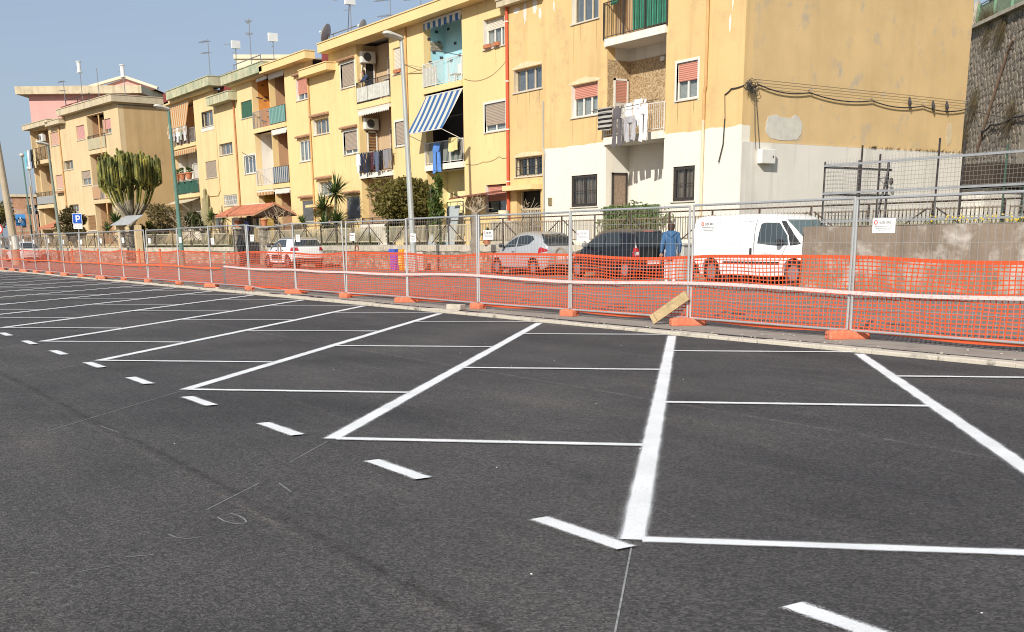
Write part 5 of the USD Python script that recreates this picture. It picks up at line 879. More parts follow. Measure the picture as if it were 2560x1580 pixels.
def tape(name, x0, x1, mat, label, zf):
    mb = MB(); xs = np.arange(x0, x1, 0.2); y = np.interp(xs, fx, fy) - 0.045; z = zf(xs); n = len(xs)
    mb.raw(np.vstack([np.stack([xs, y - 0.003, z - 0.026], 1), np.stack([xs, y, z + 0.026], 1)]), [(i, i + 1, n + i + 1, n + i) for i in range(n - 1)])
    return single(name, mb, mat, label, "tape")
def tape_extra(n, l, out):
    n["ts"] = ("separate_xyz", {}); n["tn"] = ("noise_texture", {"scale": 26.0, "detail": 2.0}); n["tw"] = ("map_range", {"from_min": 0.56, "from_max": 0.62, "to_min": 0.0, "to_max": 0.5, "clamp": True}); n["tx"] = ("mix_color", {"b": (0.5, 0.2, 0.22)}); l += [("g.position", "tn.vector"), ("tn.fac", "tw.value"), ("tw.result", "tx.fac"), (out, "tx.a")]; return n, l, "tx.result"
tape("barrier_tape", -36.3, -3, pm("white_tape", (0.66, 0.50, 0.47), rough=0.5, var=0.04, extra=tape_extra), "white and pale red barrier tape strung along the orange net", lambda x: 0.735 + 0.03 * np.sin(x * 0.8) - 0.06 * np.exp(-((x + 29.2) / 1.6) ** 2))
tape("barrier_tape", -76, -36.4, pm("orange_tape", (0.70, 0.13, 0.04), rough=0.5, var=0.05), "orange barrier tape along the far part of the safety net", lambda x: 0.70 + 0.02 * np.sin(x * 0.7))
# plank leaning on the fence, loose stones
pk = thing("plank", "weathered timber plank leaning on the site fence beside an orange foot", "plank", (-14.95, 12.95, 0.04)); PLK = pm("weathered_timber", (0.42, 0.315, 0.17), rough=0.85, var=0.22, sc=7, bump=0.4, bsc=30, dirt=((0.22, 0.16, 0.09), 9.0, 0.55, 0.68))
MB().bar((-14.98, 12.88, 0.12), (-14.36, 13.12, 0.56), 0.04, 0.17).build("board", PLK, pk); MB().obox((-14.91, 12.905, 0.165), (0.62, 0.24, 0.44), 0.008, 0.044, 0.174).build("saw_cut", pm("dark_timber_end", (0.2, 0.13, 0.07), rough=0.9), pk)
STN = pm("loose_stone", (0.42, 0.38, 0.31), rough=0.95, var=0.2, sc=9, bump=0.5, bsc=20)
def rock(c, s, label, sq=(1.5, 1, 0.6), seed=0):
    m = trimesh.creation.icosphere(2, 1.0); m.vertices *= (1 + 0.35 * (meshkit.fbm(m.vertices * 1.3 + seed, 3) - 0.5))[:, None] * np.array(sq) * s; m.vertices += np.array(c); return single("stone", MB().add(m), STN, label, "stone")
bk = thing("concrete_block", "pale broken concrete block lying on the pavement by the fence", "block", (-21.0, 12.45, 0.04), rz=20, local=True); MB().add(rbox(-0.2, 0.2, -0.1, 0.1, 0, 0.12, 0.015)).build("block", STN, bk)
rock((-36.2, 12.35, 0.06), 0.07, "small pale stone on the kerb near the far fence feet", seed=3); rock((-30.0, 12.3, 0.05), 0.05, "small stone on the pavement beside the tar stain", seed=5)
st = MB(); a_ = np.linspace(0, 2 * PI, 26, endpoint=False); rr = np.random.default_rng(2); st.prism([(-29.3 + (1.0 + rr.normal(0, .12)) * math.cos(a), 12.55 + (0.16 + rr.normal(0, .03)) * math.sin(a)) for a in a_], 0.041, 0.046, "z")
pth = single("tar_stain", st, TAR, None, None, kind="structure")
st = MB(); st.prism([(-20.3 + (0.55 + rr.normal(0, .12)) * math.cos(a), 9.6 + (0.28 + rr.normal(0, .05)) * math.sin(a)) for a in a_], 0.0005, 0.0015, "z"); single("oil_stain", st, pm("dark_stain", (0.022, 0.022, 0.023), rough=0.5, var=0.4, sc=6), None, None, kind="structure")
rr = np.random.default_rng(77)
gr_ = MB()
for i in range(260):
    x, s = rr.uniform(-45, -3), rr.uniform(0.006, 0.018); y = np.interp(x, kx, ky) + rr.choice([rr.normal(0.3, 0.06), rr.normal(0.9, 0.4)]); gr_.add(ico((x, max(y, 12.1), 0.045 + s * 0.4), s, 0, (1.2, 1, 0.7)))
single("grit", gr_, STN, "scattered grit and small stones along the kerb and pavement", "grit", kind="stuff")
gr_ = MB()
for i in range(34):
    a = -rr.uniform(2, 24); s = rr.uniform(0.003, 0.0065); gr_.add(ico((a, rr.uniform(1.0, 11.5), s * 0.5), s, 0, (1.2, 1, 0.6)))
single("paint_crumbs", gr_, pm("white_crumb", (0.7, 0.7, 0.68)), "scattered white paint crumbs on the black asphalt", "crumbs", kind="stuff")
# ================================================================ VEHICLES
RUB = pm("tyre_rubber", (0.018, 0.018, 0.018), rough=0.85, var=0.2, sc=10); ALLOY = pm("alloy_rim", (0.42, 0.42, 0.43), rough=0.35, var=0.08, sc=8, metal=0.7, spec=0.5); PLAST = pm("dark_car_plastic", (0.03, 0.03, 0.032), rough=0.6, var=0.1, sc=6)
TAIL = pm("tail_lamp_red", (0.35, 0.015, 0.015), rough=0.15, var=0.1, sc=10, spec=0.6); HEADL = pm("head_lamp", (0.55, 0.55, 0.56), rough=0.12, var=0.1, sc=10, spec=0.6); PLATE = pm("number_plate", (0.72, 0.72, 0.7), rough=0.4, var=0.03); CHROME = pm("chrome_trim", (0.6, 0.6, 0.61), rough=0.2, metal=0.9, spec=0.6)
def carglass(name, c):
    if name not in LOOKS: LOOKS[name] = usdkit.material(stage, f"/World/Looks/{name}", {"p": ("principled_bsdf", {"base_color": c, "roughness": 0.04, "specular_ior_level": 0.6})}, [], surface="p.BSDF")
    return LOOKS[name]
CGL = carglass("car_glass", (0.028, 0.034, 0.036))
def carpaint(name, c, dust=0.0, metal=0.0):
    if name in LOOKS: return LOOKS[name]
    def up(n, l, out):   # road dust lies on the faces that look up
        n["nz"] = ("separate_xyz", {}); n["mr"] = ("map_range", {"from_min": 0.55, "from_max": 1.0, "to_min": 0.0, "to_max": dust, "clamp": True}); n["dm"] = ("mix_color", {"b": (0.33, 0.29, 0.23)}); l += [("g.normal", "nz.vector"), ("nz.z", "mr.value"), ("mr.result", "dm.fac"), (out, "dm.a")]; return n, l, "dm.result"
    return pm(name, c, rough=0.28, var=0.03, sc=2, spec=0.5, metal=metal, extra=up if dust else None)
def section(x, zs, ys, e=0.0):
    """a cross-section slab of the car at x: half widths ys at heights zs"""
    return [(x, s * (y + e), z + (e if z == max(zs) else 0)) for z, y in zip(zs, ys) for s in (-1, 1)]
def loft(secs, e=0.0):
    parts = []
    for a, b in zip(secs, secs[1:]):
        ea = -e if a is secs[0] else 0; eb = e if b is secs[-1] else 0
        parts.append(m3.Manifold.hull_points(np.array(section(a[0] + ea, a[1], a[2], e) + section(b[0] + eb, b[1], b[2], e))))
    m = parts[0]
    for p in parts[1:]: m = m + p
    return m
def prismY(poly, y0, y1):   # polygon in (x,z) extruded along y
    return m3.Manifold.extrude(m3.CrossSection([np.array(poly, float)], m3.FillRule.Positive if Polygon(poly).exterior.is_ccw else m3.FillRule.Negative), abs(y1 - y0)).rotate([90, 0, 0]).translate([0, max(y0, y1), 0])
def prismX(poly, x0, x1):   # polygon in (y,z) extruded along x
    pg = Polygon(poly); pts = np.array(poly, float)
    if not pg.exterior.is_ccw: pts = pts[::-1]
    m = m3.Manifold.extrude(m3.CrossSection([pts]), abs(x1 - x0)); return m.transform(np.array([[0, 0, 1, min(x0, x1)], [1, 0, 0, 0], [0, 1, 0, 0]], float))
def wheel(t, x, y, r, w, side, spokes=5):
    wp = MB().add(m3.Manifold.revolve(m3.CrossSection([np.array([(r * 0.66, -w / 2), (r - 0.03, -w / 2), (r, -w / 2 + 0.03), (r, w / 2 - 0.03), (r - 0.03, w / 2), (r * 0.66, w / 2)])]), 36).rotate([90, 0, 0]).translate([x, y, r])).build("wheel", RUB, t, smooth=35)
    rim = m3.Manifold.cylinder(0.03, r * 0.67, r * 0.67, 28).translate([0, 0, -0.10]) + m3.Manifold.cylinder(0.06, r * 0.14, r * 0.12, 16).translate([0, 0, -0.02]) + (m3.Manifold.cylinder(0.07, r * 0.68, r * 0.68, 28) - m3.Manifold.cylinder(0.2, r * 0.6, r * 0.6, 28, True)).translate([0, 0, -0.05])
    for k in range(spokes): rim = rim + m3.Manifold.cube([r * 0.62, r * 0.17, 0.035]).translate([0, -r * 0.085, -0.02]).rotate([0, 0, 360 * k / spokes + 17])
    MB().add(rim.rotate([90 * side, 0, 0]).translate([x, y - side * (-w / 2 + 0.045) * -1 if False else y + side * -1 * (w / 2 - 0.05) * -1 * -1, r])).build("rim", ALLOY, wp, smooth=30)
def car(name, label, loc, rz, P, group=None):
    """P: body sections, cabin sections, glass outlines and lamps, in car space (x forward, origin on the ground)"""
    t = thing(name, label, P.get("cat", "car"), loc, rz, group, local=True); body = loft(P["body"]); cab = loft(P["cabin"]) if P.get("cabin") else None
    infl = loft(P["body"], 0.006) + (loft(P["cabin"], 0.006) if cab else m3.Manifold())
    full = body + cab if cab else body; R = P["r"]; cut = m3.Manifold()
    for x in P["axles"]:
        a = m3.Manifold.cylinder(4, R * 1.17, R * 1.17, 36, True).rotate([90, 0, 0]).translate([x, 0, R]); inner = m3.Manifold.cube([6, 2 * (P["hw"] - 0.32), 3], True); cut = cut + (a - inner)
    MB().add(full - cut).build("body", P["paint"], t, smooth=32)
    MB().add((loft(P["body"], -0.01) ^ cut) ^ m3.Manifold.cube([9, 2 * (P["hw"] - 0.22), 4], True)).build("wheel_housing", PLAST, t)
    for nm, mat, sol in P["trim"]:
        m = (infl ^ sol) - cut
        for q in m.decompose():
            if q.volume() > 1e-6: MB().add(q).build(nm, mat, t, smooth=32)
    for x in P["axles"]:
        for s in (-1, 1): wheel(t, x, s * (P["hw"] - 0.105), R, 0.19, s, P.get("spokes", 5))
    for nm, mat, mb in P.get("extra", ()): mb.build(nm, mat, t, smooth=35)
    return t
def mirrors(x, y, z, mat=None):
    return [("wing_mirror", mat or PLAST, MB().add(rbox(x - 0.09, x + 0.06, s * y - 0.10, s * y + 0.10, z, z + 0.15, 0.045)).bar((x, s * (y - 0.02), z + 0.04), (x + 0.05, s * (y - 0.2), z + 0.01), 0.05)) for s in (-1, 1)]
both = lambda poly, y0, y1: prismY(poly, y0, y1) + prismY(poly, -y1, -y0)
# ---- silver hatchback (rounded, kinked window line)
HW_ = 0.835; z5 = lambda b, t, h: ([b, b + 0.12, t - 0.30, t - 0.1, t], [h - 0.07, h - 0.01, h, h - 0.035, h - 0.16])
def sec(x, b, t, h): z, y = z5(b, t, h); return (x, z, y)
SIL = dict(paint=carpaint("silver_paint", (0.46, 0.47, 0.47), 0.55, 0.35), r=0.295, axles=(1.19, -1.20), hw=HW_, spokes=6,
    body=[sec(-1.90, 0.38, 0.92, 0.56), sec(-1.82, 0.27, 1.0, 0.70), sec(-1.55, 0.22, 1.02, 0.80), sec(-0.9, 0.19, 0.98, 0.835), sec(0.3, 0.19, 0.95, 0.835), sec(0.95, 0.19, 0.92, 0.82), sec(1.5, 0.22, 0.82, 0.76), sec(1.80, 0.27, 0.70, 0.60), sec(1.90, 0.34, 0.60, 0.44)],
    cabin=[(-1.84, [0.85, 0.98, 1.05], [0.62, 0.60, 0.50]), (-1.62, [0.85, 1.18, 1.30], [0.73, 0.66, 0.50]), (-1.30, [0.85, 1.28, 1.46], [0.79, 0.67, 0.48]), (-0.7, [0.85, 1.3, 1.53], [0.81, 0.67, 0.48]), (0.1, [0.85, 1.3, 1.50], [0.80, 0.66, 0.47]), (0.55, [0.85, 1.15, 1.32], [0.78, 0.67, 0.52]), (1.1, [0.80, 0.88, 0.93], [0.74, 0.72, 0.62])],
    trim=[("side_glass", CGL, both([(0.86, 0.97), (0.40, 1.22), (-0.05, 1.37), (-0.02, 1.0)], 0.4, 1.2)), ("rear_side_glass", CGL, both([(-0.10, 1.0), (-0.10, 1.37), (-0.55, 1.405), (-0.95, 1.36), (-1.12, 1.26), (-0.85, 1.08)], 0.4, 1.2)),
        ("windscreen", CGL, prismX([(-0.6, 0.97), (0.6, 0.97), (0.48, 1.45), (-0.48, 1.45)], 0.25, 1.2)), ("rear_window", CGL, prismX([(-0.60, 1.03), (0.60, 1.03), (0.66, 1.15), (0.50, 1.44), (-0.50, 1.44), (-0.66, 1.15)], -2.1, -1.22)),
        ("tail_lamp", TAIL, prismX([(0.60, 0.86), (0.9, 0.74), (0.9, 0.84), (0.72, 0.98)], -2.1, -1.5)), ("tail_lamp", TAIL, prismX([(-0.60, 0.86), (-0.9, 0.74), (-0.9, 0.84), (-0.72, 0.98)], -2.1, -1.5)), ("head_lamp", HEADL, both([(1.3, 0.62), (1.95, 0.55), (1.95, 0.7), (1.4, 0.8)], 0.45, 1.0)),
        ("rear_bumper_grille", PLAST, prismX([(-0.7, 0.2), (0.7, 0.2), (0.6, 0.38), (-0.6, 0.38)], -2.1, -1.55)), ("number_plate", PLATE, prismX([(-0.26, 0.56), (0.26, 0.56), (0.26, 0.67), (-0.26, 0.67)], -2.1, -1.7)), ("door_gap", PLAST, both([(-0.08, 0.3), (-0.068, 0.3), (-0.068, 0.97), (-0.08, 0.97)], 0.5, 1.0) + both([(0.82, 0.3), (0.832, 0.3), (0.832, 0.97), (0.82, 0.97)], 0.5, 1.0)), ("sill", PLAST, both([(-0.85, 0.15), (0.85, 0.15), (0.85, 0.27), (-0.85, 0.27)], 0.6, 1.0)), ("hatch_gap", PLAST, prismX([(-0.62, 0.50), (0.62, 0.50), (0.62, 0.512), (-0.62, 0.512)], -2.1, -1.6))],
    extra=mirrors(0.72, 0.90, 0.97) + [("door_handle", CHROME, MB().box(-0.02, 0.12, s * 0.845 - 0.012, s * 0.845 + 0.012, 0.83, 0.855)) for s in (-1, 1)] + [("rear_wiper", PLAST, MB().bar((-1.80, -0.05, 1.09), (-1.72, 0.35, 1.13), 0.015))])
car("parked_car", "silver-grey hatchback seen from behind with swooping tail lamps and dusty roof", (-34.35, 22.95 + 0.835 - 0.1, 0.272), 180, SIL)
# ---- dark small hatchback
TW = dict(paint=carpaint("black_navy_paint", (0.009, 0.009, 0.011), 0.3), r=0.30, axles=(1.20, -1.29), hw=0.82, spokes=5,
    body=[sec(-1.77, 0.36, 0.93, 0.62), sec(-1.70, 0.26, 1.0, 0.74), sec(-1.4, 0.2, 1.0, 0.81), sec(-0.6, 0.19, 0.97, 0.82), sec(0.4, 0.19, 0.95, 0.82), sec(1.0, 0.19, 0.93, 0.81), sec(1.45, 0.22, 0.87, 0.76), sec(1.72, 0.27, 0.74, 0.64), sec(1.82, 0.34, 0.62, 0.5)],
    cabin=[(-1.72, [0.85, 0.96, 1.02], [0.68, 0.67, 0.6]), (-1.52, [0.85, 1.3, 1.44], [0.76, 0.66, 0.53]), (-1.36, [0.85, 1.35, 1.52], [0.78, 0.66, 0.52]), (-0.5, [0.85, 1.36, 1.555], [0.79, 0.66, 0.5]), (0.2, [0.85, 1.3, 1.5], [0.79, 0.66, 0.5]), (0.5, [0.85, 1.2, 1.36], [0.78, 0.67, 0.54]), (1.08, [0.82, 0.9, 0.95], [0.74, 0.72, 0.64])],
    trim=[("side_glass", CGL, both([(0.86, 0.98), (0.42, 1.25), (0.05, 1.42), (-0.15, 1.43), (-0.15, 0.99)], 0.4, 1.2)), ("rear_side_glass", CGL, both([(-0.22, 1.0), (-0.22, 1.43), (-0.8, 1.43), (-1.02, 1.2), (-1.0, 1.02)], 0.4, 1.2)),
        ("windscreen", CGL, prismX([(-0.6, 0.98), (0.6, 0.98), (0.5, 1.48), (-0.5, 1.48)], 0.25, 1.2)), ("rear_window", CGL, prismX([(-0.60, 0.99), (0.60, 0.99), (0.52, 1.42), (-0.52, 1.42)], -2.1, -1.40)), ("brake_lamp", TAIL, prismX([(-0.2, 1.455), (0.2, 1.455), (0.2, 1.48), (-0.2, 1.48)], -2.1, -1.40)),
        ("tail_lamp", TAIL, prismX([(0.60, 0.70), (0.9, 0.70), (0.9, 0.98), (0.62, 0.96)], -2.1, -1.62)), ("tail_lamp", TAIL, prismX([(-0.60, 0.70), (-0.9, 0.70), (-0.9, 0.98), (-0.62, 0.96)], -2.1, -1.62)), ("reversing_lamp", HEADL, prismX([(0.62, 0.74), (0.74, 0.74), (0.74, 0.84), (0.62, 0.84)], -2.1, -1.60) ), ("head_lamp", HEADL, both([(1.4, 0.66), (1.9, 0.58), (1.9, 0.72), (1.45, 0.82)], 0.45, 1.0)),
        ("door_gap", PLAST, both([(-0.2, 0.3), (-0.188, 0.3), (-0.188, 0.98), (-0.2, 0.98)], 0.5, 1.0) + both([(0.75, 0.3), (0.762, 0.3), (0.762, 0.98), (0.75, 0.98)], 0.5, 1.0)), ("bumper_strip", PLAST, prismX([(-0.75, 0.2), (0.75, 0.2), (0.7, 0.42), (-0.7, 0.42)], -2.1, -1.5)), ("number_plate", PLATE, prismX([(-0.26, 0.46), (0.26, 0.46), (0.26, 0.57), (-0.26, 0.57)], -2.1, -1.6))],
    extra=mirrors(0.66, 0.89, 0.98, carpaint("grey_mirror", (0.2, 0.2, 0.21))) + [("badge", CHROME, MB().add(trimesh.creation.torus(0.055, 0.014, major_sections=16, minor_sections=6), trimesh.transformations.translation_matrix((-1.735, 0, 0.88)) @ trimesh.transformations.rotation_matrix(PI / 2 - 0.1, (0, 1, 0)))), ("door_handle", PLAST, MB().box(-0.1, 0.05, 0.815, 0.845, 0.84, 0.87)), ("steering_wheel", PLAST, MB().add(trimesh.creation.torus(0.18, 0.02, major_sections=18, minor_sections=5), trimesh.transformations.translation_matrix((0.45, 0.35, 1.02)) @ trimesh.transformations.rotation_matrix(1.2, (0, 1, 0))))])
car("parked_car", "small black hatchback seen from behind with red tail lamp and round badge", (-28.9, 22.55 + 0.8, 0.272), 180, TW)
# ---- white hatchback with dark roof pillars
C3W = carpaint("white_paint", (0.74, 0.74, 0.72), 0.25); C3R = carpaint("grey_roof", (0.10, 0.10, 0.095), 0.8)
C3 = dict(paint=C3W, r=0.32, axles=(1.27, -1.27), hw=0.87, spokes=7,
    body=[sec(-1.96, 0.38, 0.95, 0.64), sec(-1.88, 0.28, 1.02, 0.78), sec(-1.5, 0.22, 1.03, 0.86), sec(-0.6, 0.2, 1.0, 0.87), sec(0.4, 0.2, 0.98, 0.87), sec(1.0, 0.2, 0.97, 0.86), sec(1.55, 0.23, 0.90, 0.80), sec(1.90, 0.28, 0.74, 0.66), sec(2.0, 0.36, 0.62, 0.5)],
    cabin=[(-1.90, [0.85, 0.98, 1.05], [0.70, 0.69, 0.62]), (-1.66, [0.85, 1.28, 1.38], [0.80, 0.69, 0.56]), (-1.40, [0.85, 1.3, 1.44], [0.82, 0.69, 0.54]), (-0.5, [0.85, 1.3, 1.475], [0.83, 0.69, 0.53]), (0.25, [0.85, 1.25, 1.42], [0.83, 0.69, 0.53]), (0.6, [0.85, 1.15, 1.28], [0.82, 0.70, 0.56]), (1.15, [0.82, 0.92, 0.98], [0.78, 0.76, 0.68])],
    trim=[("side_glass", CGL, both([(0.95, 1.0), (0.45, 1.24), (0.1, 1.36), (-0.9, 1.36), (-1.02, 1.02)], 0.4, 1.2)), ("windscreen", CGL, prismX([(-0.66, 1.0), (0.66, 1.0), (0.54, 1.40), (-0.54, 1.40)], 0.3, 1.3)), ("rear_window", CGL, prismX([(-0.72, 1.04), (0.72, 1.04), (0.56, 1.36), (-0.56, 1.36)], -2.1, -1.50)), ("roof_skin", C3R, m3.Manifold.cube([2.6, 3, 0.2]).translate([-1.75, -1.5, 1.385])),
        ("tail_lamp", TAIL, prismX([(0.52, 0.84), (0.9, 0.82), (0.9, 1.0), (0.56, 1.0)], -2.1, -1.62)), ("tail_lamp", TAIL, prismX([(-0.52, 0.84), (-0.9, 0.82), (-0.9, 1.0), (-0.56, 1.0)], -2.1, -1.62)), ("head_lamp", HEADL, both([(1.5, 0.70), (2.05, 0.62), (2.05, 0.76), (1.55, 0.86)], 0.45, 1.0)), ("rear_bumper", PLAST, prismX([(-0.8, 0.2), (0.8, 0.2), (0.78, 0.5), (-0.78, 0.5)], -2.1, -1.5)), ("number_plate", PLATE, prismX([(-0.26, 0.58), (0.26, 0.58), (0.26, 0.69), (-0.26, 0.69)], -2.1, -1.8)),
        ("door_gap", PLAST, both([(-0.02, 0.3), (-0.008, 0.3), (-0.008, 1.0), (-0.02, 1.0)], 0.5, 1.0) + both([(0.9, 0.3), (0.912, 0.3), (0.912, 1.0), (0.9, 1.0)], 0.5, 1.0)), ("door_bumper", PLAST, both([(-0.72, 0.5), (-0.62, 0.42), (0.62, 0.42), (0.72, 0.5), (0.62, 0.64), (-0.62, 0.64)], 0.6, 1.0)), ("sill", PLAST, both([(-0.9, 0.15), (0.9, 0.15), (0.9, 0.27), (-0.9, 0.27)], 0.6, 1.0))],
    extra=mirrors(0.78, 0.94, 1.0) + [("door_handle", PLAST, MB().box(a, a + 0.14, 0.86, 0.885, 0.86, 0.885)) for a in (-0.05, -0.85)] + [("badge", CHROME, MB().bar((-1.945, -0.06, 0.9), (-1.945, 0, 0.95), 0.02).bar((-1.945, 0.06, 0.9), (-1.945, 0, 0.95), 0.02))])
car("parked_car", "white hatchback with grey roof parked beside the garden gate", (-52.6, 21.9, 0.27), 180, C3)
# ---- white van
VW = carpaint("van_white", (0.80, 0.80, 0.78), 0.12)
def vs(x, b, t, h, hr): return (x, [b, b + 0.15, 0.95, 1.35, t - 0.10, t], [h - 0.05, h, h, h - 0.03, h - hr, h - hr - 0.14])
VAN = dict(cat="van", paint=VW, r=0.325, axles=(1.62, -1.48), hw=0.915, spokes=5,
    body=[vs(-2.36, 0.34, 1.72, 0.84, 0.10), vs(-2.28, 0.26, 1.82, 0.90, 0.12), vs(-1.9, 0.24, 1.86, 0.915, 0.12), vs(-0.4, 0.22, 1.875, 0.915, 0.12), vs(0.5, 0.22, 1.86, 0.915, 0.13), (0.95, [0.22, 0.37, 0.95, 1.35, 1.66, 1.78], [0.865, 0.915, 0.915, 0.87, 0.74, 0.58]), (1.35, [0.22, 0.37, 0.95, 1.15, 1.40, 1.52], [0.865, 0.915, 0.91, 0.86, 0.76, 0.62]), (1.85, [0.24, 0.37, 0.80, 1.02, 1.10, 1.17], [0.83, 0.895, 0.88, 0.84, 0.8, 0.68]), (2.22, [0.27, 0.4, 0.7, 0.85, 0.92, 0.98], [0.72, 0.8, 0.8, 0.76, 0.7, 0.58]), (2.37, [0.34, 0.42, 0.6, 0.66, 0.70, 0.74], [0.55, 0.62, 0.62, 0.6, 0.55, 0.45])],
    trim=[("door_glass", carglass("van_glass", (0.05, 0.065, 0.07)), both([(0.30, 1.08), (0.36, 1.60), (0.50, 1.63), (0.95, 1.62), (1.30, 1.28), (1.42, 1.03), (1.0, 1.02)], 0.4, 1.2)), ("pillar_trim", PLAST, both([(0.97, 1.665), (1.08, 1.655), (1.80, 1.06), (1.47, 1.02), (1.33, 1.29)], 0.4, 1.2)), ("windscreen", carglass("van_windscreen", (0.10, 0.13, 0.12)), prismX([(-0.72, 1.10), (0.72, 1.10), (0.60, 1.70), (-0.60, 1.70)], 0.96, 1.90)),
        ("tail_lamp", TAIL, both([(-2.5, 0.95), (-2.26, 0.95), (-2.29, 1.2), (-2.28, 1.5), (-2.5, 1.5)], 0.66, 1.0)), ("head_lamp", HEADL, both([(1.9, 0.72), (2.35, 0.62), (2.3, 0.8), (1.95, 0.98)], 0.5, 1.0)), ("front_bumper", PLAST, m3.Manifold.cube([0.8, 3, 0.28]).translate([1.98, -1.5, 0.24])), ("rear_bumper", PLAST, m3.Manifold.cube([0.45, 3, 0.3]).translate([-2.42, -1.5, 0.2])), ("side_strip", PLAST, both([(-1.0, 0.52), (1.15, 0.52), (1.15, 0.60), (-1.0, 0.60)], 0.7, 1.0)),
        ("number_plate", PLATE, prismX([(-0.26, 0.6), (0.26, 0.6), (0.26, 0.71), (-0.26, 0.71)], -2.5, -2.3)), ("door_gap", PLAST, both([(0.17, 0.45), (0.185, 0.45), (0.185, 1.72), (0.17, 1.72)], 0.6, 1.0)), ("door_gap", PLAST, both([(1.14, 0.62), (1.152, 0.62), (1.36, 1.02), (1.348, 1.02)], 0.6, 1.0)), ("panel_seam", pm("seam_grey", (0.4, 0.4, 0.39)), both([(-2.1, 1.655), (0.1, 1.655), (0.1, 1.663), (-2.1, 1.663)], 0.6, 1.0)), ("rear_corner", PLAST, both([(-2.5, 0.3), (-1.98, 0.3), (-2.16, 0.62), (-2.5, 0.85)], 0.6, 1.0))],
    extra=mirrors(1.22, 1.02, 1.04) + [("door_handle", PLAST, MB().add(rbox(0.03, 0.115, s * 0.915 - 0.02, s * 0.915 + 0.02, 0.72, 0.96, 0.018))) for s in (-1, 1)] + [("lettering", pm("grey_lettering", (0.28, 0.28, 0.29)), MB().add(textm("Almika", 0.11), np.array([[1, 0, 0, 0.46], [0, 0, -1, -0.916], [0, 1, 0, 0.74], [0, 0, 0, 1.0]])))])
car("parked_van", "white panel van parked facing right beside the rough grey wall", (-22.35, 22.62 + 0.93, 0.272), 0, VAN)
# ---- far white car by the concrete pole, dark car up on the hillside road
FC = dict(SIL); FC["paint"] = C3W; car("parked_car", "white car half hidden by the thick concrete pole at the far left", (-92.6, 16.6, 0.22), 186, FC)
HC = dict(TW); HC["paint"] = carpaint("blue_grey_paint", (0.05, 0.06, 0.085)); q = HW(6.3, 12.1, -1.6); car("parked_car", "dark blue car parked on the upper road behind the green railing", (q[0], q[1], 12.12), math.degrees(math.atan2(hd_[1], hd_[0])), HC)
# ================================================================ PLANTS
BARK = pm("grey_bark", (0.24, 0.20, 0.155), rough=0.95, var=0.3, sc=6, bump=0.8, bsc=15); TWIG = pm("pale_twig", (0.36, 0.29, 0.20), rough=0.95, var=0.2, sc=5); YTR = pm("yucca_trunk", (0.22, 0.17, 0.11), rough=0.95, var=0.35, sc=8, bump=0.8, bsc=15)
LF_OLIVE = leafmat("olive_leaf", (0.10, 0.09, 0.02), (0.18, 0.15, 0.04)); LF_DARK = leafmat("dark_leaf", (0.035, 0.045, 0.015), (0.075, 0.085, 0.03)); LF_MID = leafmat("mid_leaf", (0.05, 0.085, 0.02), (0.11, 0.15, 0.035)); LF_YEL = leafmat("yellow_green_leaf", (0.10, 0.12, 0.02), (0.17, 0.17, 0.035))
LF_YUC = leafmat("yucca_leaf", (0.04, 0.075, 0.018), (0.095, 0.13, 0.035), 0.2); LF_BRN = leafmat("dry_olive_leaf", (0.11, 0.085, 0.035), (0.15, 0.12, 0.05)); DRYG = leafmat("dry_grass", (0.20, 0.145, 0.06), (0.30, 0.22, 0.10), 0.2)
def leaves(n, c, rad, size, seed, lumps=9, hollow=0.35, flat=0.0):
    """n leaf blades in clumps through an uneven crown"""
    r = np.random.default_rng(seed); c, rad = np.array(c, float), np.array(rad, float); lc = r.normal(0, 1, (lumps, 3)); lc /= np.linalg.norm(lc, axis=1, keepdims=True); lc *= r.uniform(0.45, 0.85, (lumps, 1)); lr = r.uniform(0.28, 0.5, lumps)
    k = r.integers(0, lumps, n); d = r.normal(0, 1, (n, 3)); d /= np.linalg.norm(d, axis=1, keepdims=True); p = lc[k] + d * (lr[k] * r.uniform(hollow, 1.0, n) ** 0.6)[:, None]; p = c + p * rad
    a = r.normal(0, 1, (n, 3)) + d * 0.8; a /= np.linalg.norm(a, axis=1, keepdims=True); b = np.cross(a, r.normal(0, 1, (n, 3))); b /= np.linalg.norm(b, axis=1, keepdims=True); s = size * r.uniform(0.6, 1.35, n)[:, None]; nrm = np.cross(a, b)
    v = np.stack([p - a * s, p + b * s * 0.42 + nrm * s * 0.12, p + a * s, p - b * s * 0.42 + nrm * s * 0.12], 1).reshape(-1, 3); i = np.arange(n)[:, None] * 4
    return MB().raw(v, np.vstack([i + [0, 1, 2], i + [0, 2, 3]]))
def limbs(mb, base, tips, r0, r1, seed=0, wig=0.06, n=6):
    r = np.random.default_rng(seed); base = np.array(base, float)
    for tp in tips:
        tp = np.array(tp, float); L = np.linalg.norm(tp - base); pts = [base + (tp - base) * k / n + (r.normal(0, wig * L / 3, 3) if 0 < k < n else 0) for k in range(n + 1)]; mb.tube(pts, np.linspace(r0, r1, n + 1), 7)
    return mb
def bush(name, label, cat, base, c, rad, n, size, mat, seed, tips=7, r0=0.05, trunk=None, lumps=10, bark=BARK):
    t = thing(name, label, cat, base); r = np.random.default_rng(seed); tp = [np.array(c) + np.array(rad) * r.uniform(-0.6, 0.7, 3) for _ in range(tips)]; mb = MB(); fork = base
    if trunk: fork = trunk; limbs(mb, base, [trunk], r0 * 1.5, r0, seed)
    limbs(mb, fork, tp, r0 * 0.7, r0 * 0.15, seed + 1); mb.build("trunk" if trunk else "stems", bark, t); leaves(n, c, rad, size, seed + 2, lumps).build("crown" if trunk else "foliage", mat, t); return t
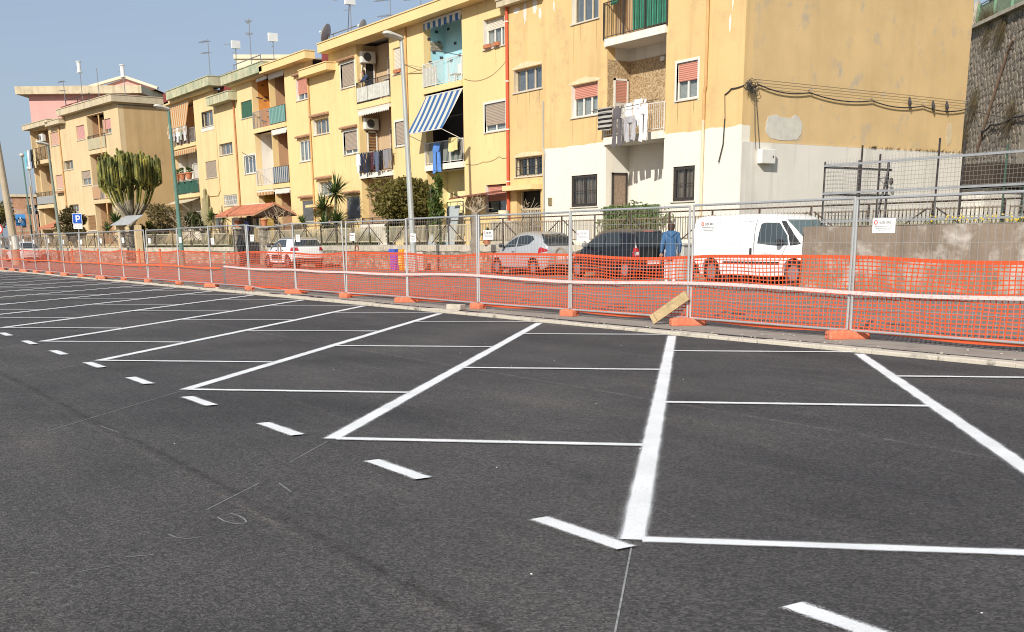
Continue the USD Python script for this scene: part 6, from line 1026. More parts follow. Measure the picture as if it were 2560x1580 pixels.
bush("citrus_tree", "round bushy olive-green tree right beside the grey street lamp", "tree", (-47.75, 25.6, 1.2), (-47.75, 25.6, 3.35), (1.6, 1.5, 1.38), 7000, 0.12, LF_OLIVE, 11, 9, 0.07, (-47.75, 25.6, 2.3), 30)
bush("small_shrub", "small mid-green shrub at the foot of the round tree", "shrub", (-48.15, 25.1, 1.2), (-48.15, 25.1, 1.85), (0.5, 0.4, 0.55), 500, 0.10, LF_MID, 12)
bush("columnar_shrub", "narrow upright green shrub between the round tree and the grey panels", "shrub", (-45.0, 25.7, 1.2), (-45.0, 25.7, 3.0), (0.42, 0.42, 1.55), 650, 0.15, LF_MID, 13, 6, 0.04, None, 14)
bush("bush", "yellow-green and olive bush below the candelabra tree", "bush", (-76.8, 22.6, 1.2), (-76.9, 22.6, 2.9), (2.0, 1.4, 1.25), 2200, 0.13, LF_BRN, 14, 8, 0.05); bush("bush", "low bright yellow-green bush in front of the tan end wall", "bush", (-77.0, 21.9, 1.2), (-77.2, 21.9, 2.35), (1.0, 0.7, 0.75), 900, 0.13, LF_YEL, 15)
bush("bush", "dark green leggy bush left of the cactus columns", "bush", (-77.2, 25.0, 1.2), (-77.2, 25.0, 2.65), (1.6, 1.0, 1.1), 1100, 0.13, LF_DARK, 16); bush("bush", "olive and reddish bush behind the blue parking sign", "bush", (-88.3, 19.6, 1.2), (-88.3, 19.6, 3.0), (2.1, 1.2, 1.25), 2200, 0.14, LF_BRN, 17)
bush("small_tree", "small sparse olive tree beside the thick concrete pole", "tree", (-118, 19.5, 0.3), (-118.3, 19.5, 4.6), (2.4, 2.0, 1.4), 1500, 0.17, LF_OLIVE, 18, 8, 0.09, (-118, 19.5, 3.0)); bush("small_tree", "small leaning tree in front of the dark wall at the far left", "tree", (-126, 19.5, 0.3), (-126, 19.5, 4.2), (2.0, 1.6, 1.1), 700, 0.17, LF_OLIVE, 19, 8, 0.08, (-126.2, 19.5, 2.6))
bush("hillside_tree", "grey-green tree on the upper road behind the gable corner", "tree", (*HW(-3.5, 12.3, -6)[:2], 12.3), (*HW(-3.0, 15.2, -6)[:2], 14.7), (5.0, 4.5, 2.6), 3800, 0.22, LF_DARK, 20, 9, 0.14, (*HW(-3.5, 13.4, -6)[:2], 13.2), 18)
# ivy on the ground floor balcony
t = thing("ivy_hedge", "green and cream ivy screen on the white ground floor balcony", "hedge", (-32.6, 26.85, 1.7)); r = np.random.default_rng(3); leaves(2000, (-32.6, 26.84, 2.2), (2.1, 0.14, 0.60), 0.07, 23, 40).build("leaves", leafmat("ivy_leaf", (0.07, 0.13, 0.035), (0.25, 0.27, 0.11)), t); MB().box(-34.2, -31.0, 26.86, 26.88, 1.75, 2.7).build("backing_net", pm("hedge_net", (0.10, 0.14, 0.06), rough=0.9, var=0.3, sc=8), t)
# garden plants seen between the railing's pickets
def tufts(n, x0, x1, yf, z0, h, seed, w=0.012):
    r = np.random.default_rng(seed); mb = MB(); x = r.uniform(x0, x1, n); y = yf(x) + r.uniform(0, 0.6, n); hh = h * r.uniform(0.5, 1.2, n); dx, dy = r.normal(0, 0.25, n) * hh, r.normal(0, 0.25, n) * hh; z = np.full(n, z0)
    v = np.stack([np.stack([x - w, y, z], 1), np.stack([x + w, y, z], 1), np.stack([x + dx, y + dy, z + hh], 1)], 1).reshape(-1, 3); return mb.raw(v, np.arange(3 * n).reshape(-1, 3))
single("garden_plants", tufts(2600, -61, -50, lambda x: 24.8 + 0 * x, 1.24, 0.75, 1, 0.03), leafmat("garden_green", (0.08, 0.11, 0.025), (0.20, 0.20, 0.06)), "tangled green plants behind the cream pickets by the white hatchback", "plants", kind="stuff")
single("garden_weeds", tufts(1500, -79, -67, lambda x: np.interp(x, (-80, -68), (20.6, 25)), 1.24, 0.6, 2, 0.03), LOOKS["garden_green"], "weeds behind the railing below the tan building", "weeds", kind="stuff")
single("wall_weeds", tufts(420, -19.8, -14, lambda x: 22.85 + 0 * x, 1.7, 0.2, 4, 0.01), LF_YEL, "low weeds along the top of the rough right wall", "weeds", kind="stuff")
fl = MB(); rr = np.random.default_rng(14)
for _ in range(60): fl.add(ico((rr.uniform(-16.8, -13.5), rr.uniform(22.8, 23.3), 1.82 + rr.uniform(0, 0.14)), 0.022, 0))
single("yellow_flowers", fl, pm("flower_yellow", (0.75, 0.52, 0.03), rough=0.8), "small yellow flowers on top of the right wall", "flowers", kind="stuff")
r = np.random.default_rng(44); mb = MB()
for (s, z, k, L) in ((-1.6, 11.9, 200, 1.3), (3.2, 11.9, 120, 1.0), (5.5, 11.6, 240, 1.3), (2.6, 8.5, 180, 1.3), (1.9, 6.6, 180, 1.1), (3.9, 4.6, 220, 0.9), (9.2, 7.2, 180, 1.1), (1.2, 7.5, 100, 0.9)):
    for _ in range(k):
        a = np.array(HW(s + r.normal(0, 0.42), z + r.normal(0, 0.35), 0.08)); b = a + np.array((r.normal(0, 0.12), r.normal(0, 0.12), -abs(r.normal(L * 0.5, 0.25)))) + np.array((hn[0], hn[1], 0)) * r.uniform(0.05, 0.25); w = np.array((hd_[0], hd_[1], 0)) * 0.028; mb.raw([a - w, a + w, b], [(0, 1, 2)])
single("hanging_weeds", mb, DRYG, "dry brown weeds hanging from the joints of the high stone wall", "weeds", kind="stuff")
mb = MB()
for _ in range(260):
    a = np.array(HW(2.6 + r.normal(0, 0.9), 12.35, 0.1)); b = a + np.array((r.normal(0, 0.35), r.normal(0, 0.35), abs(r.normal(0.75, 0.25)))); w = np.array((hd_[0], hd_[1], 0)) * 0.02; mb.raw([a - w, a + w, b], [(0, 1, 2)])
single("dry_grass", mb, DRYG, "tall dry grass at the top edge of the high stone wall", "grass", kind="stuff")
mb = MB()
for _ in range(160):
    a = np.array((-27.12, r.uniform(33.2, 38.5) if _ > 30 else r.normal(33.5, 0.12), 4.54)); mb.raw([a - (0, 0.015, 0), a + (0, 0.015, 0), a + (r.uniform(0, 0.08), r.normal(0, 0.05), r.uniform(0.04, 0.13))], [(0, 1, 2)])
single("ledge_weeds", mb, leafmat("dead_weed", (0.07, 0.045, 0.025), (0.12, 0.08, 0.04), 0.1), "dead weeds along the ledge of the gable wall", "weeds", kind="stuff")
# yuccas: rosettes of sword leaves on thick stems
def rosette(mb, c, n, L, seed, up=0.2):
    r = np.random.default_rng(seed); c = np.array(c, float)
    for i in range(n):
        a = r.uniform(0, 2 * PI); e = math.asin(min(1, max(-0.5, r.uniform(-0.45, 1.0)))) ; l = L * r.uniform(0.75, 1.1); d = np.array((math.cos(a) * math.cos(e), math.sin(a) * math.cos(e), math.sin(e) + up)); d /= np.linalg.norm(d); sd = np.cross(d, (0, 0, 1.0)); sd /= np.linalg.norm(sd) + 1e-9
        q = [c + d * l * t + np.array((0, 0, -0.30 * l * t * t * math.cos(e))) for t in (0, 0.35, 0.7, 1.0)]; w = (0.03, 0.04, 0.028)
        mb.raw([q[0] - sd * w[0], q[0] + sd * w[0], q[1] - sd * w[1], q[1] + sd * w[1], q[2] - sd * w[2], q[2] + sd * w[2], q[3]], [(0, 1, 3), (0, 3, 2), (2, 3, 5), (2, 5, 4), (4, 5, 6)])
    return mb
def yucca(label, base, heads, seed):
    t = thing("yucca", label, "yucca", base)
    for k, (hx, hy, hz, n, L) in enumerate(heads):
        b = np.array(base); tp = np.array((hx, hy, hz)); mid = b + (tp - b) * 0.5 + np.array((0.05, 0, 0.05)); MB().tube([b, mid, tp], [0.10, 0.085, 0.06], 8).build("stem", YTR, t); rosette(MB(), tp, n, L, seed + k).build("rosette", LF_YUC, t)
yucca("tall many-headed yucca in front of the slate ground floor shutter", (-55.5, 25.5, 1.2), [(-55.35, 25.6, 3.95, 150, 1.35), (-56.5, 25.4, 3.15, 110, 1.1), (-54.5, 25.2, 2.45, 120, 1.15), (-55.7, 25.1, 2.3, 100, 1.0)], 101)
yucca("small low yucca left of the tall one", (-59.2, 25.3, 1.2), [(-59.15, 25.3, 2.55, 60, 0.65)], 111); yucca("two-headed yucca beside the tiled garden gate", (-73.0, 25.3, 1.2), [(-74.4, 25.3, 3.1, 60, 0.75), (-72.0, 25.3, 3.05, 60, 0.75)], 121); yucca("broad yucca in front of the tan building, below the candelabra tree", (-80.6, 20.9, 1.2), [(-80.6, 20.7, 2.9, 130, 1.35), (-82.3, 20.5, 2.4, 70, 0.9), (-79.4, 20.7, 2.5, 70, 0.9)], 131)
# candelabra euphorbia
EU = thing("candelabra_tree", "big candelabra cactus tree with upright green arms before the tan building", "tree", (-79.2, 21.4, 1.2)); r = np.random.default_rng(9); EUG = pm("euphorbia_green", (0.075, 0.085, 0.022), rough=0.6, var=0.3, sc=2.5, dirt=((0.26, 0.235, 0.05), 1.4, 0.47, 0.6)); EUB = pm("euphorbia_bark", (0.24, 0.21, 0.15), rough=0.9, var=0.25, sc=4)
MB().tube([(-79.2, 21.4, 1.0), (-79.15, 21.4, 2.2), (-79.2, 21.4, 3.0)], [0.32, 0.27, 0.22], 10).build("trunk", EUB, EU)
def ribbed(mb, pts, rad, n=8):
    p = np.array(pts, float); t = np.gradient(p, axis=0); t /= np.linalg.norm(t, axis=1, keepdims=True); a = np.cross(t, (0.3, 1.0, 0.1)); a /= np.linalg.norm(a, axis=1, keepdims=True); b = np.cross(t, a); g = np.arange(n) * 2 * PI / n; k = np.where(np.arange(n) % 2, 0.5, 1.0); rad = np.array(rad)
    v = (p[:, None] + (rad[:, None] * k[None])[..., None] * (np.cos(g)[None, :, None] * a[:, None] + np.sin(g)[None, :, None] * b[:, None])).reshape(-1, 3); f = [(i * n + j, i * n + (j + 1) % n, (i + 1) * n + (j + 1) % n, (i + 1) * n + j) for i in range(len(p) - 1) for j in range(n)]; mb.raw(v, f); e = len(p) - 1; mb.raw(np.vstack([v[e * n:], p[e] + (0, 0, rad[e])]), [(j, (j + 1) % n, n) for j in range(n)])
wood = MB(); cx, cy = -79.15, 21.4; K = 26
for i in range(K):
    q = math.sqrt((i + 0.5) / K); a = i * 2.399963 + r.normal(0, 0.15); R = 2.05 * q; ex, ey = cx + R * math.cos(a), cy + R * math.sin(a) * 0.9; zf = 5.55 + 0.25 * (1 - q) + r.normal(0, 0.2) - 0.25 * q ** 3
    c0 = np.array((cx + 0.12 * math.cos(a), cy + 0.12 * math.sin(a), 2.9 + 0.3 * r.random())); E1 = np.array((ex, ey, zf)); M1 = c0 + (E1 - c0) * 0.5 + np.array((R * math.cos(a), R * math.sin(a) * 0.9, 0)) * 0.14 - (0, 0, 0.10 * R)
    wood.tube([c0, c0 + (M1 - c0) * 0.5 - (0, 0, 0.03 * R), M1], [0.11, 0.085, 0.07], 6); m = MB(); ribbed(m, [M1, M1 + (E1 - M1) * 0.5 + np.array((ex - cx, ey - cy, 0)) * 0.02, E1, E1 + (0, 0, r.uniform(0.7, 1.3))], [0.06, 0.075, 0.09, 0.08]); m.build("arm", EUG, EU)
    for k in range(r.integers(4, 7)):
        b = a + r.uniform(0, 6.28); d = r.uniform(0.22, 0.5); top = 7.3 - 0.7 * (math.hypot(ex - cx + d * math.cos(b), ey - cy + d * math.sin(b)) / 2.4) ** 3 + r.normal(0, 0.17); s0 = M1 + (E1 - M1) * r.uniform(0.55, 1.0); p1 = np.array((ex + d * math.cos(b), ey + d * math.sin(b), max(s0[2] + 0.25, zf + r.uniform(-0.25, 0.3))))
        m = MB(); ribbed(m, [s0, (s0 + p1) / 2 + (0, 0, -0.06), p1, p1 + (0, 0, (top - p1[2]) * 0.35), p1 + (r.normal(0, 0.03), 0, (top - p1[2]) * 0.7), p1 + (r.normal(0, 0.04), 0, top - p1[2])], [0.05, 0.07, 0.09, 0.10, 0.085, 0.09]); m.build("arm", EUG, EU)
wood.build("limbs", EUB, EU)
ct_ = thing("column_cactus", "tall pale column cactus beside the yellow wall", "cactus", (-76.0, 25.6, 1.2))
for (dx, z) in ((0, 5.0), (-0.5, 4.4), (0.5, 4.6), (-0.9, 3.7), (0.95, 3.8)):
    m = MB(); ribbed(m, [(-76.1 + dx * k_, 25.6, 1.2 + (z - 1.2) * k_) for k_ in (0.0, 0.4, 0.6, 0.8, 1.0)], [0.16, 0.17, 0.17, 0.16, 0.12]); m.build("column", leafmat("pale_cactus", (0.20, 0.18, 0.09), (0.30, 0.25, 0.13), 0.0), ct_)
def bare(label, base, top, spread, n, r0, seed, name="bare_tree", mat=BARK, tw=TWIG, twn=4):
    t = thing(name, label, "tree", base); r = np.random.default_rng(seed); base, top = np.array(base), np.array(top); limbs(MB(), base, [top], r0, r0 * 0.75, seed, 0.04).build("trunk", mat, t); mb = MB()
    for i in range(n):
        tp = top + r.normal(0, 1, 3) * spread * (1, 1, 0.5) + (0, 0, spread * r.uniform(0.7, 1.6)); limbs(mb, top - (0, 0, r.uniform(0, 0.15)), [tp], r0 * 0.28, 0.012, seed + i, 0.12)
        for k in range(twn): limbs(mb, top + (tp - top) * r.uniform(0.4, 1), [tp + r.normal(0, 1, 3) * spread * 0.5 + (0, 0, spread * 0.35)], 0.012, 0.005, seed * 7 + i * 5 + k, 0.1, 3)
    mb.build("branches", tw, t); return t
bare("thick pruned tree trunk with short bare twigs in front of the stone wall", (-36.9, 22.75, 0.2), (-36.85, 22.8, 2.55), 0.30, 10, 0.21, 5); bare("leafless pale shrub in front of the entrance door", (-37.9, 25.6, 1.2), (-37.85, 25.6, 2.2), 0.45, 6, 0.06, 6, "bare_shrub", TWIG); bare("leafless twiggy shrub beside the green street lamp", (-74.1, 23.5, 1.2), (-74.1, 23.5, 1.9), 0.7, 9, 0.05, 7, "bare_shrub", TWIG, twn=7); bare("thin bare tree beside the tiled gate, by the white hatchback", (-61.3, 24.8, 1.2), (-61.3, 24.8, 2.6), 0.5, 6, 0.07, 8, twn=5)
bare("thin bare sapling left of the tiled gate roof", (-67.6, 24.9, 1.2), (-67.6, 24.9, 2.7), 0.45, 5, 0.05, 9, twn=4)
# ================================================================ LAMPS, SIGNS, GATE, PROPS, LAUNDRY, PEOPLE, BIRDS, ANTENNAS
LGREY = pm("lamp_grey", (0.40, 0.42, 0.40), rough=0.5, var=0.1, sc=2, metal=0.3); LGREEN = pm("lamp_green", (0.10, 0.20, 0.16), rough=0.55, var=0.15, sc=2); LHEAD = pm("lamp_head", (0.50, 0.48, 0.42), rough=0.5, var=0.08, sc=5); LGLASS = pm("lamp_cover", (0.5, 0.45, 0.36), rough=0.25, var=0.05)
def lamp(label, base, H, mat, tilt=(0, 0), head=0.72, ribs=False, d=(0, -1)):
    t = thing("street_lamp", label, "street lamp", base); b = np.array(base, float); tp = b + (tilt[0], tilt[1], H); rr = (0.135, 0.075)
    MB().tube([b, b + (tp - b) * 0.5, tp, tp + (d[0] * 0.12, d[1] * 0.12, 0.10)], [rr[0], 0.105, rr[1], 0.06], 10).build("pole", mat, t); MB().tube([b, b + (0, 0, 0.5)], 0.15, 10).build("base_sleeve", mat, t)
    if ribs:
        m = MB(); 
        for k in range(int(H / 0.12)): q = 0.3 + k * 0.12; p = b + (tp - b) * q / H; m.tube([p, p + (0, 0, 0.035)], 0.137 - 0.06 * q / H + 0.01, 8, cap=False)
        m.build("spiral_wrap", mat, t)
    h = m3.Manifold.batch_hull([m3.Manifold.sphere(1.0, 18).scale([0.15, 0.22, 0.10]), m3.Manifold.sphere(1.0, 18).scale([0.20, 0.27, 0.12]).translate([0, head * 0.62, 0.03]), m3.Manifold.sphere(0.06, 10).translate([0, -0.12, -0.01])]); ang = math.degrees(math.atan2(-d[0], d[1]))
    up = h.trim_by_plane([0, 0, 1], -0.01).rotate([8, 0, ang]).translate(list(tp + (d[0] * 0.1, d[1] * 0.1, 0.12))); lo = h.scale([0.93, 0.93, 1.0]).trim_by_plane([0, 0, -1], 0.0).rotate([8, 0, ang]).translate(list(tp + (d[0] * 0.1, d[1] * 0.1, 0.12)))
    hp_ = MB().add(up).build("head", LHEAD, t, smooth=50); MB().add(lo).build("cover", LGLASS, hp_, smooth=50); return t
lamp("tall grey street lamp standing before the round tree", (-40.91, 22.3, 0.26), 8.85, LGREY, (-0.12, -0.2))
lamp("green street lamp between the tan building and the green-corniced one", (-64.11, 19.97, 0.2), 8.4, LGREEN, (-0.05, -0.1), ribs=True); lamp("green-grey street lamp in front of the tan building's left half", (-87.0, 18.3, 0.18), 8.15, pm("lamp_grey_green", (0.19, 0.22, 0.18), rough=0.6), (-0.05, -0.2))
t = thing("street_lamp", "slender green lamp post with a round lantern at the far left", "street lamp", (-122, 23.0, 0.3)); MB().tube([(-122, 23.0, 0.3), (-122, 22.85, 10.0)], [0.10, 0.06], 8).build("pole", LGREEN, t); MB().add(ico((-122, 22.85, 10.12), 0.24, 2, (1, 1, 0.8))).build("lantern", LHEAD, t, smooth=True)
t = thing("street_lamp", "slender grey lamp post with a round lantern at the far left", "street lamp", (-124, 23.9, 0.3)); MB().tube([(-124, 23.9, 0.3), (-124, 23.75, 8.9)], [0.11, 0.07], 8).build("pole", LGREY, t); MB().add(ico((-124, 23.75, 9.0), 0.24, 2, (1, 1, 0.8))).build("lantern", LHEAD, t, smooth=True)
t = thing("street_lamp", "thin pale lamp post with a long curved arm at the far left edge", "street lamp", (-140, 24.3, 0.3)); MB().tube([(-140, 24.3, 0.3), (-140, 24.2, 8.0), (-140, 23.4, 9.3), (-140, 21.8, 9.9), (-140, 20.5, 10.0)], [0.11, 0.09, 0.07, 0.05, 0.05], 8).build("pole", LHEAD, t)
t = thing("concrete_pole", "thick leaning concrete pole with a white painted band at the left edge", "pole", (-87.4, 15.25, 0.1)); CP = pm("pole_concrete", (0.40, 0.33, 0.23), rough=0.9, var=0.12, sc=2, streak=0.2); MB().tube([(-87.4, 15.25, 0.0), (-87.5, 15.05, 4.5), (-87.6, 14.8, 10.5)], [0.30, 0.245, 0.17], 14).build("pole", CP, t); MB().tube([(-87.41, 15.24, 1.2), (-87.43, 15.2, 2.1)], [0.292, 0.282], 14, cap=False).build("white_band", FRAMEW, t)
t = thing("wooden_post", "thin pale wooden post beside the far lamp posts", "post", (-118, 22.6, 0.3)); MB().tube([(-118, 22.6, 0.3), (-118, 22.5, 7.0)], [0.12, 0.1], 7).build("post", pm("pale_wood_post", (0.42, 0.36, 0.28), rough=0.9), t)
# signs
def faceT(o, d):  # frame of a flat sign facing direction d (horizontal): x to the right as read
    d = np.array((d[0], d[1], 0.0)); d /= np.linalg.norm(d); T = np.eye(4); T[:3, 0] = np.cross((0, 0, 1.0), d); T[:3, 1] = (0, 0, 1.0); T[:3, 2] = d; T[:3, 3] = o; return T
BLUE = pm("sign_blue", (0.015, 0.085, 0.42), rough=0.4, var=0.05); SWH = pm("sign_white", (0.72, 0.72, 0.70), rough=0.45, var=0.03); SRED = pm("sign_red", (0.5, 0.03, 0.03), rough=0.4, var=0.05); SBK = pm("sign_black", (0.03, 0.03, 0.03), rough=0.5)
ps = np.array((-80.9, 18.25, 0.16)); t = thing("parking_sign", "blue parking sign with a white P and a small white plate with a left arrow", "sign", ps); MB().tube([ps, ps + (0, 0, 3.6)], 0.035, 8).build("pole", GALV, t)
T = faceT(ps + (0.045, -0.045, 3.02), (0.85, -0.5)); sg = MB().add(trimesh.creation.box((0.64, 0.68, 0.02)), T @ trimesh.transformations.translation_matrix((0, 0.02, 0))).build("board", SWH, t); MB().add(trimesh.creation.box((0.58, 0.62, 0.01)), T @ trimesh.transformations.translation_matrix((0, 0.02, 0.013))).build("blue_field", BLUE, sg); MB().add(textm("P", 0.40, 0.004, True), T @ trimesh.transformations.translation_matrix((-0.135, -0.18, 0.019))).build("letter", SWH, sg)
pl = MB().add(trimesh.creation.box((0.6, 0.30, 0.02)), T @ trimesh.transformations.translation_matrix((0.0, -0.50, 0))).build("plate", SWH, t); m = MB().add(trimesh.creation.box((0.40, 0.03, 0.006)), T @ trimesh.transformations.translation_matrix((0.04, -0.53, 0.012))).add(trimesh.creation.box((0.42, 0.014, 0.006)), T @ trimesh.transformations.translation_matrix((0.04, -0.43, 0.012))); m.add(trimesh.creation.cylinder(0.045, 0.006, sections=3), T @ trimesh.transformations.translation_matrix((-0.17, -0.53, 0.012)) @ trimesh.transformations.rotation_matrix(PI / 2, (0, 0, 1))); m.build("arrow", SBK, pl)
rs = np.array((-85.5, 13.95, 0.1)); t = thing("round_sign", "round white sign with a red rim and a black bar at the left edge", "sign", rs); MB().tube([rs, rs + (-0.05, -0.1, 4.4)], 0.045, 8).build("pole", GALV, t); T = faceT(rs + (0.04, -0.06, 2.50), (0.85, -0.5)); d_ = MB().add(trimesh.creation.cylinder(0.36, 0.02, sections=32), T).build("disc", SRED, t); MB().add(trimesh.creation.cylinder(0.275, 0.012, sections=32), T @ trimesh.transformations.translation_matrix((0, 0, 0.012))).build("white_field", SWH, d_); MB().add(trimesh.creation.box((0.36, 0.055, 0.012)), T @ trimesh.transformations.translation_matrix((0, 0, 0.018))).build("black_bar", SBK, d_)
bs = np.array((-121, 21.9, 0.3)); t = thing("crossing_sign", "square blue crossing sign with a white triangle at the far left", "sign", bs); MB().tube([bs, bs + (0, 0, 4.0)], 0.05, 8).build("pole", GALV, t); T = faceT(bs + (0.05, -0.05, 3.6), (0.85, -0.5)); b_ = MB().add(trimesh.creation.box((1.0, 1.1, 0.02)), T).build("board", pm("sign_light_blue", (0.05, 0.22, 0.5), rough=0.4), t); MB().add(trimesh.creation.cylinder(0.34, 0.01, sections=3), T @ trimesh.transformations.translation_matrix((0, -0.05, 0.014)) @ trimesh.transformations.rotation_matrix(PI / 2, (0, 0, 1))).build("triangle", SWH, b_)
ss = thing("shop_sign", "dark shop sign with pale lettering on the far grey building", "sign", (-126, 25.5, 5.0)); T = faceT(np.array((-124.0, 24.4, 5.0)), (0.85, -0.5)); s_ = MB().add(trimesh.creation.box((2.6, 0.9, 0.1)), T).build("board", SBK, ss); MB().add(textm("Tabacchi", 0.34, 0.01, True), T @ trimesh.transformations.translation_matrix((-0.95, -0.12, 0.052))).build("lettering", SWH, ss)
# garden gate with a little tiled roof
gt = thing("garden_gate", "dark iron garden gate with stone pillars under a small red tiled roof", "gate", (-64.3, 24.3, 0.2))
for x in (-66.5, -62.25): MB().box(x - 0.3, x + 0.3, 24.0, 24.5, 0.15, 2.3).build("pillar", STW, gt); MB().box(x - 0.42, x + 0.42, 23.9, 24.6, 2.3, 2.42).build("pillar_cap", CAP, gt)
for k, x0 in enumerate((-66.15, -64.35)):
    m = MB()
    for x in np.arange(x0, x0 + 1.75, 0.15): m.bar((x, 24.25, 0.3), (x, 24.25, 2.95), 0.025)
    for z in (0.35, 1.5, 2.9): m.box(x0, x0 + 1.7, 24.22, 24.28, z - 0.03, z + 0.03)
    lf = m.build("gate_leaf", IRON, gt); MB().box(x0, x0 + 1.7, 24.29, 24.31, 0.3, 1.5).build("lower_panel", pm("gate_panel", (0.05, 0.045, 0.04), rough=0.7), lf)
MB().box(-65.3, -64.6, 24.2, 24.21, 2.2, 2.75).build("notice", pm("blue_notice", (0.05, 0.06, 0.2), rough=0.6), gt)
for x in (-66.6, -62.3): MB().box(x - 0.09, x + 0.09, 24.9, 25.1, 1.2, 3.3).build("roof_post", pm("dark_wood", (0.05, 0.03, 0.02), rough=0.9), gt)
rf = MB(); 
def tiled(t, x0, x1, ya, za, yb, zb, name="tiled_roof", pitch=0.24):
    m = MB(); m.raw([(x0, ya, za), (x1, ya, za), (x1, yb, zb), (x0, yb, zb), (x0, ya, za - 0.06), (x1, ya, za - 0.06), (x1, yb, zb - 0.06), (x0, yb, zb - 0.06)], [(0, 1, 2, 3), (7, 6, 5, 4), (0, 4, 5, 1), (1, 5, 6, 2), (3, 2, 6, 7), (0, 3, 7, 4)]); p = m.build(name, TILEH, t)
    for x in np.arange(x0 + pitch / 2, x1, pitch): MB().tube([(x, ya, za + 0.02), (x, (ya + yb) / 2, (za + zb) / 2 + 0.03), (x, yb, zb + 0.02)], [pitch * 0.36, pitch * 0.33, pitch * 0.33], 6).build("tile_row", TILER, p)
TILER = pm("red_tile", (0.46, 0.17, 0.095), rough=0.85, var=0.3, sc=3, dirt=((0.3, 0.2, 0.14), 2.5, 0.55, 0.75))
tiled(gt, -68.6, -62.0, 23.6, 3.05, 24.9, 3.65); tiled(gt, -68.6, -62.0, 26.2, 3.05, 24.92, 3.65); MB().raw([(-62.02, 23.7, 3.0), (-62.02, 26.1, 3.0), (-62.02, 24.9, 3.55)], [(0, 1, 2)]).build("gable_board", LOOKS["dark_wood"], gt); MB().box(-68.5, -66.9, 24.6, 25.4, 1.2, 3.0).build("porch_wall", WHITEW, gt)
t = thing("gate_canopy", "small grey corrugated canopy over a side gate below the candelabra tree", "canopy", (-76.2, 20.6, 1.2)); MB().raw([(-78.6, 19.8, 2.75), (-75.6, 20.2, 2.75), (-75.6, 21.2, 3.35), (-78.6, 20.9, 3.35), (-78.6, 19.8, 2.7), (-75.6, 20.2, 2.7), (-75.6, 21.2, 3.3), (-78.6, 20.9, 3.3)], [(0, 1, 2, 3), (7, 6, 5, 4), (0, 4, 5, 1), (1, 5, 6, 2), (0, 3, 7, 4)]).build("roof_sheet", pm("grey_sheet", (0.33, 0.34, 0.34), rough=0.6, var=0.15, sc=3), t)
for x, y in ((-78.4, 20.4), (-75.8, 20.8)): MB().box(x - 0.2, x + 0.2, y - 0.2, y + 0.2, 0.2, 2.7).build("pillar", TAN, t)
m = MB()
for x in np.arange(-78.1, -76.0, 0.16): m.bar((x, 20.35 + (x + 78.1) * 0.15, 0.4), (x, 20.35 + (x + 78.1) * 0.15, 2.3), 0.03)
for z in (0.6, 1.4, 2.2): m.bar((-78.2, 20.33, z), (-76.0, 20.66, z), 0.05)
m.build("gate_bars", IRON, t)
t = thing("porch_canopy", "small terracotta canopy over a dark doorway of the tan building", "canopy", (-96.5, 19.6, 1.2)); tiled(t, -98.2, -93.5, 19.0, 2.75, 20.3, 3.2); MB().box(-97.6, -94.2, 20.1, 20.2, 1.2, 2.7).build("doorway", DARK, t); MB().box(-98.1, -97.7, 19.3, 20.2, 1.2, 2.7).build("pillar", TAN, t); MB().box(-94.1, -93.7, 19.3, 20.2, 1.2, 2.7).build("pillar", TAN, t)
# cabinet, boards, hoops, bags, stakes, pots
t = thing("utility_cabinet", "pale grey utility cabinet behind the person in the blue jacket", "cabinet", (-26.45, 23.85, 0.26)); UC = pm("cabinet_grey", (0.42, 0.42, 0.38), rough=0.6, var=0.06, sc=3); MB().add(rbox(-26.85, -26.05, 23.6, 24.0, 0.26, 1.3, 0.02)).build("body", UC, t); MB().box(-26.9, -26.0, 23.56, 24.04, 1.3, 1.36).build("lid", UC, t); MB().box(-26.455, -26.445, 23.594, 23.6, 0.35, 1.25).build("door_gap", IRON, t)
for (x, w_, z0, z1, l) in ((-44.7, 1.0, 1.25, 3.05, "tall grey metal sheet leaning in the garden, right of the narrow shrub"), (-46.2, 0.8, 1.25, 2.95, "grey metal sheet leaning in the garden, left of the narrow shrub")):
    t = thing("metal_sheet", l, "metal sheet", (x, 26.3, z0)); MB().raw([(x - w_ / 2, 26.15, z0), (x + w_ / 2, 26.15, z0), (x + w_ / 2, 26.5, z1), (x - w_ / 2, 26.5, z1), (x - w_ / 2, 26.19, z0), (x + w_ / 2, 26.19, z0), (x + w_ / 2, 26.54, z1), (x - w_ / 2, 26.54, z1)], [(0, 1, 2, 3), (7, 6, 5, 4), (0, 4, 5, 1), (1, 5, 6, 2), (2, 6, 7, 3), (3, 7, 4, 0)]).build("sheet", pm("grey_blue_sheet", (0.38, 0.42, 0.43), rough=0.5, var=0.1, sc=2), t); MB().box(x - w_ / 2 + 0.1, x - w_ / 2 + 0.16, 26.13, 26.145, z0, z0 + 0.1).build("foot_clip", IRON, t)
HOOP = pm("rusty_hoop", (0.24, 0.10, 0.055), rough=0.85, var=0.3, sc=8)
for (x, y, h, w_, m_, l) in ((-46.85, 22.6, 1.15, 0.34, HOOP, "rusty steel parking hoop in front of the stone wall"), (-28.35, 20.6, 1.05, 0.55, pm("grey_brown_hoop", (0.26, 0.2, 0.15), rough=0.8), "brown steel hoop barrier beside the silver hatchback's rear"), (-46.9, 18.9, 1.25, 0.3, LOOKS["grey_brown_hoop"], "brown steel post standing before the white hatchback's rear lamp")):
    a = np.linspace(0, PI, 9); single("hoop_barrier", MB().tube([(x - w_ / 2, y, 0.2)] + [(x - w_ / 2 * math.cos(k), y, 0.2 + h - w_ / 2 + w_ / 2 * math.sin(k)) for k in a] + [(x + w_ / 2, y, 0.2)], 0.035, 8), m_, l, "barrier")
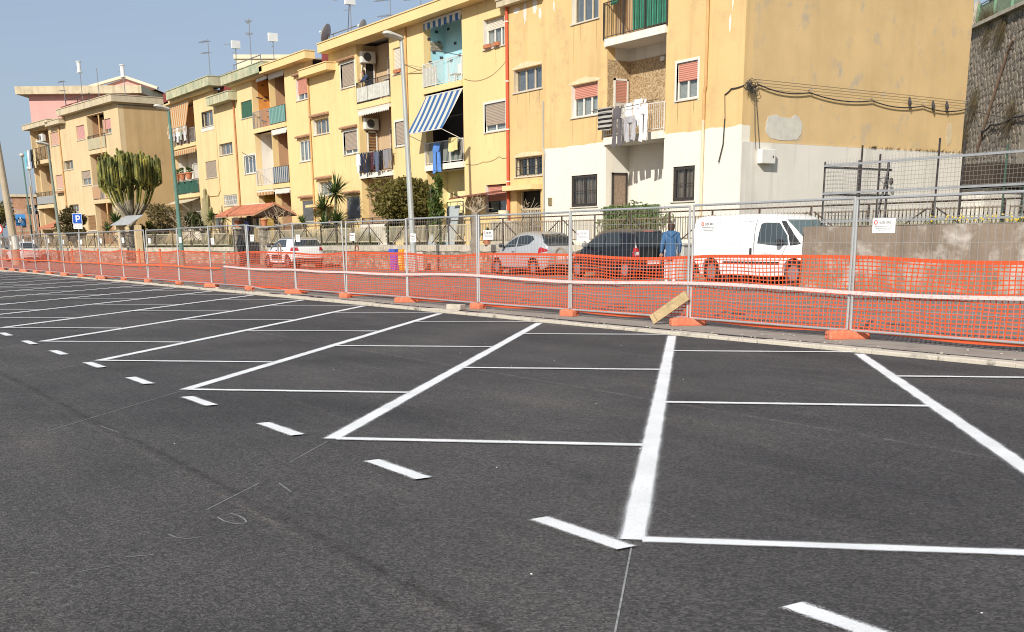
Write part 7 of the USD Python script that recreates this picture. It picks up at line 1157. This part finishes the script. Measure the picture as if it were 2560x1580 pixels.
for (x, w_, c, h, l, nm) in ((-44.57, 0.24, (0.20, 0.06, 0.42), 0.86, "purple recycling bag with a blue top by the stone wall", "purple_bag"), (-43.86, 0.16, (0.62, 0.30, 0.02), 0.92, "narrow yellow-orange recycling bag by the stone wall", "yellow_bag"), (-43.3, 0.15, (0.62, 0.55, 0.52), 0.9, "pale stack beside the yellow recycling bag", "pale_stack"), (-42.55, 0.14, (0.62, 0.55, 0.52), 0.8, "pale slatted stack just right of the grey lamp post", "pale_stack")):
    y = 23.4; t = thing("recycling_bag" if "bag" in nm else "crate_stack", l, "bag" if "bag" in nm else "stack", (x, y, 0.26)); MB().add(rbox(x - w_, x + w_, y - 0.2, y + 0.2, 0.25, 0.25 + h, 0.05)).build("body", pm(nm, c, rough=0.7, var=0.15, sc=4), t)
    if nm == "purple_bag": MB().box(x - w_ - 0.03, x + w_ + 0.03, y - 0.23, y + 0.23, 0.25 + h - 0.1, 0.25 + h + 0.06).build("top_flap", pm("blue_flap", (0.04, 0.09, 0.42), rough=0.7), t)
    elif nm == "yellow_bag": MB().box(x - w_ * 0.8, x + w_ * 0.8, y - 0.215, y - 0.2, 0.5, 0.9).build("label_patch", pm("yellow_patch", (0.7, 0.5, 0.1), rough=0.7), t)
    else:
        for k in range(7): MB().box(x - w_ - 0.01, x + w_ + 0.01, y - 0.215, y - 0.2, 0.32 + 0.11 * k, 0.37 + 0.11 * k).build("slat", FRAMEW, t)
STK = pm("orange_stake", (0.62, 0.16, 0.07), rough=0.7, var=0.15, sc=5)
for k, (x, y) in enumerate(((-56.2, 17.3), (-58.9, 17.2), (-62.8, 17.2), (-66.2, 17.1), (-71.0, 17.0), (-76.5, 16.7))):
    single("marker_stake", MB().tube([(x, y, 0.1), (x, y, 1.15)], 0.045, 7).tube([(x, y, 1.15), (x, y, 1.24)], 0.06, 7), STK, "slim orange marker stake on the far side of the safety net", "stake", group="orange stakes behind the safety net")
POT = pm("terracotta_pot", (0.45, 0.17, 0.08), rough=0.85, var=0.15, sc=5)
def pot(x, y, z, s, label, plant=True, mat=POT):
    t = thing("flower_pot", label, "flower pot", (x, y, z)); MB().add(m3.Manifold.revolve(m3.CrossSection([np.array([(0, 0), (s * 0.62, 0), (s * 0.85, s * 1.35), (s, s * 1.35), (s, s * 1.65), (0.0, s * 1.65)])]), 16).translate([x, y, z])).build("pot", mat, t, smooth=30)
    if plant: leaves(90, (x, y, z + s * 2.3), (s * 1.1, s * 1.1, s * 0.9), s * 0.35, int(abs(x * 100)), 5).build("plant", LF_MID, t)
pot(-38.2, 24.15, 1.34, 0.2, "terracotta pot with a plant on the wall before the silver hatchback"); pot(-44.7, 24.3, 1.34, 0.14, "small terracotta pot on the wall beside the grey metal sheet", False); pot(-66.5, 24.25, 2.42, 0.24, "bowl-shaped pot on the left gate pillar", False); pot(-62.25, 24.25, 2.42, 0.24, "bowl-shaped pot on the right gate pillar", False)
for i, x in enumerate((-85.6, -84.2, -82.7)): pot(x, 26.72, 6.05, 0.28, ("leftmost", "middle", "rightmost")[i] + " of three terracotta pots on the green-netted balcony rail")
for i, (x, y, z, w_) in enumerate(((-42.3, 26.9, 9.4, 0.5), (-41.6, 26.9, 9.4, 0.4), (-50.55, 26.93, 9.42, 0.6))):
    t = thing("planter_box", ("terracotta planter on the sill of the top window left of the red pipe, left one", "terracotta planter on the sill of the top window left of the red pipe, right one", "terracotta planter on the sill of the white-shuttered top window")[i], "planter", (x, y, z)); MB().add(rbox(x - w_ / 2, x + w_ / 2, y - 0.07, y + 0.07, z, z + 0.15, 0.02)).build("box", POT, t); MB().box(x - w_ / 2 + 0.02, x + w_ / 2 - 0.02, y - 0.05, y + 0.05, z + 0.151, z + 0.16).build("soil", DARK, t)
t = thing("white_pot", "pale round pot on the porch beside the red drainpipe", "flower pot", (-40.1, 26.2, 2.3)); MB().add(m3.Manifold.cylinder(0.42, 0.2, 0.24, 16).translate([-40.1, 26.2, 2.3])).build("pot", CREAM, t, smooth=30); MB().box(-40.9, -38.9, 26.0, 26.4, 1.2, 2.29).build("plinth", CAP, t)
# laundry
def cloth(name, label, cat, x0, x1, z0, z1, y, mat, seed, shape=None, group=None):
    r = np.random.default_rng(seed); nx, nz = 10, 8; v = []
    for k in range(nz + 1):
        for i in range(nx + 1):
            u_, w_ = i / nx, k / nz; taper = shape(w_) if shape else (0, 1); X = x0 + (x1 - x0) * (taper[0] + (taper[1] - taper[0]) * u_); v.append((X + 0.01 * math.sin(9 * w_ + seed), y + 0.035 * math.sin(u_ * 7 + seed + w_ * 2) * (0.3 + w_), z1 - (z1 - z0) * w_ + 0.02 * math.sin(u_ * 5 + seed) * w_))
    f = [(k * (nx + 1) + i, k * (nx + 1) + i + 1, (k + 1) * (nx + 1) + i + 1, (k + 1) * (nx + 1) + i) for k in range(nz) for i in range(nx)]; mb = MB().raw(v, f); return mb, mat
def hang(name, label, cat, x0, x1, z0, z1, y, mat, seed, kind="cloth"):
    t = thing(name, label, cat, ((x0 + x1) / 2, y, z1))
    if kind == "trousers":
        m_ = (x0 + x1) / 2; zc = z1 - (z1 - z0) * 0.28; cloth("", "", "", x0, x1, zc, z1, y, mat, seed)[0].build("waist", mat, t); cloth("", "", "", x0, m_ - 0.02, z0, zc, y, mat, seed + 1)[0].build("trouser_leg", mat, t); cloth("", "", "", m_ + 0.02, x1, z0 + 0.04, zc, y + 0.02, mat, seed + 2)[0].build("trouser_leg", mat, t)
    elif kind == "shirt":
        w_ = x1 - x0; cloth("", "", "", x0 + w_ * 0.2, x1 - w_ * 0.2, z0, z1, y, mat, seed)[0].build("torso", mat, t)
        for s in (0, 1): a = x0 if s == 0 else x1 - w_ * 0.2; cloth("", "", "", a, a + w_ * 0.2, z1 - (z1 - z0) * 0.62, z1 - 0.03, y + 0.02, mat, seed + 3 + s)[0].build("sleeve", mat, t)
    else: cloth("", "", "", x0, x1, z0, z1, y, mat, seed)[0].build("cloth", mat, t)
    MB().box(x0 + 0.08, x0 + 0.11, y - 0.02, y + 0.02, z1 - 0.05, z1 + 0.03).build("peg", FRAMEB, t); MB().box(x1 - 0.11, x1 - 0.08, y - 0.02, y + 0.02, z1 - 0.05, z1 + 0.03).build("peg", FRAMEB, t)
def fab(name, c, v=0.1): return pm(name, c, rough=0.95, var=v, sc=5, spec=0.1)
CWH, CNV, CBK, CGY, CSL = fab("cloth_white", (0.72, 0.71, 0.70)), fab("cloth_navy", (0.03, 0.035, 0.06)), fab("cloth_black", (0.022, 0.022, 0.025)), fab("cloth_grey", (0.22, 0.21, 0.22)), fab("cloth_slate", (0.10, 0.12, 0.17))
ln = MB()
for (x0, x1, z, y) in ((-34.6, -30.9, 6.2, 26.66), (-34.5, -31.0, 6.12, 26.5), (-55.2, -50.9, 5.98, 26.7), (-86.6, -81.3, 9.72, 26.6)):
    single("clothes_line", MB().tube([(x0, y, z), ((x0 + x1) / 2, y, z - 0.04), (x1, y, z)], 0.012, 4), CABLE, {26.66: "front clothes line of the mosaic-tiled balcony with white washing", 26.5: "outer clothes line of the mosaic-tiled balcony", 26.7: "clothes line with dark washing below the balcony air conditioner", 26.6: "clothes line below the orange striped awning"}[y], "clothes line")
hang("hanging_towel", "black and white striped towel at the left end of the balcony rail", "towel", -34.3, -33.45, 5.42, 6.2, 26.62, stripemat("bw_stripe", (0.5, 0.49, 0.46), (0.03, 0.03, 0.03), 0.16, "z"), 1); hang("hanging_trousers", "long dark grey trousers hanging on the tiled balcony", "trousers", -33.2, -32.7, 4.75, 6.12, 26.48, fab("cloth_dark_grey", (0.12, 0.11, 0.115)), 2, "trousers")
hang("hanging_shirt", "white shirt on the tiled balcony, next to the dark grey trousers", "shirt", -32.75, -32.15, 5.45, 6.22, 26.62, CWH, 3, "shirt"); hang("hanging_shirt", "larger white shirt at the middle of the tiled balcony", "shirt", -32.3, -31.55, 5.4, 6.3, 26.62, CWH, 4, "shirt"); hang("hanging_trousers", "pale grey trousers hanging below the white shirts", "trousers", -32.6, -31.95, 4.9, 5.75, 26.48, fab("cloth_pale_grey", (0.38, 0.37, 0.38)), 5, "trousers"); hang("hanging_trousers", "white trousers at the right end of the washing on the tiled balcony", "trousers", -31.75, -31.3, 4.85, 6.1, 26.48, CWH, 6, "trousers")
xs = [-54.98, -54.5, -54.05, -53.7, -53.3, -52.95, -52.35, -51.9, -51.05]; cols = [CWH, CNV, CNV, CBK, fab("cloth_plum", (0.08, 0.03, 0.04)), CSL, CBK, CGY]; nm = ["white shirt", "navy shirt", "dark navy trousers", "black top", "plum dark top", "slate blue shirt", "black trousers", "grey jumper"]
for i in range(8): hang("hanging_garment", f"{nm[i]} in the dark row of washing on the first floor balcony", "garment", xs[i], xs[i + 1] - 0.03, 5.0 + 0.08 * math.sin(i * 2.1), 5.96, 26.7, cols[i], 20 + i, "shirt" if i in (0, 1, 3, 5, 7) else "trousers")
hang("hanging_trousers", "bright blue cloth hanging from the balcony below the striped awning", "cloth", -46.85, -46.2, 4.55, 5.9, 26.72, fab("cloth_blue", (0.10, 0.22, 0.52)), 40, "trousers"); hang("hanging_towel", "pale yellow towel over the dark green balcony net", "towel", -45.4, -44.6, 5.45, 6.02, 26.72, fab("cloth_yellow", (0.68, 0.56, 0.25)), 41)
for i, (a, c) in enumerate(((-86.3, CWH), (-85.5, fab("cloth_print", (0.35, 0.33, 0.32), 0.5)), (-84.6, CWH), (-83.8, fab("cloth_sage", (0.3, 0.34, 0.28), 0.3)), (-82.9, fab("cloth_light", (0.5, 0.48, 0.46), 0.3)))): hang("hanging_garment", ("first", "second", "third", "fourth", "last")[i] + " from the left in the pale washing below the orange awning", "garment", a, a + 0.75, 8.7 + 0.12 * (i % 2), 9.7, 26.6, c, 50 + i, "shirt")
T_ = math.atan(0.1)
for i, (q, c) in enumerate(((-20.3, fab("cloth_cyan", (0.12, 0.45, 0.52))), (-19.5, CWH), (-18.7, CBK), (-17.9, fab("cloth_cream", (0.5, 0.42, 0.25))))): x, y = -92.3 + 1.13 * (q * math.cos(T_) + 0.45 * math.sin(T_)), 24.63 + 1.13 * (q * math.sin(T_) - 0.45 * math.cos(T_)); hang("hanging_garment", ("turquoise", "white", "black", "cream")[i] + " garment hanging at the corner balcony of the tan building", "garment", x - 0.4, x + 0.4, 8.35, 10.0, y, c, 60 + i, "shirt")
# white plastic chair and rack on balconies
t = thing("plastic_chair", "white plastic chair on the light-blue balcony", "chair", (-45.9, 27.5, 8.42)); 
CHW = pm("chair_white", (0.66, 0.66, 0.64), rough=0.5)
MB().add(rbox(-46.15, -45.65, 27.25, 27.75, 8.82, 8.87, 0.02)).build("seat", CHW, t); MB().add(rbox(-46.15, -45.65, 27.7, 27.76, 8.87, 9.32, 0.025)).build("backrest", CHW, t)
for sx in (-0.22, 0.22):
    for sy in (-0.2, 0.2): MB().bar((-45.9 + sx, 27.5 + sy, 8.42), (-45.9 + sx * 0.9, 27.5 + sy * 0.9, 8.82), 0.04).build("leg", CHW, t)
t = thing("drying_rack", "white folding clothes rack on the top balcony beside the man", "rack", (-52.2, 27.3, 8.42))
for s in (-0.35, 0.35): MB().bar((-52.2 + s, 27.1, 8.45), (-52.2 - s, 27.5, 9.35), 0.03).bar((-52.2 - s, 27.1, 8.45), (-52.2 + s, 27.5, 9.35), 0.03).build("leg_frame", CHW, t)
MB().box(-52.65, -51.75, 27.2, 27.6, 9.35, 9.38).build("top_bars", CHW, t)
# ---------------------------------------------------------------- people
SKIN = pm("skin", (0.42, 0.24, 0.16), rough=0.6, var=0.06, sc=6); HAIRB = pm("brown_hair", (0.045, 0.025, 0.015), rough=0.7, var=0.3, sc=20)
def smoothman(parts, edge, it=6):
    m = parts[0]
    for p in parts[1:]: m = m + p
    q = m.refine_to_length(edge).to_mesh(); tm = trimesh.Trimesh(q.vert_properties[:, :3], q.tri_verts, process=True); trimesh.smoothing.filter_taubin(tm, 0.5, 0.53, it); return tm
def chain(pts): return [hullsph([a, b], 12) for a, b in zip(pts, pts[1:])]
def hand(w, d, side, s=1.0):
    """palm and five bent fingers from the wrist w along direction d"""
    w, d = np.array(w), np.array(d, float) / np.linalg.norm(d); ac = np.cross(d, (1.0, 0, 0.0)) if abs(d[0]) < 0.8 else np.cross(d, (0, 1.0, 0)); ac /= np.linalg.norm(ac); n = np.cross(ac, d); out = [hullsph([(*(w), 0.026), (*(w + d * 0.085 + ac * 0.03), 0.016), (*(w + d * 0.085 - ac * 0.03), 0.016)], 8)]
    for k, (o, l) in enumerate(((-0.030, 0.066), (-0.010, 0.078), (0.011, 0.074), (0.030, 0.058))):
        b = w + d * 0.085 + ac * o; m1 = b + d * l * 0.55 + n * 0.012; out += chain([(*b, 0.0095), (*m1, 0.0088), (*(m1 + d * l * 0.4 + n * 0.024), 0.0078)])
    tb = w + d * 0.03 + ac * side * 0.03; out += chain([(*tb, 0.012), (*(tb + d * 0.035 + ac * side * 0.028), 0.0105), (*(tb + d * 0.062 + ac * side * 0.03 + n * 0.012), 0.009)]); return out
def person(label, loc, rz, J, cols, hood=False, hairc=HAIRB, puff=1.0, hooded=False):
    t = thing("person", label, "person", loc, rz, local=True); A = lambda n: np.array(J[n], float); P = lambda n, r: (*J[n], r); hd = A("head"); f = np.array(J.get("face", (1, 0, 0)), float); f /= np.linalg.norm(f); sd = np.cross((0, 0, 1.0), f)
    b = [hullsph([(*(hd + (0, 0, 0.02)), 0.092), (*(hd - f * 0.02), 0.095), (*(hd + f * 0.03 - (0, 0, 0.09)), 0.052)], 16)] + chain([(*(hd - (0, 0, 0.08) - f * 0.02), 0.058), P("neck", 0.06)])
    b += [hullsph([(*(hd + f * 0.10 - (0, 0, 0.015)), 0.012), (*(hd + f * 0.085 + (0, 0, 0.03)), 0.01)], 8)] + [hullsph([(*(hd + sd * s * 0.093 + (0, 0, 0.015)), 0.016), (*(hd + sd * s * 0.095 - (0, 0, 0.03)), 0.012)], 8) for s in (-1, 1)]
    b += [hullsph([P("shoL", 0.062), P("shoR", 0.062), P("neck", 0.055), P("chest", 0.12)], 12), hullsph([P("chest", 0.12), P("pelvis", 0.125)], 12), hullsph([P("hipL", 0.085), P("hipR", 0.085), P("pelvis", 0.11)], 12)]
    for s in "LR": b += chain([P("sho" + s, 0.052), P("elb" + s, 0.042), P("wri" + s, 0.028)]) + chain([P("hip" + s, 0.085), P("kne" + s, 0.056), P("ank" + s, 0.040)]); b += hand(J["wri" + s], A("wri" + s) - A("elb" + s), 1 if s == "L" else -1)
    MB().add(smoothman(b, 0.022, 4)).build("body", SKIN, t, smooth=True)
    hr_ = hullsph([(*(hd + (0, 0, 0.035) - f * 0.012), 0.103), (*(hd - f * 0.045 - (0, 0, 0.045)), 0.085)], 16) - m3.Manifold.cube([0.2, 0.4, 0.2], True).transform(np.column_stack([f, sd, (0, 0, 1.0), hd + f * 0.165 - (0, 0, 0.055)])); MB().add(hr_).build("hair", hairc, t, smooth=40)
    for s in (-1, 1): MB().add(ico(hd + f * 0.092 + sd * s * 0.033 + (0, 0, 0.018), 0.011, 1)).build("eye", SBK, t)
    MB().add(hullsph([(*(hd + f * 0.083 + sd * 0.018 - (0, 0, 0.062)), 0.007), (*(hd + f * 0.083 - sd * 0.018 - (0, 0, 0.062)), 0.007)], 8)).build("mouth", pm("lips", (0.3, 0.1, 0.08)), t)
    jk = [hullsph([P("shoL", 0.085 * puff), P("shoR", 0.085 * puff), (*(A("neck") - (0, 0, 0.02)), 0.075), P("chest", 0.155 * puff)], 14), hullsph([P("chest", 0.155 * puff), P("pelvis", 0.165 * puff)], 14), hullsph([P("pelvis", 0.165 * puff), (*(A("pelvis") - (0, 0, J.get("hem", 0.14))), 0.165 * puff)], 14)]
    for s in "LR": w_ = A("wri" + s) + (A("elb" + s) - A("wri" + s)) * 0.1; jk += chain([P("sho" + s, 0.082 * puff), P("elb" + s, 0.066 * puff), (*w_, 0.050)])
    if hood: jk += [hullsph([(*(A("neck") - f * 0.10 + sd * 0.1), 0.05), (*(A("neck") - f * 0.10 - sd * 0.1), 0.05), (*(A("neck") - f * 0.14 - (0, 0, 0.11)), 0.05)], 10)]
    if hooded: jk += [hullsph([(*(hd + (0, 0, 0.03) - f * 0.03), 0.115), (*(A("neck") - f * 0.04), 0.10)], 14)]
    MB().add(smoothman(jk, 0.035, 5)).build("jacket", cols[0], t, smooth=True)
    tr = [hullsph([P("hipL", 0.108), P("hipR", 0.108), P("pelvis", 0.128)], 12)]
    for s in "LR": tr += chain([P("hip" + s, 0.105), P("kne" + s, 0.078), (*(A("ank" + s) + (0, 0, 0.02)), 0.066)])
    MB().add(smoothman(tr, 0.035, 4)).build("trousers", cols[1], t, smooth=True)
    for s in "LR":
        a = A("ank" + s); tf = np.array(J.get("toe" + s, (1, 0, 0)), float); MB().add(hullsph([(a[0], a[1], 0.05 + a[2] - 0.09, 0.048), (*(a + tf * 0.13 - (0, 0, 0.055)), 0.036), (*(a - tf * 0.05 - (0, 0, 0.05)), 0.04)], 10)).build("shoe", cols[2], t, smooth=40)
    return t
walk = dict(head=(0.02, 0, 1.545), neck=(0, 0, 1.40), shoL=(0, 0.17, 1.335), shoR=(0, -0.17, 1.335), chest=(-0.01, 0, 1.2), pelvis=(0, 0, 0.94), hipL=(0, 0.09, 0.88), hipR=(0, -0.09, 0.88), kneL=(0.12, 0.10, 0.49), ankL=(0.05, 0.11, 0.09), kneR=(0.03, -0.10, 0.48), ankR=(-0.18, -0.10, 0.11), elbL=(-0.10, 0.24, 1.08), wriL=(-0.04, 0.27, 0.84), elbR=(-0.02, -0.25, 1.07), wriR=(0.10, -0.25, 0.83), hem=0.17)
hx = math.degrees(math.atan2(0.62, -0.78)); person("person walking away in a blue hooded jacket and pale trousers, left of the white van", (-24.55, 21.75, 0.275), hx, walk, (pm("blue_jacket", (0.04, 0.105, 0.215), rough=0.8, var=0.15, sc=6), pm("pale_trousers", (0.46, 0.42, 0.43), rough=0.9, var=0.1, sc=5), CWH), hood=True, puff=1.05)
st_ = dict(walk, kneL=(0.05, 0.10, 0.48), ankL=(0.0, 0.12, 0.09), kneR=(0.04, -0.10, 0.48), ankR=(-0.02, -0.12, 0.09), elbL=(0.02, 0.36, 1.16), wriL=(0.10, 0.50, 0.96), elbR=(0.1, -0.26, 1.1), wriR=(0.24, -0.18, 1.0)); person("person all in black facing the garden gate, left arm held out", (-59.2, 21.65, 0.275), 100, st_, (CBK, pm("black_trousers", (0.02, 0.02, 0.022), rough=0.9), CBK), hooded=True, puff=1.08)
lean = dict(walk, head=(0.30, 0, 1.52), neck=(0.20, 0, 1.39), shoL=(0.17, 0.18, 1.32), shoR=(0.17, -0.18, 1.32), chest=(0.12, 0, 1.18), pelvis=(0, 0, 0.94), kneL=(0.04, 0.10, 0.48), ankL=(0, 0.11, 0.09), kneR=(0.03, -0.10, 0.48), ankR=(-0.03, -0.11, 0.09), elbL=(0.32, 0.26, 1.12), wriL=(0.46, 0.08, 1.12), elbR=(0.32, -0.26, 1.12), wriR=(0.46, -0.06, 1.13), face=(0.8, -0.5, 0))
person("man in a dark blue jacket leaning on the rail of the top balcony", (-54.55, 27.42, 8.42), -97, lean, (pm("navy_jacket", (0.03, 0.045, 0.09), rough=0.85), CBK, CBK))
# ---------------------------------------------------------------- pigeons on the gable cable
PIG = pm("pigeon_feather", (0.055, 0.052, 0.055), rough=0.8, var=0.3, sc=20)
for i, (y, z) in enumerate(((35.15, 6.11), (36.5, 6.06), (37.3, 6.09))):
    t = thing("pigeon", ("leftmost", "middle", "rightmost")[i] + " of the three pigeons perched on the gable cable", "bird", (-27.08, y, z)); b = hullsph([(-27.06, y, z + 0.10, 0.062), (-27.06, y + 0.02, z + 0.02, 0.05)], 14) + hullsph([(-27.06, y - 0.01, z + 0.14, 0.045), (-27.05, y - 0.03, z + 0.215, 0.032)], 12) + hullsph([(-27.06, y + 0.03, z, 0.035), (-27.06, y + 0.10, z - 0.13, 0.014)], 10)
    MB().add(b).build("body", PIG, t, smooth=50); MB().add(hullsph([(-27.05, y - 0.055, z + 0.21, 0.008), (-27.045, y - 0.08, z + 0.205, 0.003)], 8)).build("beak", SBK, t)
    for s in (-1, 1): MB().add(hullsph([(-27.06 + s * 0.05, y, z + 0.11, 0.025), (-27.06 + s * 0.045, y + 0.07, z - 0.03, 0.01)], 8)).build("wing", pm("pigeon_wing", (0.085, 0.083, 0.09), rough=0.8), t)
# ---------------------------------------------------------------- roof aerials
AER = pm("aerial_metal", (0.24, 0.24, 0.25), rough=0.5, var=0.1, metal=0.3); WPL = pm("white_aerial", (0.66, 0.66, 0.63), rough=0.5)
def aerial(label, x, y, z0, z1, kind="yagi", tilt=0.0, dirn=(-0.9, -0.4)):
    t = thing("roof_aerial", label, "aerial", (x, y, z0)); tp = np.array((x + tilt, y, z1)); MB().tube([(x, y, z0), tp], 0.03, 6).build("mast", AER, t); d = np.array((*dirn, 0.0)); d /= np.linalg.norm(d); s = np.array((-d[1], d[0], 0))
    if kind == "yagi":
        for q, L, n in ((0.12, 1.1, 8), (0.9, 0.9, 5)):
            c = tp - (0, 0, q); m = MB().bar(c - d * 0.2, c + d * L, 0.025)
            for k in range(n): m.bar(c + d * L * k / n - s * (0.28 - 0.02 * k), c + d * L * k / n + s * (0.28 - 0.02 * k), 0.016)
            m.build("antenna", AER, t)
    elif kind == "panel":
        c = tp - (0, 0, 0.15); m = MB().bar(c, c + d * 1.2, 0.03).bar(c - (0, 0, 0.6), c - (0, 0, 0.6) + d * 0.5, 0.03); m.build("antenna", AER, t); MB().box(c[0] - 0.1, c[0] + 0.1, c[1] - 0.3, c[1] + 0.3, c[2] - 0.35, c[2] + 0.15).build("reflector", WPL, t)
    elif kind == "drum":
        c = tp - (0, 0, 0.1); MB().bar(c + d * 0.1, c + d * 0.9, 0.025).build("antenna", AER, t); MB().tube([c + d * 0.1 - (0, 0, 0.5), c + d * 0.1 + (0, 0, 0.4)], [0.17, 0.17], 10).tube([c + d * 0.1 + (0, 0, 0.4), c + d * 0.1 + (0, 0, 0.46)], 0.24, 10).tube([c + d * 0.1 - (0, 0, 0.5), c + d * 0.1 - (0, 0, 0.44)], 0.24, 10).build("drum", WPL, t)
RZ = 11.55
aerial("tall double aerial on the green-corniced roof, leftmost there", -84.6, 29.5, 11.6, 16.0, dirn=(-1, -0.3)); aerial("leaning aerial on the green-corniced roof, second from the left", -79.2, 29.5, 11.6, 15.1, "panel", 0.25); aerial("tallest thin aerial above the green cornice, in front of the cream block", -76.2, 29.5, 11.6, 16.1, dirn=(-1, 0.3)); aerial("aerial with a white panel above the green cornice, in front of the cream block", -72.2, 29.5, 11.6, 14.6, "panel", dirn=(-1, 0.2)); aerial("aerial with a white panel above the satellite dish", -60.6, 29.5, 11.5, 14.9, "panel", -0.1); aerial("comb-shaped aerial at the top edge, right of the satellite dish", -55.9, 29.5, 11.5, 14.0); aerial("thin aerial at the top edge, furthest right on the yellow roof", -52.6, 29.5, 11.5, 13.5)
def lroof(q, n): return (-92.3 + 1.13 * (q * math.cos(T_) - n * math.sin(T_)), 24.63 + 1.13 * (q * math.sin(T_) + n * math.cos(T_)))
for q, z1, k, l in ((-13.9, 16.9, "drum", "drum-shaped white aerial on the tan roof, left one"), (-4.9, 15.4, "drum", "drum-shaped white aerial on the tan roof, right one"), (-10.2, 16.2, "mast", "plain mast on the tan roof between the drum aerials"), (-18.0, 16.2, "yagi", "low aerial at the left end of the tan roof")): x, y = lroof(q, 2.5); aerial(l, x, y, 12.0, z1, k, dirn=(-0.95, -0.2))
def dish(label, x, y, z, R, ax):
    t = thing("satellite_dish", label, "satellite dish", (x, y, z - 0.9)); prof = [(q, 0.28 * q * q / R) for q in np.linspace(0.001, R, 8)] + [(q, 0.28 * q * q / R + 0.025) for q in np.linspace(R, 0.001, 8)]; m = trimesh.creation.revolve(np.array(prof), sections=28); ax = np.array(ax, float); ax /= np.linalg.norm(ax); M = trimesh.geometry.align_vectors((0, 0, 1.0), ax); M[:3, 3] = (x, y, z); MB().add(m, M).build("reflector", pm("dish_grey", (0.30, 0.28, 0.26), rough=0.6, var=0.1), t, smooth=40); MB().tube([(x, y, z - 0.9), (x, y, z)], 0.04, 7).build("mast", AER, t); f_ = np.array((x, y, z)) + ax * R * 0.95; MB().bar(np.array((x, y, z)) - (0, 0, R * 0.8), f_, 0.03).add(ico(f_, 0.07, 1)).build("feed_arm", WPL, t)
dish("large dark satellite dish at the left end of the yellow roof", -60.9, 28.2, 12.75, 0.55, (-0.75, -0.65, 0.35)); dish("small satellite dish on the yellow roof, right of the large one", -56.6, 28.3, 12.5, 0.38, (-0.8, -0.55, 0.3))
t = thing("roof_frame", "pipe frame with cables on the yellow roof behind the satellite dish", "roof frame", (-59, 28.2, 11.6))
for z in (12.2, 12.75): MB().tube([(-60.8, 28.3, z), (-56.7, 28.4, z)], 0.03, 6).build("pipe", AER, t)
for x in (-60.6, -58.7, -56.8): MB().tube([(x, 28.35, 11.5), (x, 28.35, 12.8)], 0.03, 6).build("pipe", AER, t)
MB().tube(wirepath([(-60.6, 29.4, 14.4), (-58.9, 28.4, 12.6), (-58.3, 28.4, 11.8)], 0.25, 8), 0.02, 4).build("cable", CABLE, t)
t = thing("roof_railing", "pipe railing on the green-corniced roof beside the dark red stair head", "railing", (-80, 29.5, 11.6))
for x0, x1 in ((-84.6, -80.2), (-79.6, -74.5)):
    for z in (12.75, 13.25): MB().tube([(x0, 29.5, z + (0.35 if x0 > -80 else 0)), (x1, 29.5, z + (0.35 if x0 > -80 else 0))], 0.035, 6).build("rail", AER, t)
    for x in (x0, x1): MB().tube([(x, 29.5, 11.6), (x, 29.5, 13.3 + (0.35 if x0 > -80 else 0))], 0.035, 6).build("post", AER, t)
